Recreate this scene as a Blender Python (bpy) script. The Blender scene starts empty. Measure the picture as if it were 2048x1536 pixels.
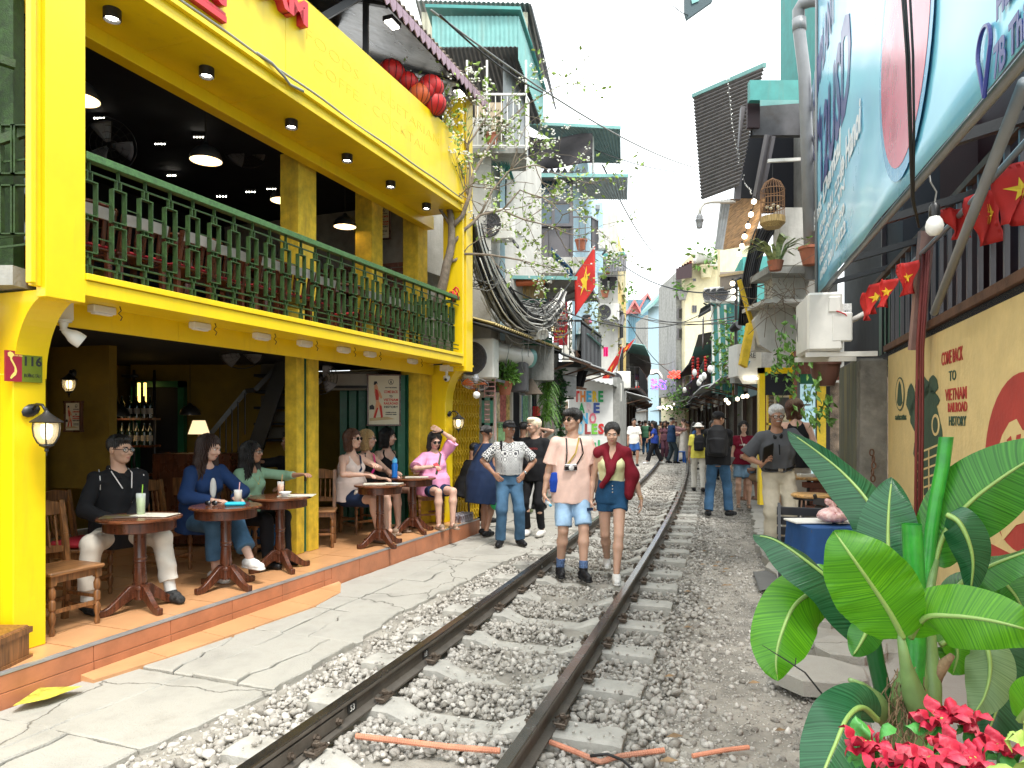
import bpy,bmesh,random,time
from math import*
import numpy as np
from mathutils import Vector,Matrix,Euler,noise
def V(*a):return Vector(a)
T0=time.time()
def dv(n,k,v):n.inputs[k].default_value=v
def LS(n):return np.linspace(0,2*pi,n)
R=random.Random(7);rr=R
def U(a,b):return rr.uniform(a,b)
def Gs(a,b):return rr.gauss(a,b)
def RZ(a):return Matrix.Rotation(a,3,'Z')
NR=np.random.RandomState(5)
C=bpy.context.scene.collection
sc=bpy.context.scene
pi=3.14159265
def rad(a):return radians(a)
# -- camera, sky, sun, exposure
H=1.65;FP=1400.0;HY=843.0
cd=bpy.data.cameras.new('camera');cam=bpy.data.objects.new('camera',cd);C.objects.link(cam)
cam.location=(0,0,H);cam.rotation_euler=(pi/2,0,0)
cd.sensor_width=36;cd.lens=36*FP/2048;cd.shift_y=75/2048;cd.clip_start=.05;cd.clip_end=2000
sc.camera=cam
W=bpy.data.worlds.new('World');sc.world=W;W.use_nodes=True
nt=W.node_tree;nt.nodes.clear()
wo=nt.nodes.new('ShaderNodeOutputWorld');wb=nt.nodes.new('ShaderNodeBackground')
sk=nt.nodes.new('ShaderNodeTexSky');sk.sky_type='NISHITA';sk.sun_disc=False
SUN_EL=62;SUN_AZ=150
sk.sun_elevation=rad(SUN_EL);sk.sun_rotation=rad(SUN_AZ);sk.dust_density=6;sk.air_density=1.0;sk.ozone_density=1.0
hs=nt.nodes.new('ShaderNodeHueSaturation');dv(hs,'Saturation',.22)
nt.links.new(sk.outputs[0],hs.inputs['Color'])
mx=nt.nodes.new('ShaderNodeMix');mx.data_type='RGBA';dv(mx,0,.75)
dv(mx,7,(8.6,9.1,9.3,1))
nt.links.new(hs.outputs[0],mx.inputs[6])
nt.links.new(mx.outputs[2],wb.inputs[0]);dv(wb,1,.115)
nt.links.new(wb.outputs[0],wo.inputs[0])
sd=bpy.data.lights.new('sun','SUN');sun=bpy.data.objects.new('sun',sd);C.objects.link(sun)
sd.energy=1.5;sd.angle=rad(14);sd.color=(1,.96,.9)
_d=V(sin(rad(SUN_AZ))*cos(rad(SUN_EL)),cos(rad(SUN_AZ))*cos(rad(SUN_EL)),sin(rad(SUN_EL)))
sun.rotation_euler=_d.to_track_quat('Z','Y').to_euler()
sc.view_settings.view_transform='Standard';sc.view_settings.look='None';sc.view_settings.gamma=1
sc.view_settings.exposure=1.55
# -- helpers: placing
def at(px,py,D):return V((px-1024)/FP*D,D,H-(py-HY)/FP*D)
def gnd(px,py,z=.0):
 D=FP*(H-z)/(py-HY);return V((px-1024)/FP*D,D,z)
class Fr:
 def __init__(s,x,y,a,side=1):
  s.o=V(x,y,0);a=rad(a);s.u=V(sin(a),cos(a),0);s.n=V(side*cos(a),-side*sin(a),0);s.a=a;s.side=side
 def __call__(s,S,T,Z):return s.o+s.u*S+s.n*T+V(0,0,Z)
 def hit(s,px,py,t):
  k=(px-1024)/FP;o=s.o+s.n*t
  S=(k*o.y-o.x)/(s.u.x-k*s.u.y);D=o.y+s.u.y*S
  return S,H-(py-HY)/FP*D
 def inv(s,p):
  d=Vector(p)-s.o;return d.dot(s.u),d.dot(s.n),p[2]
F=Fr(-.70,9.9,20.9)
# -- helpers: materials
MATS={}
def _n(nt,t,**k):
 n=nt.nodes.new(t)
 for a,b in k.items():setattr(n,a,b)
 return n
def mat(name,col,rough=.65,metal=0.,var=.12,scale=5.,bu_=.15,bs=60.,di=0.,dc=(.05,.045,.035),ds=1.6,sk_=False,emit=0.,spec=.5,alpha=1.,trans=0.,col2=None,sss=0.,coat=0.):
 if name in MATS:return MATS[name]
 m=bpy.data.materials.new(name);m.use_nodes=True;t=m.node_tree;b=t.nodes['Principled BSDF'];MATS[name]=m
 L=t.links.new
 tc=_n(t,'ShaderNodeTexCoord');src=tc.outputs['Object']
 c=tuple(col)+(1,)
 no=_n(t,'ShaderNodeTexNoise');dv(no,'Scale',scale);dv(no,'Detail',6);dv(no,'Roughness',.6)
 L(src,no.inputs['Vector'])
 mr=_n(t,'ShaderNodeMapRange');dv(mr,1,.3);dv(mr,2,.7);L(no.outputs[0],mr.inputs[0])
 mx=_n(t,'ShaderNodeMix',data_type='RGBA');L(mr.outputs[0],mx.inputs[0])
 lo=tuple(max(0,x*(1-var))for x in col)+(1,)
 hi=(tuple(col2)+(1,))if col2 else tuple(min(1,x*(1+var))for x in col)+(1,)
 dv(mx,6,lo);dv(mx,7,hi)
 out=mx.outputs[2]
 if di>0:
  mp=_n(t,'ShaderNodeMapping');L(src,mp.inputs[0])
  if sk_:dv(mp,'Scale',(3,3,.35))
  n2=_n(t,'ShaderNodeTexNoise');dv(n2,'Scale',ds);dv(n2,'Detail',9);dv(n2,'Roughness',.68)
  L(mp.outputs[0],n2.inputs['Vector'])
  m2=_n(t,'ShaderNodeMapRange');dv(m2,1,.62-.25*di);dv(m2,2,.78-.1*di);dv(m2,4,min(1,.35+.6*di))
  L(n2.outputs[0],m2.inputs[0])
  x2=_n(t,'ShaderNodeMix',data_type='RGBA');L(m2.outputs[0],x2.inputs[0]);L(out,x2.inputs[6]);dv(x2,7,tuple(dc)+(1,))
  out=x2.outputs[2]
 L(out,b.inputs['Base Color'])
 n3=_n(t,'ShaderNodeTexNoise');dv(n3,'Scale',bs);dv(n3,'Detail',4)
 L(src,n3.inputs['Vector'])
 if bu_>0:
  bp=_n(t,'ShaderNodeBump');dv(bp,'Strength',bu_);dv(bp,'Distance',.01)
  L(n3.outputs[0],bp.inputs['Height']);L(bp.outputs[0],b.inputs['Normal'])
 rr=_n(t,'ShaderNodeMapRange');dv(rr,3,max(0,rough-.1));dv(rr,4,min(1,rough+.1));L(no.outputs[0],rr.inputs[0]);L(rr.outputs[0],b.inputs['Roughness'])
 dv(b,'Metallic',metal)
 dv(b,'Specular IOR Level',spec)
 if sss>0:
  dv(b,'Subsurface Weight',sss);dv(b,'Subsurface Radius',(.02,.008,.004));dv(b,'Subsurface Scale',.5)
 if coat>0:dv(b,'Coat Weight',coat);dv(b,'Coat Roughness',.15)
 if trans>0:dv(b,'Transmission Weight',trans);dv(b,'IOR',1.2)
 if alpha<1:dv(b,'Alpha',alpha)
 if emit>0:
  dv(b,'Emission Color',c);dv(b,'Emission Strength',emit)
 return m
def wood(name,col,rough=.4,axis=2,sc_=1.):
 if name in MATS:return MATS[name]
 m=mat(name,col,rough,var=.3,bu_=0);t=m.node_tree;L=t.links.new;b=t.nodes['Principled BSDF']
 tc=_n(t,'ShaderNodeTexCoord');mp=_n(t,'ShaderNodeMapping');s=[14*sc_]*3;s[axis]=1.2*sc_;dv(mp,'Scale',s)
 L(tc.outputs['Object'],mp.inputs[0]);n=_n(t,'ShaderNodeTexNoise');dv(n,'Scale',4);dv(n,'Detail',8);L(mp.outputs[0],n.inputs[0])
 r=_n(t,'ShaderNodeMapRange');dv(r,1,.35);dv(r,2,.65);L(n.outputs[0],r.inputs[0])
 x=_n(t,'ShaderNodeMix',data_type='RGBA');dv(x,6,tuple(c*.5 for c in col)+(1,));dv(x,7,tuple(min(1,c*1.35)for c in col)+(1,))
 L(r.outputs[0],x.inputs[0]);L(x.outputs[2],b.inputs['Base Color'])
 bp=_n(t,'ShaderNodeBump');dv(bp,'Strength',.12);L(n.outputs[0],bp.inputs['Height']);L(bp.outputs[0],b.inputs['Normal'])
 return m
 # -- helpers: mesh builder
class MB:
 def __init__(s):s.v=[];s.f=[]
 def add(s,vs,fs):
  o=len(s.v);s.v+=[tuple(v)for v in vs];s.f+=[tuple(i+o for i in f)for f in fs];return s
 def hexa(s,p):
  return s.add(p,[(3,2,1,0),(4,5,6,7),(0,1,5,4),(1,2,6,5),(2,3,7,6),(3,0,4,7)])
 def fb(s,fr,s0,s1,t0,t1,z0,z1):
  return s.hexa([fr(s0,t0,z0),fr(s1,t0,z0),fr(s1,t1,z0),fr(s0,t1,z0),fr(s0,t0,z1),fr(s1,t0,z1),fr(s1,t1,z1),fr(s0,t1,z1)])
 def box(s,c,d,rot=None):
  c=Vector(c);x,y,z=[k/2 for k in d]
  P=[V(a*x,b*y,e*z)for e in(-1,1)for a,b in((-1,-1),(1,-1),(1,1),(-1,1))]
  if rot is not None:P=[rot@p for p in P]
  return s.hexa([c+p for p in P])
 def rb_(s,c,d,r=.01,rot=None):
  c=Vector(c);x,y,z=[k/2 for k in d];r=min(r,x*.9,y*.9,z*.9)
  rings=[]
  for ix,zz in((r,-z),(0,-z+r),(0,z-r),(r,z)):
   k=r
   rg=[V(-x+ix,-y+k,zz),V(-x+k,-y+ix,zz),V(x-k,-y+ix,zz),V(x-ix,-y+k,zz),V(x-ix,y-k,zz),V(x-k,y-ix,zz),V(-x+k,y-ix,zz),V(-x+ix,y-k,zz)]
   rings.append(rg)
  if rot is not None:rings=[[rot@p for p in g]for g in rings]
  vs=[c+p for g in rings for p in g];fs=[]
  for a in range(3):
   for i in range(8):
    j=(i+1)%8;fs.append((a*8+i,a*8+j,a*8+8+j,a*8+8+i))
  fs.append(tuple(range(7,-1,-1)));fs.append(tuple(range(24,32)))
  return s.add(vs,fs)
 def tu(s,path,r,n=8,caps=True,up=None):
  path=[Vector(p)for p in path];m=len(path)
  rs=r if isinstance(r,(list,tuple))else[r]*m
  vs=[];fs=[];prev=None
  for i,p in enumerate(path):
   d=(path[min(i+1,m-1)]-path[max(i-1,0)])
   if d.length<1e-9:d=V(0,0,1)
   d.normalize()
   if prev is None:
    a=V(0,0,1)if abs(d.z)<.9 else V(1,0,0)
    x=d.cross(a).normalized()
   else:
    x=(prev-d*prev.dot(d))
    x=x.normalized()if x.length>1e-6 else d.orthogonal().normalized()
   prev=x;y=d.cross(x)
   for k in range(n):
    an=2*pi*k/n;vs.append(p+x*(rs[i]*cos(an))+y*(rs[i]*sin(an)))
  for i in range(m-1):
   for k in range(n):
    j=(k+1)%n;fs.append((i*n+k,i*n+j,i*n+n+j,i*n+n+k))
  if caps:fs.append(tuple(range(n-1,-1,-1)));fs.append(tuple((m-1)*n+k for k in range(n)))
  return s.add(vs,fs)
 def bar(s,a,b,w,h,up=(0,0,1)):
  a=Vector(a);b=Vector(b);d=(b-a).normalized();up=Vector(up)
  if abs(d.dot(up))>.98:up=V(1,0,0)
  x=d.cross(up).normalized()*w/2;y=x.cross(d).normalized()*h/2
  return s.hexa([a-x-y,a+x-y,b+x-y,b-x-y,a-x+y,a+x+y,b+x+y,b-x+y])
 def lt_(s,prof,n=20,c=(0,0,0),rot=None,caps=True,sx=1,sy=1,flute=0,fn=0):
  c=Vector(c);vs=[];fs=[];m=len(prof)
  for r,z in prof:
   for k in range(n):
    a=2*pi*k/n;rr=r*(1+flute*cos(fn*a))if flute else r
    p=V(rr*cos(a)*sx,rr*sin(a)*sy,z)
    if rot is not None:p=rot@p
    vs.append(c+p)
  for i in range(m-1):
   for k in range(n):
    j=(k+1)%n;fs.append((i*n+k,i*n+j,i*n+n+j,i*n+n+k))
  if caps:
   if prof[0][0]>1e-5:fs.append(tuple(range(n-1,-1,-1)))
   if prof[-1][0]>1e-5:fs.append(tuple((m-1)*n+k for k in range(n)))
  return s.add(vs,fs)
 def ball(s,c,r,n=12,m=8,rot=None):
  if not isinstance(r,(tuple,list)):r=(r,r,r)
  c=Vector(c);vs=[];fs=[]
  for i in range(m+1):
   th=pi*i/m
   for k in range(n):
    a=2*pi*k/n;p=V(r[0]*sin(th)*cos(a),r[1]*sin(th)*sin(a),r[2]*cos(th))
    if rot is not None:p=rot@p
    vs.append(c+p)
  for i in range(m):
   for k in range(n):
    j=(k+1)%n;fs.append((i*n+k,i*n+n+k,i*n+n+j,i*n+j))
  return s.add(vs,fs)
 def pm(s,poly,off):
  n=len(poly);poly=[Vector(p)for p in poly];off=Vector(off)
  vs=poly+[p+off for p in poly]
  fs=[tuple(range(n-1,-1,-1)),tuple(range(n,2*n))]+[(i,(i+1)%n,n+(i+1)%n,n+i)for i in range(n)]
  return s.add(vs,fs)
 def grid(s,fn,nu,nv,thick=None):
  P=[[Vector(fn(i/nu,j/nv))for j in range(nv+1)]for i in range(nu+1)]
  w=nv+1
  vs=[p for r in P for p in r];fs=[(i*w+j,(i+1)*w+j,(i+1)*w+j+1,i*w+j+1)for i in range(nu)for j in range(nv)]
  if thick is not None:
   N=len(vs)
   if isinstance(thick,(int,float)):
    nn=[]
    for i in range(nu+1):
     for j in range(nv+1):
      a=P[min(i+1,nu)][j]-P[max(i-1,0)][j];b=P[i][min(j+1,nv)]-P[i][max(j-1,0)]
      q=a.cross(b);nn.append(q.normalized()*thick if q.length>0 else V(0,0,thick))
    vs=vs+[p+q for p,q in zip(vs,nn)]
   else:vs=vs+[p+Vector(thick)for p in vs]
   fs=fs+[tuple(k+N for k in reversed(f))for f in fs]
   for i in range(nu):
    for j in(0,nv):
     a=i*w+j;b=(i+1)*w+j;fs.append((a,b,b+N,a+N)if j else(b,a,a+N,b+N))
   for j in range(nv):
    for i in(0,nu):
     a=i*w+j;b=i*w+j+1;fs.append((b,a,a+N,b+N)if i else(a,b,b+N,a+N))
  return s.add(vs,fs)
 def quad(s,a,b,c,d):return s.add([a,b,c,d],[(0,1,2,3)])
 def ob(s,name,m,parent=None,sm=False,bv=0,fix=True,auto=None):
  me=bpy.data.meshes.new(name);off=V(0,0,0)
  q=parent
  while q is not None:off=off+Vector(q.location);q=q.parent
  vs=s.v
  if off.length>0:vs=[(v[0]-off.x,v[1]-off.y,v[2]-off.z)for v in s.v]
  me.from_pydata(vs,[],s.f)
  if fix and len(s.f)<40000:
   bm=bmesh.new();bm.from_mesh(me)
   bmesh.ops.recalc_face_normals(bm,faces=bm.faces)
   bm.to_mesh(me);bm.free()
  if isinstance(m,(list,tuple)):
   for k in m:me.materials.append(k)
  else:me.materials.append(m)
  if sm:me.polygons.foreach_set('use_smooth',[True]*len(me.polygons))
  o=bpy.data.objects.new(name,me);C.objects.link(o);o.parent=parent
  if sm and auto is not None:
   try:me.set_sharp_from_angle(angle=rad(auto))
   except Exception:pass
  if bv>0:
   b=o.modifiers.new('bevel','BEVEL');b.width=bv;b.segments=2;b.limit_method='ANGLE'
  return o
def tag(o,lb=None,cat=None,group=None,kind=None):
 if lb:o['label']=lb
 if cat:o['category']=cat
 if group:o['group']=group
 if kind:o['kind']=kind
 return o
def TG(name,loc,lb,cat,group=None,kind=None,rz=0):
 o=bpy.data.objects.new(name,None);C.objects.link(o);o.location=loc;o.rotation_euler=(0,0,rz);o.empty_display_size=.1
 return tag(o,lb,cat,group,kind)
def cpt(o,parent=None,loc=None,rz=None,lb=None):
 c=o.copy();C.objects.link(c);c.parent=parent
 if loc is not None:c.location=loc
 if rz is not None:c.rotation_euler=(0,0,rz)
 if lb:c['label']=lb
 for ch in list(o.children):cpt(ch,c)
 return c
def inst(o,name,me_from,loc,rot=None,parent=None,scale=None):
 c=bpy.data.objects.new(name,me_from.data);C.objects.link(c);c.parent=parent
 off=V(0,0,0);q=parent
 while q is not None:off=off+Vector(q.location);q=q.parent
 c.location=Vector(loc)-off
 if rot is not None:c.rotation_euler=rot
 if scale is not None:c.scale=scale
 return c
def corr(mb,p00,p10,p11,p01,waves,amp=.012,n_along=1,thick=.006,sub=4):
 p00,p10,p11,p01=[Vector(p)for p in(p00,p10,p11,p01)]
 nn=(p10-p00).cross(p01-p00).normalized()
 def fn(u,v):
  a=p00.lerp(p10,u);b=p01.lerp(p11,u)
  return a.lerp(b,v)+nn*(amp*sin(2*pi*u*waves))
 mb.grid(fn,waves*sub,n_along,thick)
 return mb
def tx_(body,size=1.,depth=.004,spacing=1.,bold=0.):
 cu=bpy.data.curves.new('t','FONT');cu.body=body;cu.size=size;cu.extrude=depth;cu.space_character=spacing;cu.offset=bold;cu.align_x='CENTER';cu.align_y='CENTER';cu.resolution_u=2
 o=bpy.data.objects.new('t',cu);C.objects.link(o)
 dg=bpy.context.evaluated_depsgraph_get();me=bpy.data.meshes.new_from_object(o.evaluated_get(dg))
 bpy.data.objects.remove(o);bpy.data.curves.remove(cu)
 return me
def text(body,pos,ex,ey,size,m,parent,name='lettering',depth=.003,spacing=1.,bold=0.,width=None):
 me=tx_(body,size,depth,spacing,bold)
 if width and len(me.vertices):
  w=max(v.co.x for v in me.vertices)-min(v.co.x for v in me.vertices)
  if w>0:
   k=width/w
   for v in me.vertices:v.co.x*=k
 ex=Vector(ex).normalized();ey=Vector(ey);ey=(ey-ex*ey.dot(ex)).normalized();ez=ex.cross(ey)
 off=V(0,0,0);q=parent
 while q is not None:off=off+Vector(q.location);q=q.parent
 M=Matrix(((ex.x,ey.x,ez.x,pos[0]-off.x),(ex.y,ey.y,ez.y,pos[1]-off.y),(ex.z,ey.z,ez.z,pos[2]-off.z),(0,0,0,1)))
 me.transform(M);me.materials.clear();me.materials.append(m)
 o=bpy.data.objects.new(name,me);C.objects.link(o);o.parent=parent;return o
def rnd(a,b):return R.uniform(a,b)
def ZR(d):return V(0,0,1).rotation_difference(Vector(d)).to_matrix()
# -- track geometry
_D=[.5,3.07,4.87,7.29,10.1,15.8,23.4,30.4,42.6,55,70,90,110]
_XR=[-.90,-.077,.536,1.30,2.20,3.86,5.88,7.55,10.15,12.0,13.0,12.2,8.0]
_pf=np.polyfit(_D,_XR,6)
def trackR(D):return float(np.polyval(_pf,D))
def trackC(D):
 dx=(trackR(D+.1)-trackR(D-.1))/.2;L=hypot(1,dx)
 return V(trackR(D)-.535*1/L*1.0,D+.535*dx/L,0),V(dx/L,1/L,0)
PATH=[trackC(d)for d in np.arange(.6,104,.25)]
def path_pts():
 out=[];acc=0
 for i,(p,d)in enumerate(PATH):
  if i:acc+=(p-PATH[i-1][0]).length
  out.append((acc,p,d))
 return out
PP=path_pts()
_acc=np.array([a for a,_,_ in PP])
def along(a):
 a=max(0,min(a,_acc[-1]));i=min(len(PP)-2,max(0,int(np.searchsorted(_acc,a))-1));k=(a-_acc[i])/(_acc[i+1]-_acc[i])
 p=PP[i][1].lerp(PP[i+1][1],k);d=PP[i][2].lerp(PP[i+1][2],k).normalized();return p,d,V(d.y,-d.x,0)
M_dirt=mat('dirt ground',(.26,.24,.205),.95,var=.4,scale=3.5,bu_=1.,bs=45,di=.3,dc=(.10,.088,.072),ds=1.3)
Mcn=mat('walkway concrete',(.345,.33,.29),.9,var=.2,scale=2.2,bu_=.6,bs=90,di=.5,dc=(.20,.185,.155),ds=2.2)
def add_cracks(m,sc_=.55,w=.004,dark=.35,amt=.25):
 t=m.node_tree;L=t.links.new;b=t.nodes['Principled BSDF']
 tc=_n(t,'ShaderNodeTexCoord');no=_n(t,'ShaderNodeTexNoise');dv(no,'Scale',3.5);dv(no,'Detail',6);L(tc.outputs['Object'],no.inputs[0])
 mx=_n(t,'ShaderNodeMix',data_type='RGBA');mx.blend_type='ADD';dv(mx,0,amt);L(tc.outputs['Object'],mx.inputs[6]);L(no.outputs['Color'],mx.inputs[7])
 v=_n(t,'ShaderNodeTexVoronoi');v.feature='DISTANCE_TO_EDGE';dv(v,'Scale',sc_);L(mx.outputs[2],v.inputs['Vector'])
 mr=_n(t,'ShaderNodeMapRange');dv(mr,1,0);dv(mr,2,w);L(v.outputs[0],mr.inputs[0])
 src=b.inputs['Base Color'].links[0].from_socket
 x=_n(t,'ShaderNodeMix',data_type='RGBA');dv(x,6,(.13,.12,.10,1));L(mr.outputs[0],x.inputs[0]);L(src,x.inputs[7]);L(x.outputs[2],b.inputs['Base Color'])
 bp=_n(t,'ShaderNodeBump');dv(bp,'Strength',.7);dv(bp,'Distance',.01);L(mr.outputs[0],bp.inputs['Height'])
 if b.inputs['Normal'].links:L(b.inputs['Normal'].links[0].from_socket,bp.inputs['Normal'])
 L(bp.outputs[0],b.inputs['Normal'])
add_cracks(Mcn)
Msl=mat('sleeper concrete',(.39,.375,.335),.88,var=.22,scale=4,bu_=.45,bs=70,di=.4,dc=(.14,.12,.095),ds=3)
Msn=mat('ballast limestone',(.37,.35,.315),.9,var=.35,scale=9,bu_=.5,bs=60,di=.3,dc=(.16,.13,.1),ds=6)
M_rail=mat('rail flank rust',(.115,.10,.082),.6,.4,var=.25,scale=8,bu_=.3)
M_railtop=mat('rail running surface',(.24,.235,.225),.25,.95,var=.12,scale=6,bu_=.03)
Mst=mat('rusty clip steel',(.14,.11,.085),.6,.7,var=.4,scale=30,bu_=.4)
# -- ground: one big sheet, with a shallow uneven bed near the track
def hnoise(x,y,s,a):return a*noise.noise(V(x*s,y*s,.3))
g=MB()
def gz(x,y):
 if y>60 or y<-5 or abs(x)>60:return-.07
 return-.055+hnoise(x,y,1.1,.03)+hnoise(x+7,y,4.,.014)
xs=[-400,-100,-30,-8]+list(np.arange(-4.5,9,.16))+[10,12,15,20,40,120,400]
ys=[-60,-10,-2]+list(np.arange(.5,22,.16))+list(np.arange(22,60,1.))+[70,100,200,600]
vs=[(x,y,gz(x,y))for x in xs for y in ys];n=len(ys)
g.add(vs,[(i*n+j,(i+1)*n+j,(i+1)*n+j+1,i*n+j+1)for i in range(len(xs)-1)for j in range(n-1)])
o=g.ob('ground',M_dirt,sm=True,fix=False);tag(o,'bare earth and grit bed running down the lane',None,kind='structure')
# -- the track: rails and sleepers
track=TG('railway_track',(0,0,0),'single railway line with two steel rails curving away between the houses','railway track')
def rail_profile():
 return[(-.055,-.01),(-.055,.002),(-.012,.018),(-.009,.085),(-.032,.098),(-.033,.118),(-.027,.126),(.027,.126),(.033,.118),(.032,.098),(.009,.085),(.012,.018),(.055,.002),(.055,-.01)]
GZ=.012
for side,nm in((-1,'l'),(1,'r')):
 m=MB();pr=rail_profile();vs=[];fs=[];n=len(pr);cnt=0
 sts=list(np.arange(0,30,.25))+list(np.arange(30,_acc[-1],1.))
 for a in sts:
  p,d,r=along(a)
  for x,z in pr:vs.append(p+r*(side*.535+x)+V(0,0,z+GZ))
  cnt+=1
 for i in range(cnt-1):
  for k in range(n):
   j=(k+1)%n;fs.append((i*n+k,i*n+j,i*n+n+j,i*n+n+k))
 m.add(vs,fs);o=m.ob('rail',[M_rail,M_railtop],track,sm=True,auto=40)
 for i,p in enumerate(o.data.polygons):
  zz=[o.data.vertices[k].co.z for k in p.vertices]
  if min(zz)>.108+GZ:p.material_index=1
def sleeper_mesh():
 L=.95;segs=[(-L,.11,.0),(-L+.04,.12,.012),(-.38,.12,.012),(-.24,.10,-.045),(.24,.10,-.045),(.38,.12,.012),(L-.04,.12,.012),(L,.11,.0)]
 m=MB();vs=[];fs=[]
 for x,w,z in segs:
  for a,b in((-w,-.14),(-w+.015,z-.012),(-w+.03,z),(w-.03,z),(w-.015,z-.012),(w,-.14)):vs.append((x,a,b))
 for i in range(len(segs)-1):
  for k in range(6):
   j=(k+1)%6;fs.append((i*6+k,i*6+6+k,i*6+6+j,i*6+j))
 fs.append(tuple(range(6)));fs.append(tuple(range(47,41,-1)))
 return m.add(vs,fs)
def clip_mb(m,sx,sy):
 m.box((sx,sy,.02),(.05,.11,.016));m.lt_([(.018,.028),(.018,.032),(.011,.034),(.011,.07),(0,.07)],8,(sx,sy,0));m.lt_([(.017,.045),(.019,.05),(.019,.062),(.015,.066)],6,(sx,sy,0))
 k=1 if sx>0 else-1
 for dy in(-.035,.035):m.tu([(sx-k*.0,sy+dy,.026),(sx+.022,sy+dy*1.2,.045),(sx+.05*0+.03,sy+dy*1.5,.03),(sx-.03,sy+dy*1.5,.032),(sx-.045,sy+dy*.7,.03)],.0075,5)
base_sl=None;base_cl=None
a0=None
a0=float(np.interp(3.95,[p.y for _,p,_ in PP],_acc))
SL=[]
k=-5
while True:
 a=a0+k*.688;k+=1
 if a<0:continue
 if a>_acc[-1]-2:break
 SL.append(a)
for i,a in enumerate(SL):
 p,d,r=along(a);rz=atan2(r.y,r.x)+rnd(-.012,.012)
 if base_sl is None:
  o=sleeper_mesh().ob('sleeper',Msl,track,1,auto=30);base_sl=o;o.location=p
 else:o=inst(None,'sleeper',base_sl,p,parent=track)
 o.rotation_euler=(rnd(-.01,.01),rnd(-.008,.008),rz);o.location.z=rnd(-.006,.004)
 if p.y<16:
  for rs in(-.535,.535):
   for s_ in(-.083,.083):
    if base_cl is None:
     m=MB();clip_mb(m,0,0);c=m.ob('rail_clip',Mst,o,1,auto=40);base_cl=c;c.location=(rs+s_,0,.012)
     c.data.transform(Matrix.Translation(Vector(p)))
    else:
     c=bpy.data.objects.new('rail_clip',base_cl.data);C.objects.link(c);c.parent=o;c.location=(rs+s_,0,.012)
    if s_<0:c.rotation_euler=(0,0,pi)
def wpt(a,side,off,z):
 p,d,r=along(a);return p+r*(side*.535+off)+V(0,0,z+GZ),d,r
_PY=np.array([p.y for _,p,_ in PP])
def a_of(D):return float(np.interp(D,_PY,_acc))
M_black=mat('black paint patch',(.012,.012,.012),.6,bu_=.05);M_white=mat('white paint',(.75,.74,.70),.6,var=.06,bu_=.08)
for side,a1,a2 in((-1,a_of(2.9),a_of(3.62)),(1,a_of(2.6),a_of(3.28))):
 for off in(-.022,.022):
  m=MB();P=[]
  for a in np.linspace(a1,a2,6):P.append(wpt(a,side,off,.052))
  for i in range(5):m.bar(P[i][0],P[i+1][0],.018,.062)
  jb=m.ob('joint_bar',M_rail,track)
  for a in np.linspace(a1+.07,a2-.07,4):
   q,d,r=wpt(a,side,off*1.45,.05)
   rot=ZR(r*(1 if off>0 else-1))
   MB().lt_([(.020,-.006),(.020,.012),(.012,.013),(.012,.03),(0,.03)],6,q,rot).ob('joint_bolt',Mst,jb,1,auto=30)
for txt,D in(('53',3.72),('13',4.62),('H',7.5)):
 q,d,r=wpt(a_of(D),-1,.0125,.05)
 m=MB();m.bar(q-d*.045,q+d*.045,.003,.052);pp=m.ob('rail_number',M_black,track)
 text(txt,q+r*.0035,d,(0,0,1),.05,M_white,pp,depth=.001)
 # -- ballast
def rock_mesh(se,sub=1):
 bm=bmesh.new();bmesh.ops.create_icosphere(bm,subdivisions=sub,radius=1)
 rr=random.Random(se);pl=[]
 for _ in range(7):
  n_=V(Gs(0,1),Gs(0,1),Gs(0,1)).normalized();pl.append((n_,U(.55,.85)))
 for v in bm.verts:
  for n_,dd in pl:
   e=v.co.dot(n_)-dd
   if e>0:v.co-=n_*e
  v.co*=1+U(-.06,.06);v.co.z*=.75
 me=[tuple(v.co)for v in bm.verts];fs=[tuple(v.index for v in f.verts)for f in bm.faces];bm.free()
 return np.array(me),np.array(fs)
def scatter(name,pts,m,sub,lb,scl=1):
 rocks=[rock_mesh(s,sub)for s in range(10)]
 VV=[];FF=[];off=0
 P=np.array(pts);which=NR.randint(0,10,len(P))
 for k in range(10):
  Q=P[which==k]
  if not len(Q):continue
  v,f=rocks[k];n=len(Q)
  S=np.stack([Q[:,3]*NR.uniform(.8,1.25,n),Q[:,3]*NR.uniform(.75,1.1,n),Q[:,3]*NR.uniform(.7,1.,n)],1)
  w=v[None]*S[:,None]
  for ax,(lo,hi)in enumerate(((0,6.28),(-.5,.5),(0,6.28))):
   an=NR.uniform(lo,hi,n);c=np.cos(an)[:,None];s_=np.sin(an)[:,None]
   i,j=[(1,2),(2,0),(0,1)][ax]
   wi=w[:,:,i]*c-w[:,:,j]*s_;wj=w[:,:,i]*s_+w[:,:,j]*c;w[:,:,i]=wi;w[:,:,j]=wj
  w=w+Q[:,None,:3]
  VV.append(w.reshape(-1,3));FF.append((f[None]+(np.arange(n)*len(v))[:,None,None]+off).reshape(-1,3));off+=n*len(v)
 VV=np.concatenate(VV);FF=np.concatenate(FF)
 me=bpy.data.meshes.new(name);me.vertices.add(len(VV));me.vertices.foreach_set('co',VV.astype(np.float32).ravel())
 me.loops.add(FF.size);me.loops.foreach_set('vertex_index',FF.astype(np.int32).ravel())
 me.polygons.add(len(FF));me.polygons.foreach_set('loop_start',np.arange(0,FF.size,3,dtype=np.int32))
 me.update(calc_edges=True);me.materials.append(m)
 o=bpy.data.objects.new(name,me);C.objects.link(o);tag(o,lb,None,kind='stuff');return o
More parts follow.
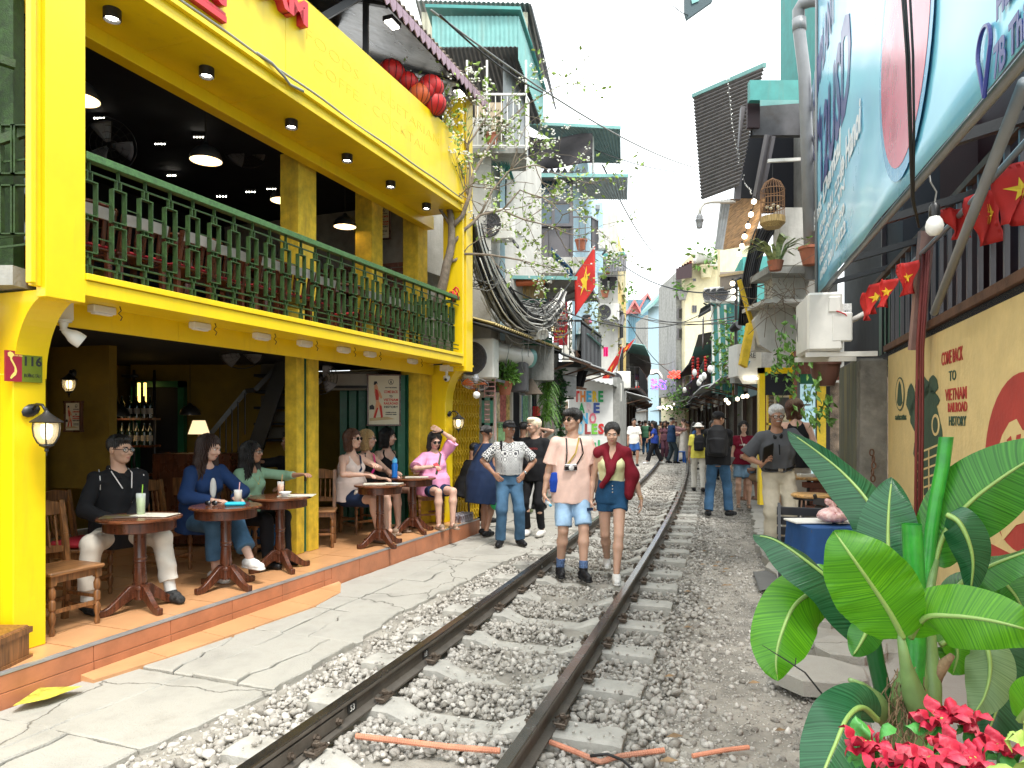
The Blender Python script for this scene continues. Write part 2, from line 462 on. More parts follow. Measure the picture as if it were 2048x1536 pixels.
def smt(name,cols,sc_=22):
 m=mat(name,cols[0],.9,var=.1,bu_=.5,bs=120);t=m.node_tree;L=t.links.new;b=t.nodes['Principled BSDF']
 ge=_n(t,'ShaderNodeNewGeometry');r=_n(t,'ShaderNodeValToRGB');L(ge.outputs['Random Per Island'],r.inputs[0])
 els=r.color_ramp.elements;els[0].color=tuple(cols[0])+(1,);els[1].color=tuple(cols[-1])+(1,)
 for i,c in enumerate(cols[1:-1]):
  e=els.new((i+1)/(len(cols)-1));e.color=tuple(c)+(1,)
 no=_n(t,'ShaderNodeTexNoise');dv(no,'Scale',sc_);dv(no,'Detail',6)
 tc=_n(t,'ShaderNodeTexCoord');L(tc.outputs['Object'],no.inputs[0])
 mr=_n(t,'ShaderNodeMapRange');dv(mr,1,.3);dv(mr,2,.7);dv(mr,3,.7);dv(mr,4,1.15);L(no.outputs[0],mr.inputs[0])
 mx=_n(t,'ShaderNodeMix',data_type='RGBA');mx.blend_type='MULTIPLY';dv(mx,0,1);L(r.outputs[0],mx.inputs[6]);L(mr.outputs[0],mx.inputs[7])
 L(mx.outputs[2],b.inputs['Base Color']);return m
M_ballast=smt('ballast stone mix',[(.22,.20,.17),(.36,.335,.295),(.47,.445,.40),(.29,.265,.23),(.54,.51,.46),(.40,.37,.325)])
M_grit=smt('grit mix',[(.20,.18,.155),(.38,.355,.315),(.54,.51,.465),(.30,.28,.245)])
def loc_of(a,x):
 p,d,r=along(a);return p+r*x
near=[];mid=[];far=[]
aend=a_of(21)
def dens(x,y,a):
 return noise.noise(V(x*1.3,y*1.3,4.2))
tot=0
for _ in range(74000):
 a=R.random()**1.35*aend;x=R.gauss(0,.02)+rnd(-1.38,1.33)
 if x>1.0 and R.random()<(x-1.0)*1.6:continue
 if x<-1.0 and R.random()<(-x-1.0)*1.9:continue
 p=loc_of(a,x)
 if abs(abs(x)-.535)<.045:continue
 dn=dens(p.x,p.y,a)
 if abs(x)<.45 and dn<-.42:continue
 if x>.9 and dn<-.15 and R.random()<.7:continue
 D=p.y;s=rnd(.011,.027)if R.random()<.88 else rnd(.026,.04)
 z=-.052+rnd(-.02,.03)+s*.15-(.02 if abs(x)>1.15 else 0)
 ph=((a-a0)/.688)%1.;ph=min(ph,1-ph)
 if ph<.2 and abs(x)<.97:
  if R.random()<(.93 if abs(x)>.28 else.8):continue
  z=.02 if abs(x)>.28 else-.03
  s*=.5
 (near if D<6.5 else mid if D<12 else far).append((p.x,p.y,z,s*(1 if D<12 else 1.25)))
scatter('ballast_stones',near,M_ballast,2,'pale crushed ballast stones heaped between the nearest sleepers')
scatter('ballast_stones',mid,M_ballast,1,'pale crushed ballast stones between the sleepers under the walking couple')
ff=[];_A20=a_of(20)
for _ in range(15000):
 a=_A20+R.random()**1.2*45;x=rnd(-1.3,1.3)
 if abs(abs(x)-.535)<.05:continue
 p=loc_of(a,x);ff.append((p.x,p.y,-.035+rnd(-.01,.03),rnd(.03,.06)))
scatter('ballast_stones',far+ff,M_ballast,1,'pale crushed ballast stones along the far curve of the track')
gr=[];_A20=a_of(20)
for _ in range(60000):
 a=R.random()**1.5*_A20;x=rnd(.95,2.6)if R.random()<.85 else rnd(-1.9,-1.1)
 p=loc_of(a,x);s=rnd(.003,.010)if R.random()<.9 else rnd(.012,.03)
 gr.append((p.x,p.y,gz(p.x,p.y)+s*.2,s))
scatter('grit',gr,M_grit,1,'small grit and loose chips on the dirt verge beside the rails')
# -- right hand verge: concrete pavement strip along the wall, broken slabs
KP=[(1.55,2.1),(2.32,5.7),(3.28,9.4),(4.45,13.),(6.0,18.),(8.6,28.),(11.5,40.)]
def kerb_x(D):return float(np.interp(D,[k[1]for k in KP],[k[0]for k in KP]))
# -- walkway slabs in front of the cafe
walk=TG('walkway',(0,0,0),'cracked concrete walkway between the cafe step and the rails',None,kind='structure')
def jag(a,b,n,amp):
 out=[]
 for i in range(n):
  k=i/n;q=Vector(a).lerp(Vector(b),k)
  if i:q=q+V(rnd(-amp,amp),rnd(-amp,amp),0)
  out.append(q)
 return out
def t_edge(s):
 return float(np.interp(s,[-8,-6.,-5.2,-4,-2,0,3,8,14,30],[1.05,1.18,1.34,1.12,1.12,1.25,1.2,1.1,.9,.6]))
def t_in(s):return 0.0 if s<.1 else-.9
sl_s=-8.2;rows=0
def slab(poly,z1,mat_=Mcn,name='paving_slab',par=None,th=.06,tilt=.006):
 c=sum(poly,Vector())/len(poly);tx,ty=rnd(-tilt,tilt),rnd(-tilt,tilt)
 top=[V(p.x,p.y,z1+(p.x-c.x)*tx+(p.y-c.y)*ty)for p in poly]
 inn=[t+(c-t)*(.012/max(.05,(c-t).length))*V(1,1,0).length*.7 for t in top]
 for q,t in zip(inn,top):q.z=t.z
 low=[V(t.x,t.y,t.z-.008)for t in top];bot=[V(t.x,t.y,z1-th)for t in top]
 n=len(top);m=MB();vs=inn+low+bot
 fs=[tuple(range(n))]+[(i,n+i,n+(i+1)%n,(i+1)%n)for i in range(n)]+[(n+i,2*n+i,2*n+(i+1)%n,n+(i+1)%n)for i in range(n)]
 m.add(vs,fs);return m.ob(name,mat_,par or walk)
bounds=[-8.2]
while bounds[-1]<26:bounds.append(bounds[-1]+(rnd(.7,1.25)if bounds[-1]<6 else rnd(1.6,2.6)))
for i in range(len(bounds)-1):
 s0,s1=bounds[i],bounds[i+1]
 te0,te1=t_edge(s0)+rnd(-.03,.03),t_edge(s1)
 ti0=t_in(s0)+.004
 cuts=[0,rnd(.36,.5),1]
 for j in range(len(cuts)-1):
  def tt(s,k,te):return ti0+(te-ti0)*k
  g_=.007
  a=F(s0+g_,tt(s0,cuts[j],te0)+g_,0);b=F(s0+g_,tt(s0,cuts[j+1],te0)-g_,0);c=F(s1-g_,tt(s1,cuts[j+1],te1)-g_,0);d=F(s1-g_,tt(s1,cuts[j],te1)+g_,0)
  last=(j==len(cuts)-2);nn=8
  if s0<9 and R.random()<.3:
   u,v=rnd(.25,.75),rnd(.2,.8);p=a.lerp(b,u);q=d.lerp(c,v);cr=jag(p,q,7,.03)+[q];off=(b-a).normalized()*.006
   P1=jag(a,p,4,.006)[:-0 or None]+[x-off for x in cr]+jag(q,d,4,.006)[1:]+[d]+jag(d,a,nn,.006)[1:]
   P2=[x+off for x in cr[::-1]]+jag(p,b,4,.006)[1:]+jag(b,c,nn,.03 if last else.006)+jag(c,q,4,.006)
   slab(P1,-.005+rnd(-.01,.008),tilt=.012);slab(P2,-.005+rnd(-.01,.008),tilt=.012)
  else:
   poly=jag(a,b,nn,.008)+jag(b,c,nn,.03 if last else.008)+jag(c,d,nn,.008)+jag(d,a,nn,.006)
   slab(poly,-.005+rnd(-.008,.008),tilt=.01)
   # -- the yellow cafe
YEL=(.80,.56,.004)
My=mat('yellow painted metal',YEL,.42,var=.07,scale=2.5,bu_=.06,bs=15,di=.3,dc=(.60,.39,.02),ds=2.6,sk_=True,coat=.15)
Myw=mat('weathered yellow plaster',(.66,.45,.03),.8,var=.3,scale=7,bu_=.35,bs=50,di=.45,dc=(.36,.22,.03),ds=3.5,sk_=True)
Mg=mat('dark green paint',(.006,.10,.05),.45,var=.2,bu_=.1,di=.15,dc=(.2,.3,.25),ds=9)
Mla=mat('mossy green ironwork',(.018,.048,.006),.6,var=.45,scale=25,bu_=.4,bs=130,di=.3,dc=(.07,.15,.05),ds=14)
Mha=mat('chipped green handrail',(.05,.125,.035),.6,var=.35,scale=40,bu_=.4,bs=150)
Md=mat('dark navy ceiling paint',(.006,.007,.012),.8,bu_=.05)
MK=mat('black metal',(.012,.012,.013),.4,var=.3,bu_=.08)
Mtl=mat('terracotta floor tile',(.50,.26,.12),.35,var=.14,scale=3,bu_=.05,di=.15,dc=(.36,.16,.07),ds=5)
Mt2=mat('brick brown riser tile',(.40,.15,.07),.45,var=.2,scale=5,bu_=.15,di=.3,dc=(.26,.12,.07),ds=4)
M_grout=mat('pale grout',(.40,.33,.26),.9,var=.2,bu_=.2)
M_nose=mat('grey metal step edge',(.42,.42,.42),.35,.6,var=.15,bu_=.1)
Mw=mat('off white plastic',(.66,.65,.60),.4,var=.08,bu_=.03,di=.15,dc=(.4,.36,.28),ds=6)
M_wd=wood('dark mahogany',(.085,.026,.012),.28)
Mwm=wood('waxed brown wood',(.20,.085,.028),.4)
Mwx=wood('waxed brown wood boards',(.24,.11,.04),.4,axis=0)
M_wdt=wood('mahogany table top',(.13,.045,.02),.18,axis=0,sc_=.6)
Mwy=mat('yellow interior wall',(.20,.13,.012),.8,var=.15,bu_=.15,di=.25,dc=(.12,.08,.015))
Mre=mat('red sign enamel',(.55,.02,.03),.35,var=.08,bu_=.02)
Mbk=smt('old brick mix',[(.20,.075,.05),(.30,.12,.075),(.24,.10,.07),(.34,.15,.10)],18)
Mmo=mat('lime mortar',(.30,.27,.23),.95,var=.25,bu_=.4)
Mwa=mat('warm lamp glow',(1,.78,.42),.5,bu_=0,var=.02,emit=1.8)
Mw2=mat('spot lamp glow',(1,.93,.78),.5,bu_=0,var=.02,emit=12)
Mpo=mat('cream poster paper',(.66,.60,.44),.6,var=.06,bu_=.02,di=.1,dc=(.5,.43,.3))
M_skinp=mat('poster peach ink',(.70,.33,.16),.6,bu_=0,var=.1)
Mrp=mat('poster red ink',(.55,.03,.02),.6,bu_=0,var=.1)
Mi=mat('poster dark ink',(.02,.02,.025),.6,bu_=0)
Mch=mat('brushed steel',(.5,.5,.5),.25,.9,var=.1,bu_=.02)
cafe=TG('cafe_building',F(-3,-.3,0),'bright yellow two storey cafe front with open ground floor and green balcony','building')
ex,nn,up=F.u,F.n,V(0,0,1)
# -- platform
SL_,SR_=-9.0,.0
MB().fb(F,SL_,.6,-4.7,-.012,-.3,.185).ob('platform',M_grout,cafe)
TS=.40;base_t=None
for i,s in enumerate(np.arange(-8.6,.55,TS)):
 for j in range(9):
  t1=-.03-j*TS
  if s<-6.6 and j>1:continue
  s1=min(s+TS-.006,.6)
  a,b,c,d=F(s+.002,t1-TS+.006,0),F(s1,t1-TS+.006,0),F(s1,t1,0),F(s+.002,t1,0)
  if base_t is None or s1<s+TS-.007:
   m=MB();m.hexa([V(q.x,q.y,.186)for q in(a,b,c,d)]+[V(q.x,q.y,.2)for q in(a,b,c,d)]);o=m.ob('floor_tile',Mtl,cafe)
   if base_t is None:base_t=o;bl=F(s,t1,0)
  else:
   o=inst(None,'floor_tile',base_t,Vector(cafe.location)+(F(s,t1,0)-bl),parent=cafe);o.location.z=rnd(-.0015,.0008)
MB().fb(F,SL_,.6,-.028,.004,.186,.2035).ob('step_nosing',M_nose,cafe,bv=.002)
sj=-8.8
while sj<.55:
 e=min(sj+.62,.6)
 if sj<-3.15:
  MB().fb(F,sj+.003,min(e,-3.1)-.003,-.012,.0,.082,.184).ob('riser_tile',Mt2,cafe,bv=.002)
  MB().fb(F,sj+.003,min(e,-3.1)-.003,-.012,.004,-.06,.078).ob('riser_tile',Mt2,cafe,bv=.002)
  if e>-3.1:MB().fb(F,-3.097,e-.003,-.012,.0,-.08,.184).ob('riser_tile',Mt2,cafe,bv=.002)
 else:
  MB().fb(F,sj+.003,e-.003,-.012,.0,-.08,.184).ob('riser_tile',Mt2,cafe,bv=.002)
 sj=e
MB().fb(F,.602,.612,-3,-.0,-.1,.2).ob('riser_tile',Mt2,cafe)
ap=TG('tiled_apron',F(-5,.1,0),'long wedge of orange tiles laid along the foot of the cafe step',None,kind='structure')
sj=-5.8
while sj<-3.0:
 e=min(sj+.5,-2.98);w=lambda s:max(.02,float(np.interp(s,[-5.8,-5.3,-3.7,-3.2,-2.98],[.12,.2,.33,.22,.03])))
 m=MB();m.hexa([F(sj+.003,.006,-.03),F(e-.003,.006,-.03),F(e-.003,w(e),-.03),F(sj+.003,w(sj),-.03),F(sj+.003,.006,.028),F(e-.003,.006,.028),F(e-.003,w(e),.009),F(sj+.003,w(sj),.009)])
 m.ob('apron_tile',Mtl,ap);sj=e
 # -- piers, posts and curved brackets
def pier(s0,s1,far):
 MB().fb(F,s0,s1,-.62,-.28,.2,1.95).ob('pier',My,cafe,bv=.006)
 m=MB();n=16;poly=[]
 z0,z1,t0,t1=1.93,2.44,-.28,.06
 for k in range(n+1):
  a=pi/2*k/n;poly.append((t1-(t1-t0)*cos(a)*1.0,z0+(z1-z0)*sin(a)))
 poly=[(t0-.3,z0)]+poly+[(t1,2.46),(t0-.3,2.46)]
 m.pm([F(s0+.01,t,z)for t,z in poly],F.u*(s1-s0-.02));m.ob('curved_bracket',My,cafe)
 m=MB();rr=[]
 poly2=[]
 for k in range(n+1):
  a=pi/2*k/n;poly2.append((t1-(t1-t0)*cos(a)+.004,z0+(z1-z0)*sin(a)-.004))
 for k in range(n):
  (ta,za),(tb,zb)=poly2[k],poly2[k+1]
  m.hexa([F(s0,ta,za),F(s1,ta,za),F(s1,tb,zb),F(s0,tb,zb),F(s0,ta-.02,za+.02),F(s1,ta-.02,za+.02),F(s1,tb-.02,zb+.02),F(s0,tb-.02,zb+.02)])
 m.ob('bracket_trim',My,cafe)
pier(-6.03,-5.82,False)
m=MB();m.fb(F,-7.4,-6.03,-.62,-.40,.2,1.93);m.fb(F,-7.4,-6.19,-.60,-.32,1.93,2.44);m.ob('side_wall',My,cafe,bv=.005)
pier(.02,.26,True)
m=MB()
m.fb(F,-6.08,-5.82,-.0,.08,2.40,7.2);m.fb(F,-6.135,-6.08,.01,.045,2.46,7.2);m.fb(F,-6.165,-6.135,.03,.08,2.47,7.2)
m.ob('post',My,cafe,bv=.004)
m=MB();m.fb(F,-.05,.17,-.22,.08,2.36,6.2);m.fb(F,-.115,-.05,-.22,.05,2.42,6.2);m.fb(F,-.17,-.115,-.22,.08,2.42,6.2);m.fb(F,.17,.22,-.22,.06,2.42,6.2)
m.ob('post',My,cafe,bv=.004)
MB().fb(F,-2.73,-2.60,-.87,-.71,.2,2.45).ob('column',Myw,cafe,bv=.008)
MB().fb(F,-2.60,-2.52,-.84,-.745,.2,2.45).ob('green_jamb',Mg,cafe,bv=.003)
MB().fb(F,-2.52,-2.34,-.92,-.71,.2,2.45).ob('column',Myw,cafe,bv=.008)
MB().box(F(-2.56,-.735,1.02),(.03,.03,.06)).ob('bolt_plate',MK,cafe)
MB().fb(F,-5.82,-5.70,-.70,-.52,.2,2.31).ob('green_jamb',Mg,cafe,bv=.004)
MB().fb(F,-2.65,-2.33,-1.0,-.75,2.58,4.62).ob('upper_column',Myw,cafe,bv=.008)
MB().fb(F,-.80,-.52,-1.25,-.98,2.58,4.8).ob('upper_column',Myw,cafe,bv=.008)
MB().fb(F,-.02,.28,-.95,-.70,2.58,4.8).ob('upper_column',Myw,cafe,bv=.008)
MB().fb(F,-.34,.35,-.80,-.50,.2,2.45).ob('corner_column',Myw,cafe,bv=.008)
MB().fb(F,-5.82,-.17,-.06,.08,2.45,2.545).ob('balcony_fascia',My,cafe,bv=.003)
MB().fb(F,-5.82,-.17,-.10,.095,2.548,2.59).ob('balcony_lip',My,cafe,bv=.004)
sj=-5.8
while sj<-.2:
 e=min(sj+1.2,-.06);MB().fb(F,sj+.002,e-.002,-.42,-.062,2.47,2.50).ob('soffit_panel',My,cafe,bv=.002)
 MB().fb(F,sj+.002,e-.002,-.46,-.424,2.31,2.49).ob('beam_panel',My,cafe,bv=.002);sj=e
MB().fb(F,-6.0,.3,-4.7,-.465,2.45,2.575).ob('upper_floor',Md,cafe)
MB().fb(F,-6.0,-.06,-.465,-.06,2.505,2.575).ob('balcony_deck',Mwx,cafe)
for a,b in((-5.815,-3.9),(-3.896,-2.1),(-2.096,-.172)):
 MB().fb(F,a,b,.0,.08,4.60,5.57).ob('sign_board_panel',My,cafe,bv=.003)
sj=-5.8
while sj<-.2:
 e=min(sj+.95,-.0);MB().fb(F,sj+.002,e-.002,-.55,-.004,4.58+.0,4.62).ob('soffit_panel',My,cafe,bv=.002);sj=e
MB().fb(F,-5.8,-.02,-.004,.088,4.56,4.60).ob('soffit_edge',My,cafe,bv=.003)
MB().fb(F,-6.0,.2,-.69,-.555,4.47,4.66).ob('inner_beam',My,cafe,bv=.004)
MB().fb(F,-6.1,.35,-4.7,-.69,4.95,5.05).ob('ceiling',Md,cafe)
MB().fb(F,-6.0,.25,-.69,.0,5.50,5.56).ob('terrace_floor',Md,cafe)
MB().fb(F,-5.8,-.2,.082,.12,4.66,4.70).ob('channel',My,cafe,bv=.003)
MB().tu([F(s,.105+.004*sin(s*3),4.725+.006*sin(s*5))for s in np.arange(-5.8,-.1,.15)],.011,6).ob('conduit_pipe',mat('grey conduit',(.25,.26,.25),.5),cafe,sm=True)
MB().tu([F(-4.3,.11,4.73),F(-4.15,.14,4.71),F(-4.0,.15,4.66),F(-3.9,.13,4.64),F(-3.7,.12,4.67)],.012,6).ob('loose_hose',mat('grey conduit',(.25,.26,.25)),cafe,sm=True)
sg=text('VIETNAM',F(-4.44,.115,5.35),ex,up,.29,Mre,cafe,'raised_letters',depth=.045,bold=.012,width=1.55)
m=MB();m.fb(F,-5.75,-4.66,.082,.13,4.78,4.83);m.fb(F,-5.75,-4.66,.082,.12,4.84,4.86);m.ob('logo_bar',Mre,cafe)
text('ĐƯỜNG',F(-5.0,.115,4.95),ex,up,.17,Mre,cafe,'raised_letters',depth=.03,bold=.01,width=.66)
M_faint=mat('ghost lettering',(.62,.40,.01),.6,bu_=.2,var=.35,scale=30)
for txt,s,z,w in(('FOODS - VEGETARIAN',-2.25,5.25,2.7),('COFFE - COCKTAIL',-2.35,5.03,2.3)):
 me=text(txt,F(s,.0805,z),ex,up,.16,M_faint,cafe,'ghost_lettering',depth=.001,width=w,bold=-.006)
spots=[(-5.36,),(-4.48,),(-3.4,),(-2.46,),(-1.54,),(-.61,)]
for k,(s,)in enumerate(spots):
 t_=TG('downlight',F(s,-.25,4.58),['black downlight nearest the left post','second black downlight from the left post','third black downlight, above the balcony middle','fourth black downlight from the left post','fifth black downlight from the left post','black downlight farthest from the left post, beside the tree'][k],'downlight','black downlights under the yellow soffit')
 m=MB();m.lt_([(.055,-.075),(.06,-.07),(.06,0),(0,0)],18,F(s,-.25,4.58),caps=False);m.lt_([(.055,-.075),(.045,-.05),(0,-.05)],18,F(s,-.25,4.58),caps=False);m.ob('housing',MK,t_,1,auto=30)
 MB().lt_([(.04,-.055),(.03,-.062),(0,-.062)],16,F(s,-.25,4.58),caps=False).ob('lamp_lens',Mw2,t_,1)
for k,s in enumerate((-5.4,-4.5,-3.76,-3.13,-2.45,-1.92,-.9)):
 t_=TG('box_lamp',F(s,-.3,2.47),['white box lamp under the balcony nearest the camera','second white box lamp under the balcony','third white box lamp under the balcony','fourth white box lamp, nearest the yellow column','fifth white box lamp, just past the yellow column','sixth white box lamp under the balcony','last white box lamp, nearest the dome camera'][k],'lamp','white box lamps under the balcony')
 MB().fb(F,s-.09,s+.09,-.335,-.265,2.415,2.468).ob('housing',Mw,t_,bv=.008)
 MB().fb(F,s-.07,s+.07,-.32,-.28,2.405,2.413).ob('lens',mat('frosted lens',(.8,.8,.78),.3),t_)
 m=MB();q=F(s+.06,-.2,2.468);m.tu([q,q+V(.01,0,-.03),q+V(-.01,0,-.05),q+V(.012,.01,-.075),q+V(0,.01,-.1)],.004,4);m.ob('loose_wire',MK,t_)
 # -- balcony railing
rail=TG('balcony_railing',F(-3,.03,2.59),'mossy green iron balcony railing with a lattice of upright rectangles','railing')
MB().fb(F,-5.8,-.22,-.005,.065,3.325,3.375).ob('handrail',Mha,rail,bv=.004)
for z in(3.255,2.70,2.645):
 MB().fb(F,-5.8,-.2,.025,.037,z,z+.012).ob('rail_bar',Mla,rail)
def ringmesh(w,h,b,dp):
 m=MB()
 for x0,x1,z0,z1 in((-w/2,w/2,h-b,h),(-w/2,w/2,0,b),(-w/2,-w/2+b,b,h-b),(w/2-b,w/2,b,h-b)):
  m.box(((x0+x1)/2,0,(z0+z1)/2),(x1-x0,dp,z1-z0))
 return m
rz=atan2(F.u.y,F.u.x)
base_r=None
cols=list(np.arange(-5.76,-.25,.214))
for i,s in enumerate(cols):
 lk=MB()
 for z,h in((2.975,.225),(2.735,.215)):
  if i%2:z-=.0
  p=F(s,.031,z)
  if base_r is None:
   base_r=ringmesh(.105,.225,.008,.04).ob('lattice_ring',Mla,rail);base_r.location=p-Vector(rail.location);base_r.rotation_euler=(0,0,rz)
   base_r.data.transform(Matrix.Translation(Vector(rail.location)))
  else:inst(None,'lattice_ring',base_r,p,(0,0,rz),rail,(1,1,h/.225))
 for z0,z1 in((3.20,3.258),(2.95,2.975),(2.70,2.735),(2.59,2.65)):
  for ds in(-.02,.012):lk.fb(F,s+ds,s+ds+.008,.018,.044,z0,z1)
 lk.fb(F,s-.004,s+.004,.018,.044,3.265,3.325);lk.fb(F,s-.006,s+.006,.018,.044,2.655,2.70)
 if i<len(cols)-1:
  lk.fb(F,s+.053,s+.161,.027,.035,3.085,3.093);lk.fb(F,s+.053,s+.161,.027,.035,2.84,2.848)
 lk.ob('lattice_link',Mla,rail)['kind']='stuff'
m=MB()
for t in np.arange(-.62,0,.11):m.fb(F,-.235,-.215,t,t+.03,2.59,3.3)
m.fb(F,-.25,-.20,-.65,.0,3.30,3.34);m.ob('end_railing',Mla,rail)
# -- interior walls
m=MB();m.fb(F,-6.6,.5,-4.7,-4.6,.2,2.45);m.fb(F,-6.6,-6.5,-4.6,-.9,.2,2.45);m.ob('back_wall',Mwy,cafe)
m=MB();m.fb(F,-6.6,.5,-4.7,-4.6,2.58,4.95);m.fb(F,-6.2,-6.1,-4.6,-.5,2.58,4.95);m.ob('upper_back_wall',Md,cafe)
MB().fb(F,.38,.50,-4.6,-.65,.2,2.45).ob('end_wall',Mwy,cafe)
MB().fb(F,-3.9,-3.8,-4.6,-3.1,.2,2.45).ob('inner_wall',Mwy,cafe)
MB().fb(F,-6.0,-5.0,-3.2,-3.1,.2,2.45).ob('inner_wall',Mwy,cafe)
MB().fb(F,.35,.36,-4.6,-1.0,2.58,4.95).ob('mortar_bed',Mmo,cafe)
base_b=None;ct=0
for r_ in range(30):
 z=2.60+r_*.078
 for c_ in range(16):
  t=-1.02-(c_+(.5 if r_%2 else 0))*.225
  if t<-4.4 or t+.0>-1.0:continue
  if(z>4.88):continue
  if ct>290:break
  ct+=1
  p=F(.35-.012,t-.1,z+.034)
  if base_b is None:
   base_b=MB().box((0,0,0),(.024,.208,.062)).ob('brick',Mbk,cafe)
   base_b.data.transform(Matrix.Translation(Vector(cafe.location)));base_b.location=p-Vector(cafe.location)
  o=inst(None,'brick',base_b,p+F.u*rnd(-.003,.003),(rnd(-.01,.01),0,rz),cafe)
base_b.rotation_euler=(0,0,rz)
m=MB()
for k in range(7):
 t=-.64-k*.16;m.hexa([F(-.42,t,.2),F(-.36,t-.08,.2),F(-.34,t-.08,.2),F(-.40,t,.2),F(-.42,t,2.3),F(-.36,t-.08,2.3),F(-.34,t-.08,2.3),F(-.40,t,2.3)])
 m.hexa([F(-.36,t-.08,.2),F(-.42,t-.16,.2),F(-.40,t-.16,.2),F(-.34,t-.08,.2),F(-.36,t-.08,2.3),F(-.42,t-.16,2.3),F(-.40,t-.16,2.3),F(-.34,t-.08,2.3)])
m.ob('folding_door',Mg,cafe)
# -- posters
def poster(c,ex_,w,h,lb,cat='poster',frame=True,name='framed_poster',group=None):
 ex_=Vector(ex_).normalized();ez=ex_.cross(up);c=Vector(c)
 t_=TG(name,c,lb,cat,group)
 rot=Matrix((ex_,ez*-1,up)).transposed()
 MB().box(c,(w,.015,h),rot).ob('sheet',Mpo,t_)
 if frame:
  m=MB()
  for x,z,a,b in((0,h/2,w+.04,.02),(0,-h/2,w+.04,.02),(-w/2-.0,0,.02,h),(w/2,0,.02,h)):m.box(c+ex_*x+up*z,(a,.035,b),rot)
  m.ob('frame',M_wd,t_,bv=.003)
 f0=c+ez*.0095
 def P(u,v,o=0):return f0+ex_*(u*w)+up*(v*h)+ez*o
 def flat(pts,m_,nm,o=.0):
  b=MB();b.pm([P(u,v,o)for u,v in pts],ez*.0015);b.ob(nm,m_,t_)
 flat([(-.30,.30),(-.24,.33),(-.20,.28),(-.17,.20),(-.10,.14),(-.05,.05),(-.09,.02),(-.15,.07),(-.16,-.02),(-.08,-.10),(-.06,-.22),(-.03,-.34),(-.09,-.36),(-.12,-.24),(-.17,-.12),(-.22,-.22),(-.27,-.34),(-.33,-.34),(-.28,-.2),(-.25,-.05),(-.27,.06),(-.30,.15)],M_skinp,'printed_figure')
 flat([(-.27,.22),(-.20,.20),(-.16,.10),(-.17,.0),(-.25,.0),(-.27,.10)],Mrp,'printed_dress',.0016)
 flat([(-.14,-.10),(-.07,-.12),(-.03,-.34),(-.09,-.36)],Mrp,'printed_boot',.0016)
 flat([(-.22,-.16),(-.17,-.15),(-.26,-.36),(-.33,-.35)],Mrp,'printed_boot',.0016)
 flat([(-.32,.30),(-.30,.37),(-.22,.37),(-.19,.30),(-.23,.33),(-.27,.30)],Mi,'printed_hair',.0016)
 flat([(-.45,-.12),(-.36,-.09),(-.30,-.13),(-.30,-.19),(-.45,-.19)],Mi,'printed_car',.001)
 flat([(-.45,-.36),(.1,-.33),(.35,-.38),(-.45,-.42)],mat('poster sand ink',(.5,.38,.2),.7,bu_=0),'printed_ground')
 ring=[]
 for k in range(24):a=2*pi*k/24;ring.append((.22+.085*cos(a)*1,.36+.085*w/h*sin(a)))
 flat(ring,Mi,'printed_emblem');flat([(u*.85+.22*.15,v*.85+.36*.15)for u,v in ring],Mpo,'printed_emblem',.0016)
 flat([(.17,.31),(.22,.40),(.27,.31),(.25,.31),(.22,.36),(.19,.31)],Mi,'printed_emblem',.003)
 for tx,v,sz,mm_,wd in(('GA ĐÔNG DƯƠNG',.245,.028,Mi,.36),('COME BACK',.16,.075,Mrp,.44),('TO',.07,.06,Mi,.1),('VIETNAM',.0,.07,Mrp,.46),('RAILROAD',-.07,.065,Mrp,.44),('HISTORY',-.14,.06,Mi,.44),('COFFEE & FOOD',-.25,.026,Mi,.34),('RAILWAY SIDE',-.29,.024,Mi,.34)):
  text(tx,P(.22,v,.002),ex_,up,sz*h,mm_,t_,'printed_words',depth=.0008,width=wd*w,bold=.002*h)
 return t_
c=F(-.50,-1.05,0)
pc=at(768,800,9.75);poster(pc,(1,.10,0),.44,.70,'large framed poster COME BACK TO VIETNAM RAILROAD HISTORY beside the green folding door',group='railroad posters')
poster(at(758,446,10.45)+V(0,-.02,0),(.97,-.25,0),.36,.50,'framed poster on the brick wall upstairs beside the yellow pillar',group='railroad posters')
poster(at(147,833,7.2),(.95,-.3,0),.21,.30,'small framed poster under the glowing indoor lantern',group='railroad posters')
m=MB();q=at(178,760,7.4);m.box(q+V(-.35,.16,0),(1.3,.1,2.3),RZ(-.3));m.ob('partition_wall',Mwy,cafe)
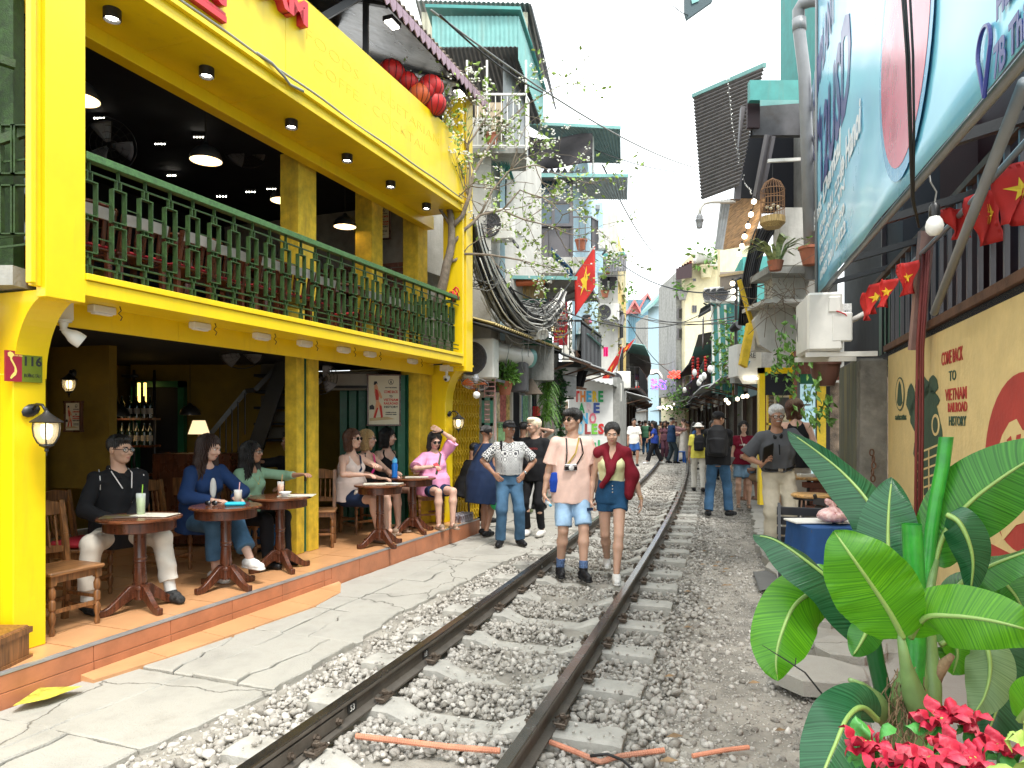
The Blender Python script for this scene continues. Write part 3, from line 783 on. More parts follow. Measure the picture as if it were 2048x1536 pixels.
# -- lanterns
def ln_(wp_,outdir,lb,sc_=1.,lit=4.,group='wall lanterns'):
 t_=TG('wall_lantern',wp_,lb,'lantern',group);o=Vector(outdir).normalized();p=Vector(wp_)
 side=o.cross(up).normalized();rot=Matrix((side,o,up)).transposed()
 m=MB();m.lt_([(.0,0),(.05*sc_,.0),(.055*sc_,.008),(.045*sc_,.02),(.02*sc_,.03),(0,.032)],10,p+up*.10*sc_,ZR(o),sx=.75,sy=1.15)
 m.ob('backplate',MK,t_,1,auto=40)
 m=MB();c=p+o*.15*sc_;m.tu([p+o*.02+up*.1*sc_,p+o*.06*sc_+up*.14*sc_,p+o*.11*sc_+up*.135*sc_,c+up*.09*sc_],.009*sc_,8);m.ob('arm',MK,t_,1)
 m=MB();m.lt_([(0,.115),(.008,.11),(.008,.10),(.015,.092),(.02,.085),(.05,.06),(.085,.035),(.095,.028),(.09,.022),(.03,.03)],16,c+V(0,0,0),caps=False)
 if sc_!=1:
  m.v=[tuple(c+(Vector(v)-c)*sc_)for v in m.v]
 m.ob('cap',MK,t_,1,auto=35)
 m=MB()
 for k in range(6):
  a=2*pi*k/6;P=[]
  for r_,z in((.078,.025),(.082,-.01),(.075,-.06),(.055,-.10),(.03,-.125)):P.append(c+V(r_*cos(a),r_*sin(a),z)*sc_)
  m.tu(P,.0045*sc_,5)
 m.lt_([(.0,-.185),(.006,-.18),(.004,-.16),(.012,-.15),(.012,-.14),(.022,-.13),(.04,-.122),(.038,-.112),(0,-.112)],12)
 m2=MB();m2.lt_([(0,-.19),(.006,-.18),(.004,-.165),(.013,-.155),(.010,-.14),(.022,-.132),(.042,-.122),(.038,-.112),(0,-.112)],12)
 m.v=m.v[:-9*12];m.f=[f for f in m.f if max(f)<len(m.v)]
 m.add([c+Vector(v)*sc_ for v in m2.v],m2.f)
 m.ob('cage',MK,t_,1,auto=40)
 m=MB();m.lt_([(.072,.02),(.076,-.01),(.069,-.06),(.05,-.095),(.028,-.115),(0,-.115)],16,caps=False);m.v=[tuple(c+Vector(v)*sc_)for v in m.v]
 gl=mat('frosted lantern glass',(.9,.85,.7),.25,bu_=0,var=.03,alpha=.45);m.ob('glass',gl,t_,1)
 m=MB();m.lt_([(0,.02),(.03,.01),(.034,-.02),(.03,-.06),(.018,-.08),(0,-.085)],12,caps=False);m.v=[tuple(c+Vector(v)*sc_)for v in m.v];m.ob('bulb',Mwa,t_,1)
 return t_
ln_(F(-5.93,-.27,1.62),F.n,'wrought black wall lantern, lit, on the left yellow pier under the 116 plate')
ln_(F(.12,-.27,1.66),F.n,'wrought black wall lantern, lit, on the far yellow pier beside the folding grille')
ln_(at(146,765,7.18),(.3,-1,0),'small lit lantern on the dim wall inside the cafe above a poster',.85)
# -- number plate
pl=TG('number_plate',F(-5.93,-.27,1.9),'red and green house number plate 116 with a little map, on the left pier','sign')
Z0,Z1=1.88,2.075
s0,s1=F.hit(10,690,-.27)[0],F.hit(83,690,-.27)[0]
z1,z0=F.hit(10,700,-.27)[1],F.hit(10,762,-.27)[1]
sm=s0+(s1-s0)*.43
M_plr=mat('plate red',(.30,.02,.04),.35,bu_=.02);M_plg=mat('plate olive',(.13,.17,.015),.3,bu_=.02);Mpy=mat('plate yellow ink',(.75,.6,.15),.5,bu_=0)
MB().fb(F,s0,sm,-.278,-.262,z0,z1).ob('map_panel',M_plr,pl);MB().fb(F,sm,s1,-.278,-.262,z0,z1).ob('number_panel',M_plg,pl)
text('116',F((sm+s1)/2,-.2615,z1-.062),ex,up,.08,Mi,pl,'number',depth=.001,width=(s1-sm)*.85,bold=.002)
text('ĐƯỜNG TÀU',F((sm+s1)/2,-.2615,z0+.04),ex,up,.03,Mi,pl,'small_words',depth=.001,width=(s1-sm)*.8)
text('TẠI HÀ NỘI',F(s0+(sm-s0)*.68,-.2615,z1-.03),ex,up,.013,Mpy,pl,'small_words',depth=.001)
def PL(u,v):return F(s0+(sm-s0)*u,-.261,z0+(z1-z0)*v)
cl=[(.10,.92),(.25,.97),(.42,.93),(.50,.86),(.40,.80),(.36,.74),(.48,.62),(.62,.48),(.68,.34),(.62,.22),(.45,.14),(.30,.07),(.25,.12),(.36,.22),(.52,.32),(.53,.44),(.42,.56),(.28,.68),(.24,.78),(.12,.82)]
MB().pm([PL(u,v)for u,v in cl],F.n*.001).ob('map_shape',Mpy,pl)
# -- security cameras
t_=TG('security_lamp',F(-5.68,-.3,2.45),'white outdoor spotlight on a junction box beside the left pier','spotlight')
MB().fb(F,-5.76,-5.64,-.36,-.26,2.33,2.468).ob('junction_box',Mw,t_,bv=.006)
q=F(-5.70,-.28,2.30);MB().lt_([(.05,.03),(.05,.015),(.03,.01),(.02,-.03),(.025,-.04),(0,-.05)],14,q).ob('mount',Mw,t_,1,auto=40)
dq=(F.u*.75-F.n*-.1+V(.3,-.2,-.55)).normalized();rq=ZR(dq)
MB().lt_([(0,-.02),(.02,0),(.03,.03),(.045,.06),(.05,.085),(.05,.125),(.046,.13),(.04,.12),(0,.115)],16,q+V(0,0,-.04),rq).ob('lamp_head',Mw,t_,1,auto=40)
t_=TG('dome_camera',F(-.12,-.2,2.45),'small white dome camera under the far end of the balcony','camera')
MB().fb(F,-.2,-.04,-.26,-.12,2.36,2.44).ob('junction_box',Mw,t_,bv=.005)
q=F(-.12,-.19,2.27);MB().lt_([(.02,.09),(.02,.03),(.045,.02),(.05,0),(.045,-.03),(.02,-.055),(0,-.06)],14,q).ob('dome',Mw,t_,1,auto=40)
MB().ball(q+F.n*-.0+V(-.01,-.035,-.03),.022).ob('eye',MK,t_,1)
# -- furniture builders
def round_table(lb,dia=.6,h=.72,group=None):
 t_=TG('round_table',(0,0,0),lb,'table',group);r=dia/2
 MB().lt_([(0,h-.028),(r-.02,h-.028),(r,h-.018),(r,h-.006),(r-.01,h),(0,h)],40).ob('table_top',M_wdt,t_,1,auto=30)
 MB().lt_([(r-.09,h-.03),(r-.045,h-.03),(r-.045,h-.10),(r-.055,h-.105),(r-.085,h-.105)],36,caps=False).ob('apron_ring',M_wd,t_,1,auto=30)
 m=MB()
 for a in(0,pi/2):m.box((0,0,h-.05),(dia-.15,.05,.035),RZ(a))
 m.ob('cross_brace',Mwm,t_)
 MB().lt_([(.045,h-.035),(.045,h-.2),(.043,h-.3),(.05,h-.315),(.043,h-.33),(.05,h-.345),(.04,h-.355),(.045,h-.42),(.05,h-.5),(.038,h-.53),(.052,h-.545),(.052,h-.56),(.042,h-.565),(.042,.08),(.02,.075),(0,.075)],22,caps=False).ob('pedestal',M_wd,t_,1,auto=35)
 for k in range(4):
  a=pi/2*k+.5;d=V(cos(a),sin(a),0);y=V(-d.y,d.x,0);pr=[(.03,.10,.20),(.08,.09,.195),(.14,.055,.145),(.19,.025,.10),(.235,.005,.065),(.27,-.001,.05),(.30,.002,.055),(.305,.02,.045)]
  m=MB();vs=[];fs=[]
  for x,lo,hi in pr:
   for yy,zz in((-.02,lo),(.02,lo),(.02,hi),(-.02,hi)):vs.append(d*x+y*yy+up*zz)
  for i in range(len(pr)-1):
   for j in range(4):jj=(j+1)%4;fs.append((i*4+j,i*4+jj,i*4+4+jj,i*4+4+j))
  fs+=[(3,2,1,0),tuple(range(len(vs)-4,len(vs)))]
  m.add(vs,fs);m.ob('leg',M_wd,t_,1,auto=35,bv=.004)
 return t_
def turned_chair(lb,group=None,mm=None,seat_h=.43,cushion=None):
 mm=mm or Mwm;t_=TG('wooden_chair',(0,0,0),lb,'chair',group);h=seat_h
 MB().rb_((0,0,h-.012),(.40,.38,.028),.008).ob('seat',Mwx,t_)
 m=MB();m.box((0,.15,h-.05),(.32,.02,.05));m.box((0,-.15,h-.05),(.32,.02,.05));m.box((.165,0,h-.05),(.02,.30,.05));m.box((-.165,0,h-.05),(.02,.30,.05));m.ob('seat_rail',mm,t_)
 for sx in(-1,1):
  m=MB();m.box((sx*.165,.15,h-.055),(.04,.04,.07));m.lt_([(.018,h-.09),(.014,h-.10),(.024,h-.13),(.022,h-.17),(.013,h-.185),(.022,h-.20),(.022,h-.255),(.013,h-.265),(.025,h-.30),(.02,h-.34),(.012,h-.37),(.021,.03),(.014,0)],12,(sx*.165,.15,0));m.ob('leg',mm,t_,1,auto=35)
  m=MB();P=[(sx*.165,-.19,0),(sx*.165,-.165,.2),(sx*.165,-.165,h),(sx*.165,-.19,h+.2),(sx*.165,-.235,h+.44)]
  for a,b in zip(P,P[1:]):m.bar(a,b,.038,.034,(0,1,0))
  m.ob('back_post',mm,t_)
 def rail_(z,y,hh,name='back_rail'):
  MB().grid(lambda u,v:V((u-.5)*.30,y-.02*sin(pi*u),z+v*hh*(1+.35*sin(pi*u))),8,1,.018).ob(name,mm,t_)
 rail_(h+.34,-.215,.085,'crest_rail');rail_(h+.07,-.175,.04)
 for k in range(5):
  x=-.11+k*.055;m=MB();rot=Euler((.14,0,0)).to_matrix();m.lt_([(.006,0),(.009,.03),(.006,.05),(.012,.10),(.006,.14),(.010,.18),(.006,.23)],8,(x,-.188,h+.105),rot);m.ob('spindle',mm,t_,1,auto=40)
 for z in(.12,.2):
  for sx in(-.165,.165):MB().bar((sx,.15,z),(sx,-.17,z),.02,.025).ob('stretcher',mm,t_)
 for y in(.15,-.17):MB().bar((-.165,y,.16),(.165,y,.16),.02,.025).ob('stretcher',mm,t_)
 if cushion:MB().rb_((0,.0,h+.02),(.37,.35,.04),.015).ob('cushion',cushion,t_,1)
 return t_
def slat_chair(lb,group):
 t_=TG('slat_back_chair',(0,0,0),lb,'chair',group);h=.43
 MB().rb_((0,0,h-.015),(.40,.38,.03),.008).ob('seat',M_wd,t_)
 MB().rb_((0,0,h+.02),(.38,.36,.035),.014).ob('cushion',mat('red patterned cushion',(.42,.015,.03),.8,var=.5,scale=40,col2=(.5,.3,.25)),t_,sm=True)
 for sx in(-1,1):
  for sy in(-1,1):MB().bar((sx*.175,sy*.165,0),(sx*.17,sy*.16,h-.03),.035,.035,(0,1,0)).ob('leg',M_wd,t_)
  MB().bar((sx*.175,-.17,h),(sx*.17,-.22,h+.42),.035,.03,(0,1,0)).ob('back_post',M_wd,t_)
 MB().grid(lambda u,v:V((u-.5)*.33,-.205-.02*sin(pi*u)-.02*v,h+.30+v*.12),8,1,.016).ob('crest_rail',mat('pale sheen wood face',(.42,.38,.36),.3,var=.2,bu_=.1),t_)  # white reflection on the backrest painted in as a pale crest rail colour
 for k in range(5):
  x=-.12+k*.06;MB().bar((x,-.175,h+.02),(x,-.205,h+.31),.026,.012,(0,1,0)).ob('slat',M_wd,t_)
 return t_
def place(o,loc,rz_):o.location=loc;o.rotation_euler=(0,0,rz_);return o
FA=atan2(F.u.y,F.u.x)-pi/2
def ry(deg):return-rad(deg)
tabs=[(280,5.40,'nearest round mahogany table with menus and a tall green drink on it'),(452,6.10,'round mahogany table with the turquoise glasses case on it'),(560,6.85,'round mahogany table with the orange drink, left of the yellow column'),(760,8.15,'round mahogany table in front of the women seated past the column'),(826,9.15,'round mahogany table with the blue water bottle on it')]
TB=[]
t0=round_table('x',group='round cafe tables')
for k,(px,D,lab)in enumerate(tabs):
 p=V((px-1024)/FP*D,D,.2)
 o=t0 if k==0 else cpt(t0);o['label']=lab;place(o,p,rnd(0,1.));TB.append(p)
ch=turned_chair('wooden chair with turned legs nearest the left pier, side on to the street','turned leg chairs on the cafe floor')
c0=gnd(160,1245,.2);place(ch,V(-3.18,4.93,.2),ry(112))
cs=[(V(-3.55,5.75,.2),ry(95),'turned wooden chair behind the nearest one, with a red cushion'),(V(-3.35,6.75,.2),ry(110),'turned wooden chair under the man in the black jacket'),(V(-2.75,7.35,.2),ry(100),'turned wooden chair the women sit on at the second table'),(V(-2.25,8.15,.2),ry(170),'empty turned wooden chair behind the third table'),(F(-1.15,-.95,.2),ry(130),'turned wooden chair under the woman in the navy skirt'),(F(-.22,-.42,.2),ry(160),'reddish wooden chair under the woman in the pink shirt')]
for p,r_,l in cs:
 o=cpt(ch,lb=l);place(o,p,r_)
m=MB();m.rb_(V(-3.50,5.72,.67),(.36,.34,.05),.02,RZ(ry(95)));tag(m.ob('cushion',mat('red patterned cushion',(.42,.015,.03)),sm=True),'red seat cushion on the second wooden chair','cushion')
for k,(s,t)in enumerate(((-5.2,-.85),(-4.1,-.85),(-3.05,-.85),(-1.75,-.85))):
 o=cpt(t0);o['label']=['round table upstairs behind the railing nearest the left post','second round table upstairs behind the railing','third round table upstairs, left of the yellow pillar','round table upstairs, right of the yellow pillar'][k];place(o,F(s,t,2.575),.4);o['group']='round tables upstairs'
sc0=slat_chair('x','slat backed chairs upstairs')
k=0
for s in np.arange(-5.62,-1.0,.43):
 if-2.8<s<-2.3:continue
 o=sc0 if k==0 else cpt(sc0)
 place(o,F(s,-.34+(k%3)*.03,2.575),FA+pi/2+rnd(-.15,.15));o.scale=(1,1,.62);o['label']='slat backed chair upstairs, %s behind the green railing'%['first','second','third','fourth','fifth','sixth','seventh','eighth','ninth','tenth','eleventh','twelfth'][k];k+=1
 # -- pendant lamps
M_shin=mat('warm lit shade inside',(.95,.75,.45),.6,bu_=0,var=.04,emit=.9)
def pendant(p,top,lb,r=.15,h=.15,group='black pendant lamps'):
 t_=TG('pendant_lamp',p,lb,'pendant lamp',group);k=r/.15
 MB().lt_([(.15*k,0),(.148*k,.03*k),(.13*k,.08*k),(.09*k,.125*k),(.04*k,.15*k),(.025*k,.18*k),(0,.19*k)],28,p,caps=False).ob('shade',MK,t_,1)
 MB().lt_([(.145*k,.002),(.143*k,.03*k),(.125*k,.075*k),(.085*k,.12*k),(0,.14*k)],28,p,caps=False).ob('inner_shade',M_shin,t_,1)
 MB().ball(Vector(p)+V(0,0,.06*k),.035*k).ob('bulb',Mwa,t_,1)
 MB().tu([Vector(p)+V(0,0,.18*k),V(p[0],p[1],top)],.004,5).ob('cord',MK,t_)
 return t_
for(px,py,D,l)in((158,200,5.5,'black pendant lamp upstairs half hidden by the left post'),(412,322,6.8,'black pendant lamp upstairs over the railing, largest in view'),(567,402,8.2,'black pendant lamp upstairs just left of the yellow pillar'),(690,454,9.4,'black pendant lamp upstairs in front of the brick wall')):
 pendant(at(px,py,D),4.95,l)
pendant(at(380,830,8.9),2.45,'glowing pendant lamp inside, above the pleated table lamp',.125)
pendant(at(232,833,8.3),2.45,'unlit dark pendant lamp deep inside the cafe, left',.15)
for k,(px,py)in enumerate(((198,177),(320,288),(397,273),(443,393),(501,384),(543,378),(583,433),(343,324))):
 D=7.5+k*.25;q=at(px,py,D);q.z=min(q.z,4.9)
 t_=TG('track_light',q,'tiny cluster of ceiling spots in the dark upstairs, '+['leftmost of all','left, above the big pendant','just above the big pendant','past the big pendant','fifth towards the pillar','over the second pendant','nearest the yellow pillar','low, left of the big pendant'][k],'spot light','small spot clusters on the dark upstairs ceiling')
 MB().box(q+V(0,0,.02),(.13,.02,.02)).ob('housing',MK,t_)
 m=MB()
 for d in(-.05,-.017,.017,.05):m.ball(q+V(d,0,0),.007,8,5)
 m.ob('bulbs',Mw2,t_)
def fan(p,d,r,lb,group=None,rotm=None,blade=None,body=None):
 t_=TG('wall_fan',p,lb,'fan',group);rq=ZR(Vector(d).normalized());body=body or MK
 for rr in(r,r*.75,r*.5,r*.25):
  m=MB();P=[Vector(p)+rq@V(rr*cos(a),rr*sin(a),.05*(1-rr/r))for a in LS(33)];m.tu(P,.003 if rr<r else.006,5);m.ob('cage_ring',body,t_,1)
 m=MB()
 for a in LS(17)[:-1]:m.tu([Vector(p)+rq@V(.03*cos(a),.03*sin(a),.06),Vector(p)+rq@V(r*.6*cos(a),r*.6*sin(a),.04),Vector(p)+rq@V(r*cos(a),r*sin(a),0)],.0015,4)
 m.ob('cage_wires',body,t_)
 for k in range(3):
  m=MB();a0_=2*pi*k/3
  def fn(u,v):
   rr=.03+u*r*.8;aa=a0_+(v-.5)*1.1*(1-.2*u);return Vector(p)+rq@V(rr*cos(aa),rr*sin(aa),.02+(v-.5)*.04)
  m.grid(fn,6,4,.002);m.ob('blade',blade or mat('dull grey blade',(.12,.12,.13),.4),t_,sm=True)
 MB().lt_([(.04,-.02),(.05,-.10),(.03,-.15),(0,-.16)],14,p,rq).ob('motor',body,t_,1)
 return t_
fan(at(220,290,6.9),(.2,-.9,-.3),.24,'dark caged fan in the gloom upstairs, left of the big pendant')
fan(at(490,300,8.6),(.1,-.5,-.8),.26,'dark ceiling fan in the gloom upstairs near the pillar')
fan(at(483,705,8.2),(.3,-.7,-.7),.24,'dark caged fan under the ground floor ceiling')
fan(at(645,758,8.8),(.6,-.7,-.3),.2,'dark caged fan just right of the yellow column, ground floor')
# -- staircase, door frame, shelves, table lamp at the back
st=TG('staircase',at(480,900,9),'dark steel staircase with a railing climbing at the back of the cafe','staircase')
A=at(372,900,9.2);B=at(500,740,9.4);Cc=at(520,735,9.4)
m=MB();m.bar(at(395,900,9.1),at(492,782,9.3),.05,.06);m.bar(at(492,782,9.3),at(510,780,9.3),.05,.06);m.bar(at(510,780,9.3),at(548,740,9.4),.05,.06);m.ob('handrail',MK,st)
for px,y0,y1 in((424,868,905),(440,849,905),(452,833,905),(464,818,905),(476,803,905),(490,786,870)):
 MB().tu([at(px,y0,9.2),at(px,y1,9.2)],.010,6).ob('baluster',MK,st)
for k in range(6):
 m=MB();q=at(560,880-k*32,9.6);m.box(q,(.62,.28,.035));m.ob('tread',Md,st)
 MB().box(q+V(0,.14,.1),(.62,.02,.15)).ob('riser',mat('grey riser',(.11,.10,.08),.8),st)
MB().bar(at(510,900,9.3),at(590,660,9.3),.06,.2).ob('stringer',MK,st)
m=MB();q=at(318,850,9.6)
for x0,x1,z0,z1 in((-.36,-.28,.2,2.2),(.28,.36,.2,2.2),(-.36,.36,2.12,2.2)):m.box((q.x+(x0+x1)/2,q.y,(z0+z1)/2),(x1-x0,.1,z1-z0))
m.ob('door_frame',Mg,cafe)
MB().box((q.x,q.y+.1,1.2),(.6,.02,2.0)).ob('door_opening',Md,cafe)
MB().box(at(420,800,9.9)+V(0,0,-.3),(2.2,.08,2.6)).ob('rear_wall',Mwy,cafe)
sh=TG('bottle_shelf',at(268,850,8.6),'black metal shelf of bottles against the back wall','shelf')
m=MB()
for dx in(-.22,.0,.25):m.tu([at(268,740,8.6)+V(dx,0,0),V(at(268,740,8.6).x+dx,8.6,.2)],.018,8)
m.tu([at(245,752,8.6),at(275,752,8.6)],.02,8);m.ob('pipe_frame',MK,sh,1)
for z in(1.0,1.35,1.68):
 MB().box((at(268,0,8.6).x,8.6,z),(.55,.22,.025)).ob('board',M_wd,sh)
M_btl=mat('dark bottle glass',(.01,.02,.012),.08,bu_=0,spec=.8)
bb=None
for z in(1.36,1.69):
 for dx in(-.2,-.12,-.03,.06,.15,.22):
  q=V(at(268,0,8.6).x+dx,8.55,z+.002)
  t2=TG('bottle',q,'dark wine bottle on the %s shelf at the back, %s from the left'%('upper'if z>1.5 else'lower',['first','second','third','fourth','fifth','sixth'][[-.2,-.12,-.03,.06,.15,.22].index(dx)]),'bottle','bottles on the back shelf')
  MB().lt_([(.034,0),(.034,.15),(.03,.18),(.012,.215),(.012,.27),(0,.27)],12,q).ob('glass',M_btl,t2,1,auto=50);MB().lt_([(.035,.05),(.035,.12)],12,q,caps=False).ob('bottle_label',Mmo,t2,1)
lp=TG('table_lamp',at(398,892,8.2),'table lamp with a cream pleated shade glowing at the back of the cafe','lamp')
q=at(398,863,8.2);MB().lt_([(.115,-.0),(.065,.16)],48,q+V(0,0,-.03),caps=False,flute=.04,fn=24).ob('shade',mat('cream pleated fabric',(.85,.66,.36),.8,bu_=.05,var=.05,emit=.5),lp,sm=True)
MB().lt_([(.06,-.30),(.06,-.28),(.015,-.26),(.03,-.2),(.012,-.12),(.008,0)],14,q).ob('stand',M_wd,lp,1)
cb=TG('sideboard',V(q.x,8.3,.2),'dark wooden sideboard under the pleated lamp','sideboard');MB().rb_((q.x-.05,8.3,.2+.55),(.9,.4,1.05),.01).ob('carcass',M_wd,cb);MB().box((q.x-.05,8.09,.9),(.4,.02,.2)).ob('drawer',Mwm,cb)
for k,px in enumerate((278,290)):
 m=MB();q=at(px,785,9.4);m.box(q,(.03,.02,.26));o=m.ob('slot_window',mat('amber light slot',(1,.62,.15),.5,emit=1.2,bu_=0),cafe)
t_=TG('indoor_air_conditioner',at(708,765,9.9),'white wall air conditioner in the dark beside the big poster','air conditioner');MB().rb_(at(706,762,9.9),(.75,.2,.26),.04).ob('casing',mat('dull ivory',(.30,.28,.24),.5),t_);MB().box(at(706,774,9.79),(.7,.02,.04)).ob('louvre',MK,t_)
# -- left side of the lane beyond the cafe
Mp=mat('whitewashed plaster',(.50,.49,.45),.9,var=.12,bu_=.4,bs=30,di=.5,dc=(.25,.24,.21),ds=1.1,sk_=True)
Mc=mat('stained grey concrete',(.30,.30,.28),.9,var=.25,bu_=.5,bs=30,di=.6,dc=(.09,.085,.075),ds=1.2,sk_=True)
Mpc=mat('cream plaster',(.62,.56,.36),.85,var=.1,bu_=.3,di=.4,dc=(.33,.28,.18),ds=1.,sk_=True)
Mpy=mat('ochre yellow plaster',(.60,.42,.12),.85,var=.12,bu_=.3,di=.4,dc=(.3,.2,.08),ds=1.2,sk_=True)
Mlb=mat('pale blue plaster',(.42,.58,.66),.85,var=.1,bu_=.3,di=.35,dc=(.3,.33,.32),ds=1.2,sk_=True)
Mt=mat('teal sheet metal',(.05,.26,.24),.5,var=.15,bu_=.05,di=.35,dc=(.12,.2,.17),ds=3,sk_=True)
Mtp=mat('faded teal sheet metal',(.16,.36,.34),.5,var=.15,bu_=.05,di=.4,dc=(.25,.33,.28),ds=3,sk_=True)
Mbm=mat('slate blue sheet metal',(.13,.26,.33),.5,var=.12,bu_=.05,di=.35,dc=(.2,.27,.28),ds=2,sk_=True)
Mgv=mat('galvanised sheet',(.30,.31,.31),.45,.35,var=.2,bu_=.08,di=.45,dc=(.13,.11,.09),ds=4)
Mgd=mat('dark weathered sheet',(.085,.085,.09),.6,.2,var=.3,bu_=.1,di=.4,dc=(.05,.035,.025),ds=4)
Mfi=mat('brown cement sheet',(.16,.12,.085),.8,var=.3,bu_=.2,di=.4,ds=4)
Mwn=mat('window glass blue',(.05,.10,.14),.08,var=.3,scale=2,bu_=.02,bs=6,spec=.8)
Mwi=mat('dark window glass',(.012,.016,.02),.08,var=.3,bu_=.02,bs=5,spec=.8)
Mal=mat('grey brown aluminium',(.13,.12,.125),.4,.3,var=.1,bu_=.02)
Mpi=mat('grey plastic pipe',(.23,.24,.25),.4,var=.1,bu_=.03)
Mop=mat('orange conduit',(.60,.14,.05),.5,var=.1,bu_=.05,di=.2,dc=(.3,.12,.07))
Mba=wood('bamboo blind',(.42,.28,.11),.7,axis=2,sc_=2)
Mfa=mat('black shade cloth',(.035,.032,.035),.9,var=.3,bu_=.2,bs=40)
Mru=mat('rusty steel',(.15,.075,.045),.8,.2,var=.4,bu_=.3)
Mle=mat('leaf green',(.06,.16,.02),.5,var=.45,scale=30,bu_=.05,col2=(.16,.34,.05),spec=.4)
Mld=mat('dark leaf green',(.02,.075,.018),.45,var=.4,scale=30,bu_=.05,spec=.4)
Mpt=mat('terracotta pot',(.38,.13,.07),.8,var=.15,bu_=.15,di=.3)
Mcb=mat('black cable',(.010,.010,.011),.5,bu_=0)
Mcg=mat('grey cable',(.20,.20,.19),.6,bu_=0)
Mlt=mat('red silk lantern',(.50,.012,.01),.5,var=.1,bu_=.05)
Mbu=mat('white bulb glass',(.75,.75,.72),.25,bu_=0,var=.02)
Mbl=mat('lit bulb',(1,.85,.6),.3,bu_=0,emit=2.5)
Mfl=mat('red flag cloth',(.52,.02,.015),.7,var=.12,bu_=.1,bs=30);Msr=mat('yellow flag star',(.80,.55,.03),.7,bu_=0)
def TH(name,px,py,D,lb,cat,group=None,kind=None):return TG(name,at(px,py,D),lb,cat,group,kind)
def sf_(fr,s0,s1,t0,t1,z0,z1,mat_,par,name,bv=0):
 b=MB();b.fb(fr,s0,s1,t0,t1,z0,z1);return b.ob(name,mat_,par,bv=bv)
def wc(par,x0,x1,y0,y1,D,mat_,name='wall',depth=.2,skew=0):
 a=at(x0,y1,D);b=at(x1,y0,D+skew);m=MB()
 p=[V(a.x,D,a.z),V(b.x,D+skew,a.z),V(b.x,D+skew+depth,a.z),V(a.x,D+depth,a.z)];q=[V(v.x,v.y,b.z)for v in p]
 m.hexa(p+q);return m.ob(name,mat_,par)
def wp_(par,A,B,z0,z1,th,mat_,name='wall',corr_=0,amp=.014,bv=0):
 A=V(A[0],A[1],0);B=V(B[0],B[1],0);n=(B-A).cross(up).normalized()*th;m=MB()
 if corr_:
  corr(m,A+up*z0,B+up*z0,B+up*z1,A+up*z1,max(2,int((B-A).length/corr_)),amp,1,.004)
 else:m.hexa([A+up*z0,B+up*z0,B+n+up*z0,A+n+up*z0,A+up*z1,B+up*z1,B+n+up*z1,A+n+up*z1])
 return m.ob(name,mat_,par,bv=bv)
def sh_(par,pts,waves,mat_,name='roof_sheet',amp=.014,thick=.006,along=1,sub=4):
 m=MB();corr(m,*pts[:4],waves,amp,along,thick,sub);return m.ob(name,mat_,par)
def wn_(par,A,B,z0,z1,nx=2,nz=2,fm=None,gm=None,out=.04,fw=.05):
 A=V(A[0],A[1],0);B=V(B[0],B[1],0);d=(B-A);L=d.length;d.normalize();n=d.cross(up)
 f=MB()
 def bar_(u0,u1,a,b,o=out):f.hexa([A+d*u0+up*a,A+d*u1+up*a,A+d*u1+n*o+up*a,A+d*u0+n*o+up*a,A+d*u0+up*b,A+d*u1+up*b,A+d*u1+n*o+up*b,A+d*u0+n*o+up*b])
 bar_(0,L,z0,z0+fw);bar_(0,L,z1-fw,z1);bar_(0,fw,z0+fw,z1-fw);bar_(L-fw,L,z0+fw,z1-fw)
 for i in range(1,nx):bar_(L*i/nx-fw/2,L*i/nx+fw/2,z0+fw,z1-fw,out*.9)
 for j in range(1,nz):z=z0+(z1-z0)*j/nz;bar_(fw,L-fw,z-fw/2,z+fw/2,out*.8)
 w=f.ob('window',fm or Mal,par)
 for i in range(nx):
  for j in range(nz):
   g_=MB();u0,u1=L*i/nx+fw*.5,L*(i+1)/nx-fw*.5;a,b=z0+(z1-z0)*j/nz+fw*.5,z0+(z1-z0)*(j+1)/nz-fw*.5
   g_.hexa([A+d*u0+n*.006+up*a,A+d*u1+n*.006+up*a,A+d*u1+n*(out*.45)+up*a,A+d*u0+n*(out*.45)+up*a,A+d*u0+n*.006+up*b,A+d*u1+n*.006+up*b,A+d*u1+n*(out*.45)+up*b,A+d*u0+n*(out*.45)+up*b])
   g_.ob('pane',gm or Mwn,w)
 return w
def ac_(p,facing,lb,w=.78,h=.56,d=.28,round_=True,shell=None):
 t_=TG('air_conditioner',p,lb,'air conditioner','outdoor air conditioner units');a=atan2(facing[1],facing[0])+pi/2;rot=RZ(a);p=Vector(p)
 MB().rb_(p,(w,d,h),.02,rot).ob('casing',shell or Mw,t_)
 c=p+rot@V(-.12,-d/2-.002,0);m=MB();rq=rot@Euler((pi/2,0,0)).to_matrix()
 m.lt_([(h*.42,0),(h*.42,.012),(h*.40,.014),(h*.36,.004),(0,.004)],24,c,rq,caps=False);m.ob('fan_recess',Mgd,t_,1)
 m=MB()
 for r_ in(.08,.14,.20,h*.40):m.tu([c+rq@V(r_*cos(x),r_*sin(x),.014)for x in LS(21)],.004,4)
 for x in np.linspace(0,pi,6)[:-1]:m.tu([c+rq@V(h*.4*cos(x),h*.4*sin(x),.015),c-rq@V(h*.4*cos(x),h*.4*sin(x),-.015)],.004,4)
 m.ob('fan_grille',Mal,t_)
 m=MB()
 for x in(-.28,.28):m.bar(p+rot@V(x,-.1,-h/2-.03),p+rot@V(x,d/2+.2,-h/2-.03),.03,.04)
 m.ob('bracket',Mgd,t_)
 return t_
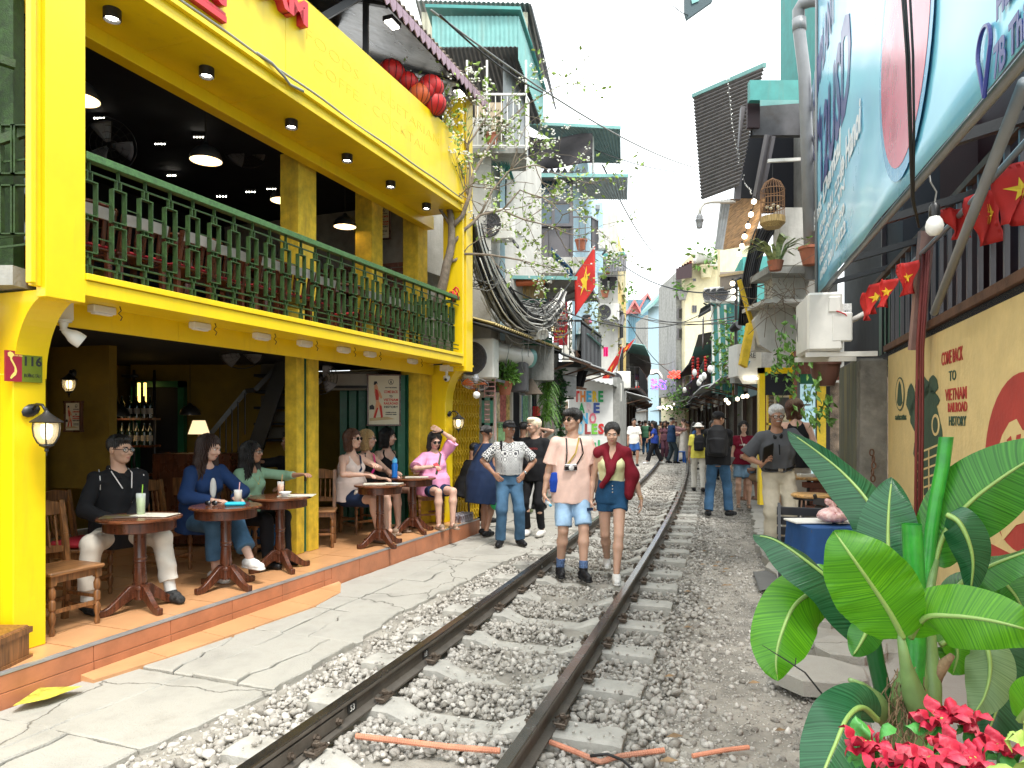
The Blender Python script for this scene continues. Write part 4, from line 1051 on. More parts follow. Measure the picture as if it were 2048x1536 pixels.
def flag(pole_a,pole_b,w,h,lb,star=True,drop=(0,0,-1),sway=(1,0,0),fold=.04,group='national flags',frac=(0,1)):
 t_=TG('flag',pole_a,lb,'flag',group);A=Vector(pole_a);B=Vector(pole_b)
 MB().tu([A,B],.012,6).ob('flagpole',Mpi,t_,1)
 e=(A-B).normalized();s=Vector(sway).normalized();dz=Vector(drop).normalized()
 def fn(u,v):
  p=B+e*(v*h);return p+s*(u*w)+dz*(u*w*.45)+s.cross(dz)*(fold*sin(u*9+v*2)*u)
 MB().grid(fn,14,8,.002).ob('cloth',Mfl,t_,1)
 if star:
  pts=[]
  for k in range(10):
   r_=.27 if k%2==0 else.11;a=pi/2+k*pi/5;pts.append((.5+r_*cos(a)*h/w,.5-r_*sin(a)))
  nn=(s.cross(dz))
  for sg_ in(-1,1):
   m=MB();c=fn(.5,.5)+nn*sg_*.004;vs=[c]+[fn(u,v)+nn*sg_*.005 for u,v in pts];m.add(vs,[(0,i+1,(i+1)%10+1)for i in range(10)]);m.ob('star',Msr,t_)
 return t_
def lb_(m,c,r,n,ls,drop=0,flat=1.,se=1):
 rr=random.Random(se)
 for _ in range(n):
  v=V(Gs(0,1),Gs(0,1),Gs(0,1)*flat);v=v.normalized()*r*U(.35,1.05);v.z*=flat
  p=Vector(c)+v+V(0,0,-drop*rr.random());leaf(m,p,v+V(Gs(0,.4),Gs(0,.4),U(-.6,.3))*r,ls*U(.6,1.3),rr)
def leaf(m,p,d,l,rr):
 d=Vector(d);d=d.normalized()if d.length>1e-5 else V(0,0,1);a=V(Gs(0,1),Gs(0,1),Gs(0,1));s=d.cross(a)
 if s.length<1e-4:s=d.orthogonal()
 s=s.normalized()*l*.28;n=d.cross(s).normalized()*l*.10;p=Vector(p)
 m.add([p,p+d*l*.45+s+n,p+d*l,p+d*l*.45-s+n,p+d*l*.5-n*.3],[(0,1,4),(1,2,4),(2,3,4),(3,0,4)])
def cable(m,a,b,sag,r=.006,n=10,wob=0):
 a=Vector(a);b=Vector(b);P=[]
 for i in range(n+1):
  u=i/n;P.append(a.lerp(b,u)+V(rnd(-wob,wob),rnd(-wob,wob),-4*sag*u*(1-u)+rnd(-wob,wob)))
 m.tu(P,r,5)
def rl_(par,pts,h,mat_=None,step=.11,r=.008,name='railing',toprail=.03):
 m=MB();b=MB();mat_=mat_ or MK;o=None;base=None
 for A,B in zip(pts,pts[1:]):
  A=Vector(A);B=Vector(B);m.bar(A+up*h,B+up*h,toprail,toprail);m.bar(A+up*.05,B+up*.05,toprail*.7,toprail*.7);n=max(1,int((B-A).length/step))
  for i in range(n+1):q=A.lerp(B,i/n);b.bar(q+up*.05,q+up*h,r*2,r*2)
 o=m.ob(name,mat_,par);bb=b.ob('balusters',mat_,o);bb['kind']='stuff';return o
def pot(p,r,lb,hang=None,leafm=None,n=120,ls=.09,sr=1.,potm=None,trail=0,se=3,group=None,name='potted_plant'):
 t_=TG(name,p,lb,'plant',group);MB().lt_([(r*.65,0),(r,r*1.5),(r*1.1,r*1.5),(r*1.1,r*1.75),(r*.95,r*1.75),(r*.85,r*1.6),(0,r*1.6)],18,p).ob('pot',potm or Mpt,t_,sm=True,auto=35)
 m=MB();lb_(m,Vector(p)+V(0,0,r*1.7+.5*sr*r*2),r*2*sr,n,ls,trail,.9,se);m.ob('foliage',leafm or Mle,t_,fix=False)
 if hang:
  m=MB()
  for a in(0,2.1,4.2):m.tu([Vector(p)+V(r*cos(a),r*sin(a),r*1.6),V(p[0],p[1],hang)],.003,4)
  m.ob('hanger',Mcb,t_)
 return t_
 # -- neighbour at the far left edge (brick, green ironwork)
nb=TG('neighbour_house',at(10,400,4.0),'old brick house front with green iron posts at the far left edge','building')
wl=at(20,300,5.6)
MB().box((wl.x-1.2,5.75,4.3),(2.6,.1,3.6)).ob('mortar_bed',Mmo,nb)
bb=None
for r_ in range(40):
 for c_ in range(5):
  q=V(wl.x-.95+c_*.225+(.11 if r_%2 else 0),5.69,2.75+r_*.078)
  if bb is None:bb=MB().box((0,0,0),(.21,.05,.064)).ob('brick',Mbk,nb);bb.data.transform(Matrix.Translation(Vector(nb.location)));bb.location=q-Vector(nb.location)
  else:inst(None,'brick',bb,q,(rnd(-.02,.02),0,rnd(-.02,.02)),nb)
m=MB();a=at(22,600,4.5);m.box((a.x,4.5,4.2),(.10,.10,3.6));m.ob('iron_post',Mla,nb)
MB().bar(at(-30,290,4.3),at(58,262,4.4),.05,.05).ob('iron_rail',Mla,nb)
MB().bar(at(-30,110,4.3),at(30,130,4.4),.05,.05).ob('iron_rail',Mla,nb)
MB().bar(at(-40,18,4.6),at(55,-60,4.6),.06,.06).ob('iron_strut',Mla,nb)
for x in(-12,16,42):
 for y in(300,420):
  m=MB();q=at(x,y,4.35)
  for dx,dz,w,h in((-.05,0,.008,.3),(.05,0,.008,.3),(0,.15,.11,.008),(0,-.15,.11,.008)):m.box(q+V(dx,0,dz),(w,.035,h))
  m.ob('lattice_ring',Mla,nb)
for y in(330,355,480,500):MB().bar(at(-40,y,4.36),at(58,y-12,4.36),.012,.012).ob('rail_bar',Mla,nb)
MB().box(at(-20,560,4.4)+V(-.2,.3,-.0),(.9,.9,.12)).ob('ledge',Mc,nb)
MB().box(at(-10,480,4.9),(.35,.2,.9)).ob('dark_shutter',Mwi,nb)
cr=TG('wooden_crate',gnd(0,1400,0),'dark carved wooden chest at the bottom left corner of the step','crate')
q=gnd(-40,1400,0);MB().rb_(q+V(.03,.02,.20),(.30,.3,.40),.01).ob('panel_box',Mwm,cr)
for z in(.03,.2,.37):MB().box(q+V(.03,.02,z),(.32,.32,.035)).ob('moulding',Mwm,cr)
dm=TG('door_mat',gnd(100,1390,0),'scrap of yellow and black printed board lying on the walkway','mat');q=gnd(92,1388,0);MB().hexa([gnd(25,1412,.03),gnd(95,1398,.03),gnd(165,1372,.03),gnd(80,1375,.03),gnd(25,1412,.04),gnd(95,1398,.04),gnd(165,1372,.04),gnd(80,1375,.04)]).ob('board',mat('yellow printed board',(.45,.40,.05),.6,var=.6,scale=18),dm)
# -- cafe roof terrace
tr=TG('roof_terrace',F(-2,-.5,5.6),'dark timber roof terrace with a tiled eave above the cafe sign','building')
sh_(tr,[F(-5.8,.28,6.28),F(.25,.28,6.22),F(.25,-3.2,7.7),F(-5.8,-3.2,7.75)],60,Mfi,'roof_sheet',.02,.02)
sh_(tr,[F(-5.7,.18,6.22),F(.2,.18,6.16),F(.2,-3.2,7.55),F(-5.7,-3.2,7.6)],1,mat('silver foil insulation',(.28,.28,.29),.3,.6,var=.4,scale=3,bu_=.6,bs=8),'foil_lining',.0,.01)
m=MB()
for i in range(44):
 s=-5.7+i*.135
 m.pm([F(s,.285,6.22),F(s+.12,.285,6.22),F(s+.12,.285,6.13),F(s+.06,.285,6.07),F(s,.285,6.13)],F.n*.012)
m.ob('scalloped_valance',mat('mauve valance',(.30,.20,.24),.7,var=.2,scale=30),tr)
sf_(F,-5.7,.22,.22,.27,6.16,6.24,MK,tr,'eave_beam')
for s in(-4.2,-2.4,-.6):
 m=MB();m.bar(F(s,.22,6.18),F(s,-1.9,6.95),.06,.09);m.bar(F(s,-.05,5.6),F(s,-.05,6.3),.06,.06);m.ob('rafter',MK,tr)
for s in(-3.2,-.9):
 MB().bar(F(s,-.2,5.6),F(s+.5,.2,6.15),.05,.07).ob('strut',MK,tr)
sf_(F,-5.8,-1.6,-1.2,-1.1,5.56,7.2,mat('dark stained boards',(.035,.022,.018),.7,var=.4,bu_=.3),tr,'board_wall')
for s in np.arange(-5.6,-1.6,.22):sf_(F,s,s+.2,-1.1,-1.08,5.6,6.9,mat('dark stained boards',(0,0,0)),tr,'board')
for k,(s,lab)in enumerate(((-2.2,'bright rectangular floodlight under the terrace eave, upper'),(-.45,'bright rectangular floodlight under the terrace eave, lower right'))):
 t_=TG('floodlight',F(s,.2,6.1),lab,'floodlight','floodlights under the terrace eave');MB().fb(F,s-.10,s+.10,.10,.22,6.07,6.12).ob('housing',MK,t_);MB().fb(F,s-.085,s+.085,.115,.205,6.058,6.068).ob('panel',Mw2,t_)
for k,(px,py,rr_,l)in enumerate(((783,146,.17,'uppermost'),(815,165,.135,'small, second from the left'),(837,190,.15,'orange, lowest left'),(850,183,.14,'dark, in the middle of the pile'),(862,175,.165,'topmost right, glossy'),(866,207,.17,'lowest right'),(800,172,.14,'tucked behind the second'))):
 p=at(px,py,8.6+k*.06);t_=TG('red_lantern',p,'red silk lantern on the terrace, %s'%l,'lantern','red silk lanterns piled on the terrace')
 MB().ball(p,(rr_,rr_,rr_*.92),20,12).ob('silk',mat('orange silk',(.60,.10,.02),.5)if'orange'in l else Mlt,t_,sm=True)
 for a in range(6):
  MB().tu([p+V(cos(a*pi/6)*sin(x),sin(a*pi/6)*sin(x),cos(x)*.92)*(rr_+.003)for x in LS(25)],.004,4).ob('rib',MK,t_)
 MB().lt_([(.04,rr_*.86),(.045,rr_*.98),(0,rr_*.98)],10,p).ob('cap',MK,t_)
 # -- yellow grille shop
gs=TG('grille_shopfront',F(1,-.5,.1),'yellow folding scissor grille across the shopfront just past the cafe','shutter')
sf_(F,.62,3.2,-1.1,-.95,-.05,2.45,Myw,gs,'yellow_wall')
yel2=mat('yellow grille paint',(.62,.40,.01),.5,var=.15,bu_=.05,di=.2,dc=(.35,.2,.02),ds=8)
gb=None
for i in range(14):
 s=.55+i*.105;MB().fb(F,s,s+.022,-.62,-.59,.02,2.32).ob('upright',yel2,gs)
 if i<13:
  for j in range(11):
   z=.1+j*.2;m=MB();m.bar(F(s+.01,-.585,z),F(s+.115,-.585,z+.1),.006,.018);m.bar(F(s+.01,-.575,z+.1),F(s+.115,-.575,z+.0),.006,.018)
   if gb is None:gb=m.ob('scissor_link',yel2,gs);g0=F(s,-.585,z)
   else:inst(None,'scissor_link',gb,Vector(gs.location)+(F(s,-.585,z)-g0),parent=gs)
sf_(F,.5,2.0,-.66,-.56,2.32,2.38,yel2,gs,'grille_track');sf_(F,.3,3.4,-.75,-.5,2.38,3.0,My,gs,'yellow_lintel')
cn=TG('canopy',F(1.5,0,3.1),'low tiled tin canopy over the yellow grille and air conditioner','canopy')
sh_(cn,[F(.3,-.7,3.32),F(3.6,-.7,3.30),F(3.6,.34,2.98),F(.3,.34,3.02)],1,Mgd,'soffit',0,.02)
sh_(cn,[F(.3,.36,3.05),F(3.65,.36,3.01),F(3.65,-.7,3.34),F(.3,-.7,3.36)],36,mat('yellowed tin tile',(.42,.33,.14),.6,var=.3,bu_=.2,di=.4),'roof_sheet',.016,.01)
sf_(F,3.60,3.66,-.7,.36,2.93,3.03,MK,cn,'end_beam')
ac_(at(962,718,10.9),(-.25,-1),'air conditioner with oval grille under the low tin canopy',.50,.62,.3)
dt=TG('duct_pipe',at(1015,708,11.6),'fat white ventilation duct lying under the awnings','duct');MB().tu([at(978,700,11.2),at(1035,713,12.0),at(1056,716,12.2)],.16,20).ob('duct',Mw,dt,1,auto=60);MB().tu([at(1052,715,12.18),at(1062,717,12.25)],.168,20).ob('duct_collar',Mtp,dt,1,auto=60)
fan(at(950,768,10.3),(-.1,-.4,-.9),.20,'grey caged ceiling fan with orange blade hanging under the canopy',rotm=None,blade=mat('orange blade',(.65,.16,.04),.4),body=Mpi)
t_=TG('bulb_lamp',at(953,788,10.2),'round white bulb hanging beneath the orange bladed fan','bulb');MB().ball(at(953,790,10.2),.055).ob('bulb',Mbu,t_,1);MB().lt_([(.02,.05),(.02,.1),(0,.1)],10,at(953,790,10.2)).ob('socket',MK,t_)
gw=TG('window_frame',at(975,820,11.2),'small green window frame with pink bars on the wall past the grille','window')
for(x0,x1,y0,y1)in((963,969,795,852),(980,986,795,852),(963,986,795,801),(963,986,846,852)):wc(gw,x0,x1,y0,y1,11.1,Mg,'frame_bar',.04)
for y in(808,818,828,838):wc(gw,969,980,y,y+2,11.12,mat('pink bar paint',(.55,.28,.26),.6),'cross_bar',.02)
for x in(968,989):wc(gw,x,x+2,700,880,11.15,mat('pink bar paint',(0,0,0)),'pink_upright',.03)
for y in range(745,795,9):wc(gw,970,989,y,y+2,11.15,mat('pink bar paint',(0,0,0)),'cross_bar',.02)
# -- shopfronts along the facade line
sf=TG('shopfront_row',F(5,-.3,0),'row of small painted shopfronts with murals and a roller shutter','building')
A=F(2.1,-.45,0);B=F(6.35,-.45,0)
wp_(sf,A,B,-.1,3.0,-.25,Mp)
cols=[(.55,.38,.10),(.12,.30,.14),(.45,.10,.08),(.10,.22,.42),(.60,.50,.30),(.35,.18,.30),(.15,.40,.38)]
k=0
for s in np.arange(2.2,6.2,.29):
 if 2.9<s<3.35 or 4.2<s<5.8:k+=1;continue
 for z0,z1 in((.35,1.0),(1.03,1.62),(1.65,2.15)):
  c=cols[(k*5+int(z0*7))%7];sf_(F,s,s+.29,-.448,-.43+.004*(k%3),z0,z1,mat('mural panel %d'%((k*5+int(z0*7))%7),c,.7,var=.55,scale=14,col2=tuple(min(1,x*1.5+.1)for x in c),bu_=.1),sf,'mural_panel')
 k+=1
for s in(2.14,2.95,3.4,3.98,4.4,5.8,6.28):sf_(F,s,s+.07,-.45,-.38,-.05,2.45,Mw,sf,'white_door_post')
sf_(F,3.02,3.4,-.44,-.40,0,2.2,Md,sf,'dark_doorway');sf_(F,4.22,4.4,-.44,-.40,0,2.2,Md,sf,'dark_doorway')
sh_m=mat('graffiti shutter',(.16,.38,.27),.5,var=.4,scale=4,col2=(.6,.55,.5),bu_=.05,di=.5,dc=(.5,.12,.16),ds=3)
for k,z in enumerate(np.arange(.05,2.4,.085)):sf_(F,4.47,5.8,-.44,-.395-.01*(k%2),z,z+.08,sh_m,sf,'shutter_slat',.004)
sf_(F,4.05,4.2,-.36,-.26,1.55,1.95,Mre,sf,'red_box')
wc(sf,995,1012,845,900,12.3,mat('lime poster',(.35,.62,.30),.6,var=.3,scale=20),'poster_board',.03)
text('MENU',at(1003,852,12.25),(1,0,0),up,.10,Mg,sf,depth=.002)
aw=TG('shop_awning',F(6,0,2.9),'long sagging grey tin awning over the painted shopfronts','awning')
for s0,s1,z in((3.9,5.2,2.98),(5.15,6.4,2.94),(6.35,7.5,2.9)):
 sh_(aw,[F(s0,-.5,z+.30),F(s1,-.5,z+.27),F(s1,.55,z-.13),F(s0,.5,z-.1)],int((s1-s0)/.09),Mgv,'roof_sheet',.014,.005)
 MB().bar(F(s0,.45,z-.13),F(s1,.5,z-.16),.04,.04).ob('edge_rail',Mru,aw)
for s in(4.2,5.4,6.6,7.4):MB().bar(F(s,-.4,2.55),F(s,.42,2.8),.03,.03).ob('strut',Mru,aw)
pot(at(1010,790,11.6),.13,'round bushy hanging plant by the painted shopfront',hang=3.0,n=420,ls=.09,sr=.85,se=5,group='hanging plants on the left')
hp=TG('hanging_plant',at(1095,830,13.2),'spidery hanging plant in front of the roller shutter','plant','hanging plants on the left');m=MB()
rr=random.Random(4)
for _ in range(190):
 a=U(0,6.28);l=U(.10,.24);c=at(1094,820+U(-50,25),13.2);d=V(cos(a),sin(a),.5);p=c;P=[p]
 for i in range(4):p=p+V(d.x*.3*l,d.y*.3*l,(.3-.32*i)*l);P.append(p)
 m.tu(P,[.008,.011,.009,.006,.002],3)
m.ob('fronds',Mle,hp,fix=False)
vn=TG('climbing_vine',at(1122,830,14),'leafy vine climbing the post beside the NO RULES wall','plant');m=MB()
for i in range(420):p=at(1122+Gs(0,5),740+rr.random()*170,14.2+U(-.1,.1));leaf(m,p,V(Gs(0,1),-1,Gs(0,1)),.10,rr)
m.ob('foliage',Mld,vn,fix=False);wc(vn,1119,1123,740,925,14.4,Mwm,'post',.06)
# -- NO RULES wall
nr=TG('painted_end_wall',at(1180,850,18),'white end wall painted THERE ARE NO RULES in coloured letters','wall')
wc(nr,1138,1226,757,935,18,mat('fresh white wall',(.68,.68,.66),.8,var=.06,bu_=.15,di=.2,dc=(.4,.42,.38),ds=1.5),'wall',.25)
LC={'r':(.55,.03,.03),'g':(.02,.30,.09),'b':(.06,.35,.60),'y':(.75,.50,.02),'o':(.65,.20,.03),'n':(.04,.08,.28),'p':(.60,.15,.20),'k':(.65,.50,.52),'d':(.30,.05,.05),'l':(.18,.50,.06),'c':(.30,.60,.75)}
def letters(word,colors,x0,x1,y,hpx,D,par):
 n=len(word)
 for i,(ch_,c_)in enumerate(zip(word,colors)):
  if ch_==' ':continue
  px=x0+(x1-x0)*(i+.5)/n;q=at(px,y,D-.012);text(ch_,q,(1,0,0),up,hpx*D/FP*1.32,mat('letter '+c_,LC[c_],.6,bu_=0),par,'letter',depth=.004,bold=.012*D/14,width=(x1-x0)/n*.86*D/FP)
letters('THERE','robyg',1148,1207,794,22,18,nr);letters('ARE','gkn',1156,1200,817,20,18,nr);letters('NO','bp',1160,1194,838,22,18,nr);letters('RULES','kcdlr',1141,1209,859,21,18,nr)
M_cact=mat('painted green',(.05,.36,.14),.7,var=.3)
for x,y in((1188,885),(1196,880),(1208,888),(1178,892),(1160,895),(1217,884)):wc(nr,x,x+4,y,930,17.985,M_cact,'painted_cactus',.012)
wc(nr,1140,1226,893,935,17.995,mat('painted pale green',(.35,.60,.40),.7,var=.3,scale=3),'painted_meadow',.004)
sd_=TG('shop_stall',at(1235,830,19),'corner stall with menu boards beside a green white and red post','stall')
P=at(1226,0,18.05);Q=at(1240,0,22.)
wp_(sd_,(P.x,18.26),(Q.x,22),-.1,2.8,.2,Mc)
for z in(.5,1.,1.5,2.0):wp_(sd_,(P.x+.03+.12,18.6),(Q.x-.05,21.8),z,z+.4,-.02,mat('menu boards',(.5,.48,.42),.6,var=.6,scale=30,col2=(.2,.35,.15)),'menu_board')
for y0,y1,mm in((783,822,mat('post green',(.02,.35,.12),.6)),(822,836,Mw),(836,862,mat('post red',(.5,.03,.03),.6))):wc(sd_,1234,1240,y0,y1,20,mm,'post_segment',.08)
sh_(sd_,[at(1148,752,17.6),at(1232,772,17.6),at(1240,782,20.5),at(1175,760,20.5)],9,Mgv,'roof_sheet')
# -- building A: white flank wall and cage balcony
bA=TG('white_house',at(920,500,11),'tall whitewashed house wall rising behind the cafe post','building')
wc(bA,700,982,235,760,11.2,Mp,'flank_wall',.3)
P=at(982,0,11.2);wp_(bA,(P.x,11.5),(P.x+.9,13.4),2.9,6.5,-.25,Mp,'street_wall')
wc(bA,1000,1010,300,680,11.6,Mlb,'blue_strip',.1)
wc(bA,930,1054,296,306,11.0,Mc,'balcony_slab',.8)
rl_(bA,[at(932,298,10.9),at(1050,298,10.9),at(1058,300,12.2)],.85,Mw,.085,.006,'cage_railing')
for px in(932,972,1050):wc(bA,px,px+4,120,300,10.95,Mw,'cage_post',.04)
wc(bA,950,1005,205,262,11.3,mat('cardboard box',(.40,.32,.22),.9),'stored_box',.4)
P0=at(1006,0,11.7);P1=at(1056,0,13.2)
wp_(bA,(P0.x,11.7),(P1.x,13.2),6.45,7.9,.02,Mgv,'corrugated_wall',.1)
wp_(bA,(P0.x+.05,11.75),(P1.x+.12,13.3),5.0,6.4,.02,Mp,'street_wall_upper')
sh_(bA,[at(965,300,11.0),at(1010,300,11.0),at(1058,450,14),at(1020,450,14)],10,Mt,'balcony_underside')
X0,X1=-1.3,.10
wp_(bA,(X0,11.4),(X1,11.4),7.75,8.25,.02,Mtp,'teal_cladding',.07,.010)
wp_(bA,(X1,11.4),(.62,14.0),7.55,8.25,.02,Mtp,'teal_cladding',.07,.010)
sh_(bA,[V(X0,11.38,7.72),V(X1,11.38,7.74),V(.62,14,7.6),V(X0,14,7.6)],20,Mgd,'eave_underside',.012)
sh_(bA,[V(X0-.1,11.3,8.34),V(X1+.04,11.3,8.30),V(.68,14,8.25),V(X0,14,8.6)],1,Mt,'roof_trim',0,.05)
wp_(bA,(-1.6,12.4),(.28,12.4),8.3,8.9,.02,mat('cream sheet',(.42,.40,.30),.6,var=.15,di=.4,sk_=True),'cream_cladding',.08,.010)
sh_(bA,[V(-1.7,12.3,9.05),V(.33,12.3,9.0),V(.75,15,9.0),V(-1.7,15,9.3)],24,Mgv,'roof_sheet')
sh_(bA,[V(.33,12.3,9.0),V(.75,15,9.0),V(.95,15,8.3),V(.5,12.3,8.35)],20,Mgd,'roof_side')
pot(at(984,290,10.95),.10,'terracotta pot of red flowers on the white cage balcony',leafm=mat('red flowers and leaves',(.35,.10,.06),.6,var=.8,scale=30,col2=(.08,.16,.04)),n=160,ls=.08,sr=1.3)
ac_(at(995,452,11.3),(-.2,-1),'white air conditioner high on the white house, behind the branches',.55,.5,.25)
hd=TG('small_hood',at(880,560,10.9),'little grey tiled hood on the white wall behind the tree trunk','awning')
sh_(hd,[at(846,540,11.1),at(880,552,10.5),at(892,566,10.5),at(846,575,11.1)],8,Mgv,'roof_sheet',.012)
wc(hd,846,892,566,574,10.9,Mgv,'edge_trim',.2)
# -- building B: grey framed glass house
bB=TG('glass_fronted_house',at(1100,430,14.5),'house with big blue windows in grey frames and teal metal canopies','building')
wc(bB,1020,1146,345,545,14.7,Mal,'wall',.3)
wn_(bB,(at(1030,0,14.6).x,14.68),(at(1145,0,14.6).x,14.68),H-(452-HY)/FP*14.6,H-(352-HY)/FP*14.6,3,2,Mal,Mwn,.06,.06)
for px in(1032,1062,1098,1140):wc(bB,px,px+3,455,520,14.66,mat('frame edge',(.09,.085,.09),.5),'panel_joint',.03)
wc(bB,1040,1182,514,546,14.3,Mp,'slab_edge',.6)
P=at(1146,0,14.7);Q=at(1196,0,18)
wp_(bB,(P.x,14.9),(Q.x,18),3.2,7.9,-.2,Mlb,'street_wall',.12,.01)
rl_(bB,[at(1146,508,14.2),at(1183,508,14.2),at(1196,506,16.2)],.75,Mal,.11,.008,'balcony_railing')
pot(at(1162,500,14.4),.12,'terracotta pot on the grey railed balcony of the glass fronted house',n=30,ls=.06,sr=.5)
sh_(bB,[at(1052,352,14.2),at(1256,352,14.6),at(1255,400,16.2),at(1150,398,16.4)],24,Mgv,'canopy_underside',.012)
sh_(bB,[at(1050,346,14.1),at(1257,348,14.3),at(1257,354,14.3),at(1050,354,14.1)],1,Mtp,'canopy_trim',0,.03)
MB().grid(lambda u,v:at(1054+u*131,272+v*60+6*sin(u*5),14.6+.12*sin(u*9+v*4)*v),20,8,.004).ob('shade_cloth',Mfa,bB,1)
sh_(bB,[at(1050,248,14.4),at(1241,256,14.6),at(1242,328,16.6),at(1180,325,16.6)],22,mat('grey green sheet',(.13,.20,.19),.6,var=.2,di=.3),'roof_underside',.012)
sh_(bB,[at(1050,242,14.3),at(1242,252,14.5),at(1242,258,14.5),at(1050,248,14.3)],1,Mtp,'roof_trim',0,.03)
wc(bB,1184,1188,262,345,15,Mw,'roof_post',.06)
m=MB()
for i in range(9):
 a=at(1120+i*8,338,14.9);m.pm([at(1058+i*13,345,14.9),at(1058+(i+1)*13,345,14.9),at(1058+(i+.5)*13,334,14.9)],V(0,.02,0))
m.ob('jagged_ridge',Mgv,bB)
wc(bB,1060,1195,546,562,14.9,Mlb,'lower_wall',.2)
for px in range(1092,1192,6):wc(bB,px,px+3,522,562,14.85,Mw,'white_slat',.02)
wn_(bB,(at(1028,0,15).x,14.88),(at(1090,0,15).x,14.88),H-(560-HY)/FP*15,H-(528-HY)/FP*15,2,1,Mal,Mwn,.05)
# -- bamboo bar
bm_=TG('bamboo_bar',at(1045,620,12.6),'upstairs bar with bamboo blinds, green beams and a tin awning','building')
wc(bm_,985,1012,560,700,12.8,Mc,'pillar',.4)
wc(bm_,985,1108,688,760,12.7,Mc,'lower_wall',.5)
wc(bm_,1012,1105,675,690,12.6,Mg,'green_beam',.15)
for i in range(9):wc(bm_,1013+i*8.6,1013+i*8.6+8,657,676,12.62,Mba,'bamboo_panel',.03)
for i in range(9):wc(bm_,1005+i*9.2,1005+i*9.2+8.6,572,597,12.62,Mba,'bamboo_panel',.03)
wc(bm_,1090,1098,560,690,12.65,Mgd,'corner_post',.1);wc(bm_,1010,1015,596,660,12.65,Mgd,'post',.08);wc(bm_,1012,1092,597,604,12.6,Mg,'beam',.1)
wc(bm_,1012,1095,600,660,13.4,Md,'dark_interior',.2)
for i in range(3):
 MB().tu([at(1030+i*20,640,12.9)+V(.14*cos(a),0,.14*sin(a))for a in LS(17)],.015,6).ob('white_ring',Mw,bm_)
wc(bm_,1107,1135,600,690,15.2,Mre,'red_panel',.1)
for i in range(7):wc(bm_,1110,1130,606+i*11,609+i*11,15.18,mat('flag star',(.8,.55,.03))if False else Msr,'panel_lettering',.01)
opx=TG('orange_conduit',at(1045,566,12.4),'orange plastic conduit running above the bamboo blinds','pipe');MB().tu([at(1003,568,12.4),at(1090,563,12.4)],.06,10).ob('pipe',Mop,opx,1)
sh_(bm_,[at(992,556,12.2),at(1172,556,12.4),at(1196,604,13.6),at(1098,600,14.2)],26,Mgv,'awning_sheet',.014)
sh_(bm_,[at(990,550,12.1),at(1172,553,12.3),at(1172,560,12.3),at(990,557,12.1)],1,Mtp,'awning_trim',0,.02)
for a,b in(((1105,600),(1165,575)),((1110,608),(1170,590)),((1172,556),(1197,604))):MB().bar(at(a[0],a[1],12.9),at(b[0],b[1],13.1),.04,.04).ob('awning_strut',Mal,bm_)
bk=TG('black_balcony',at(1160,690,15),'black railed steel balcony overhanging the shop awning','balcony')
a,b,c=at(1116,722,14.6),at(1162,722,14.6),at(1202,722,17.2);a.z=b.z=c.z=2.90
MB().hexa([a-up*.12,b-up*.12,c-up*.12,V(a.x,17.2,2.78),a,b,c,V(a.x,17.2,2.9)]).ob('deck',MK,bk)
rl_(bk,[a,b,c],.85,MK,.10,.009,'steel_railing',.04)
m=MB();corr(m,b+up*.05,c+up*.05,c+up*.78,b+up*.78,22,.008);m.ob('side_panel',Mgd,bk)
sh_(bk,[at(1148,668,15.2),at(1178,668,15.2),at(1206,692,17),at(1186,694,17)],8,Mtp,'slatted_shelf',.01)
wc(bk,1100,1118,685,760,14.9,Mc,'wall_stub',.3)
for px,py,r_ in((1110,612,.15),(1105,640,.08)):
 p=at(px,py,13.2);t_=TG('red_lantern',p,'faded pink paper lantern hanging by the bamboo bar, %s'%('large'if r_>.1 else'small'),'lantern');MB().ball(p,(r_,r_,r_*1.1),16,10).ob('paper',mat('faded pink paper',(.55,.13,.13),.7,bu_=.1),t_,sm=True);MB().lt_([(.04,r_*1.05),(.045,r_*1.2),(0,r_*1.2)],10,p).ob('cap',MK,t_)
ln_(at(1105,655,13.0),(0,-1,0),'black carriage lantern on the corner post of the bamboo bar',.9)
sp=TG('shade_lamp',at(1062,790,12.6),'brown woven bell shaped lampshade hanging under the awning','lamp');MB().lt_([(.22,-.12),(.14,-.02),(.06,.12),(.02,.16)],20,at(1062,775,12.6),caps=False).ob('shade',Mfi,sp,1);MB().tu([at(1062,760,12.6),at(1062,735,12.6)],.005,4).ob('cord',Mcb,sp)
ac_(at(1009,755,12.0),(-.2,-1),'dark air conditioner under the awnings behind the round hanging plant',.8,.5,.28,shell=Mgd)
ac_(at(1120,772,14.8),(.6,-1),'grey air conditioner under the awning beside the NO RULES wall',.7,.45,.25,shell=Mgv)
# -- farther left houses
bC=TG('ochre_house',at(1230,600,23),'ochre yellow house with laundry on its balcony, left of the lane','building')
P,Q=at(1200,0,22),at(1252,0,27)
wc(bC,1196,1236,420,790,21,Mp,'end_wall',.3)
wp_(bC,(P.x+.35,21),(Q.x,27),2.6,7.6,-.3,Mpy,'street_wall')
for s in(.12,.5):
 A=V(P.x+.35,21,0).lerp(V(Q.x,27,0),s);B=V(P.x+.35,21,0).lerp(V(Q.x,27,0),s+.25);wn_(bC,(B.x,B.y),(A.x,A.y),4.2,5.4,2,1,Mpc,Mwi,-.06);wn_(bC,(B.x,B.y),(A.x,A.y),6.,7.1,2,1,Mpc,Mwi,-.06)
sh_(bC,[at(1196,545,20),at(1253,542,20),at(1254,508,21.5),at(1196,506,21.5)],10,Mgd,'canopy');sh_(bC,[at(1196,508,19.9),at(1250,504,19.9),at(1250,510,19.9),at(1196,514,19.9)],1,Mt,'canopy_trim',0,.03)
wc(bC,1150,1206,405,545,17.8,Mlb,'blue_wall',.3)
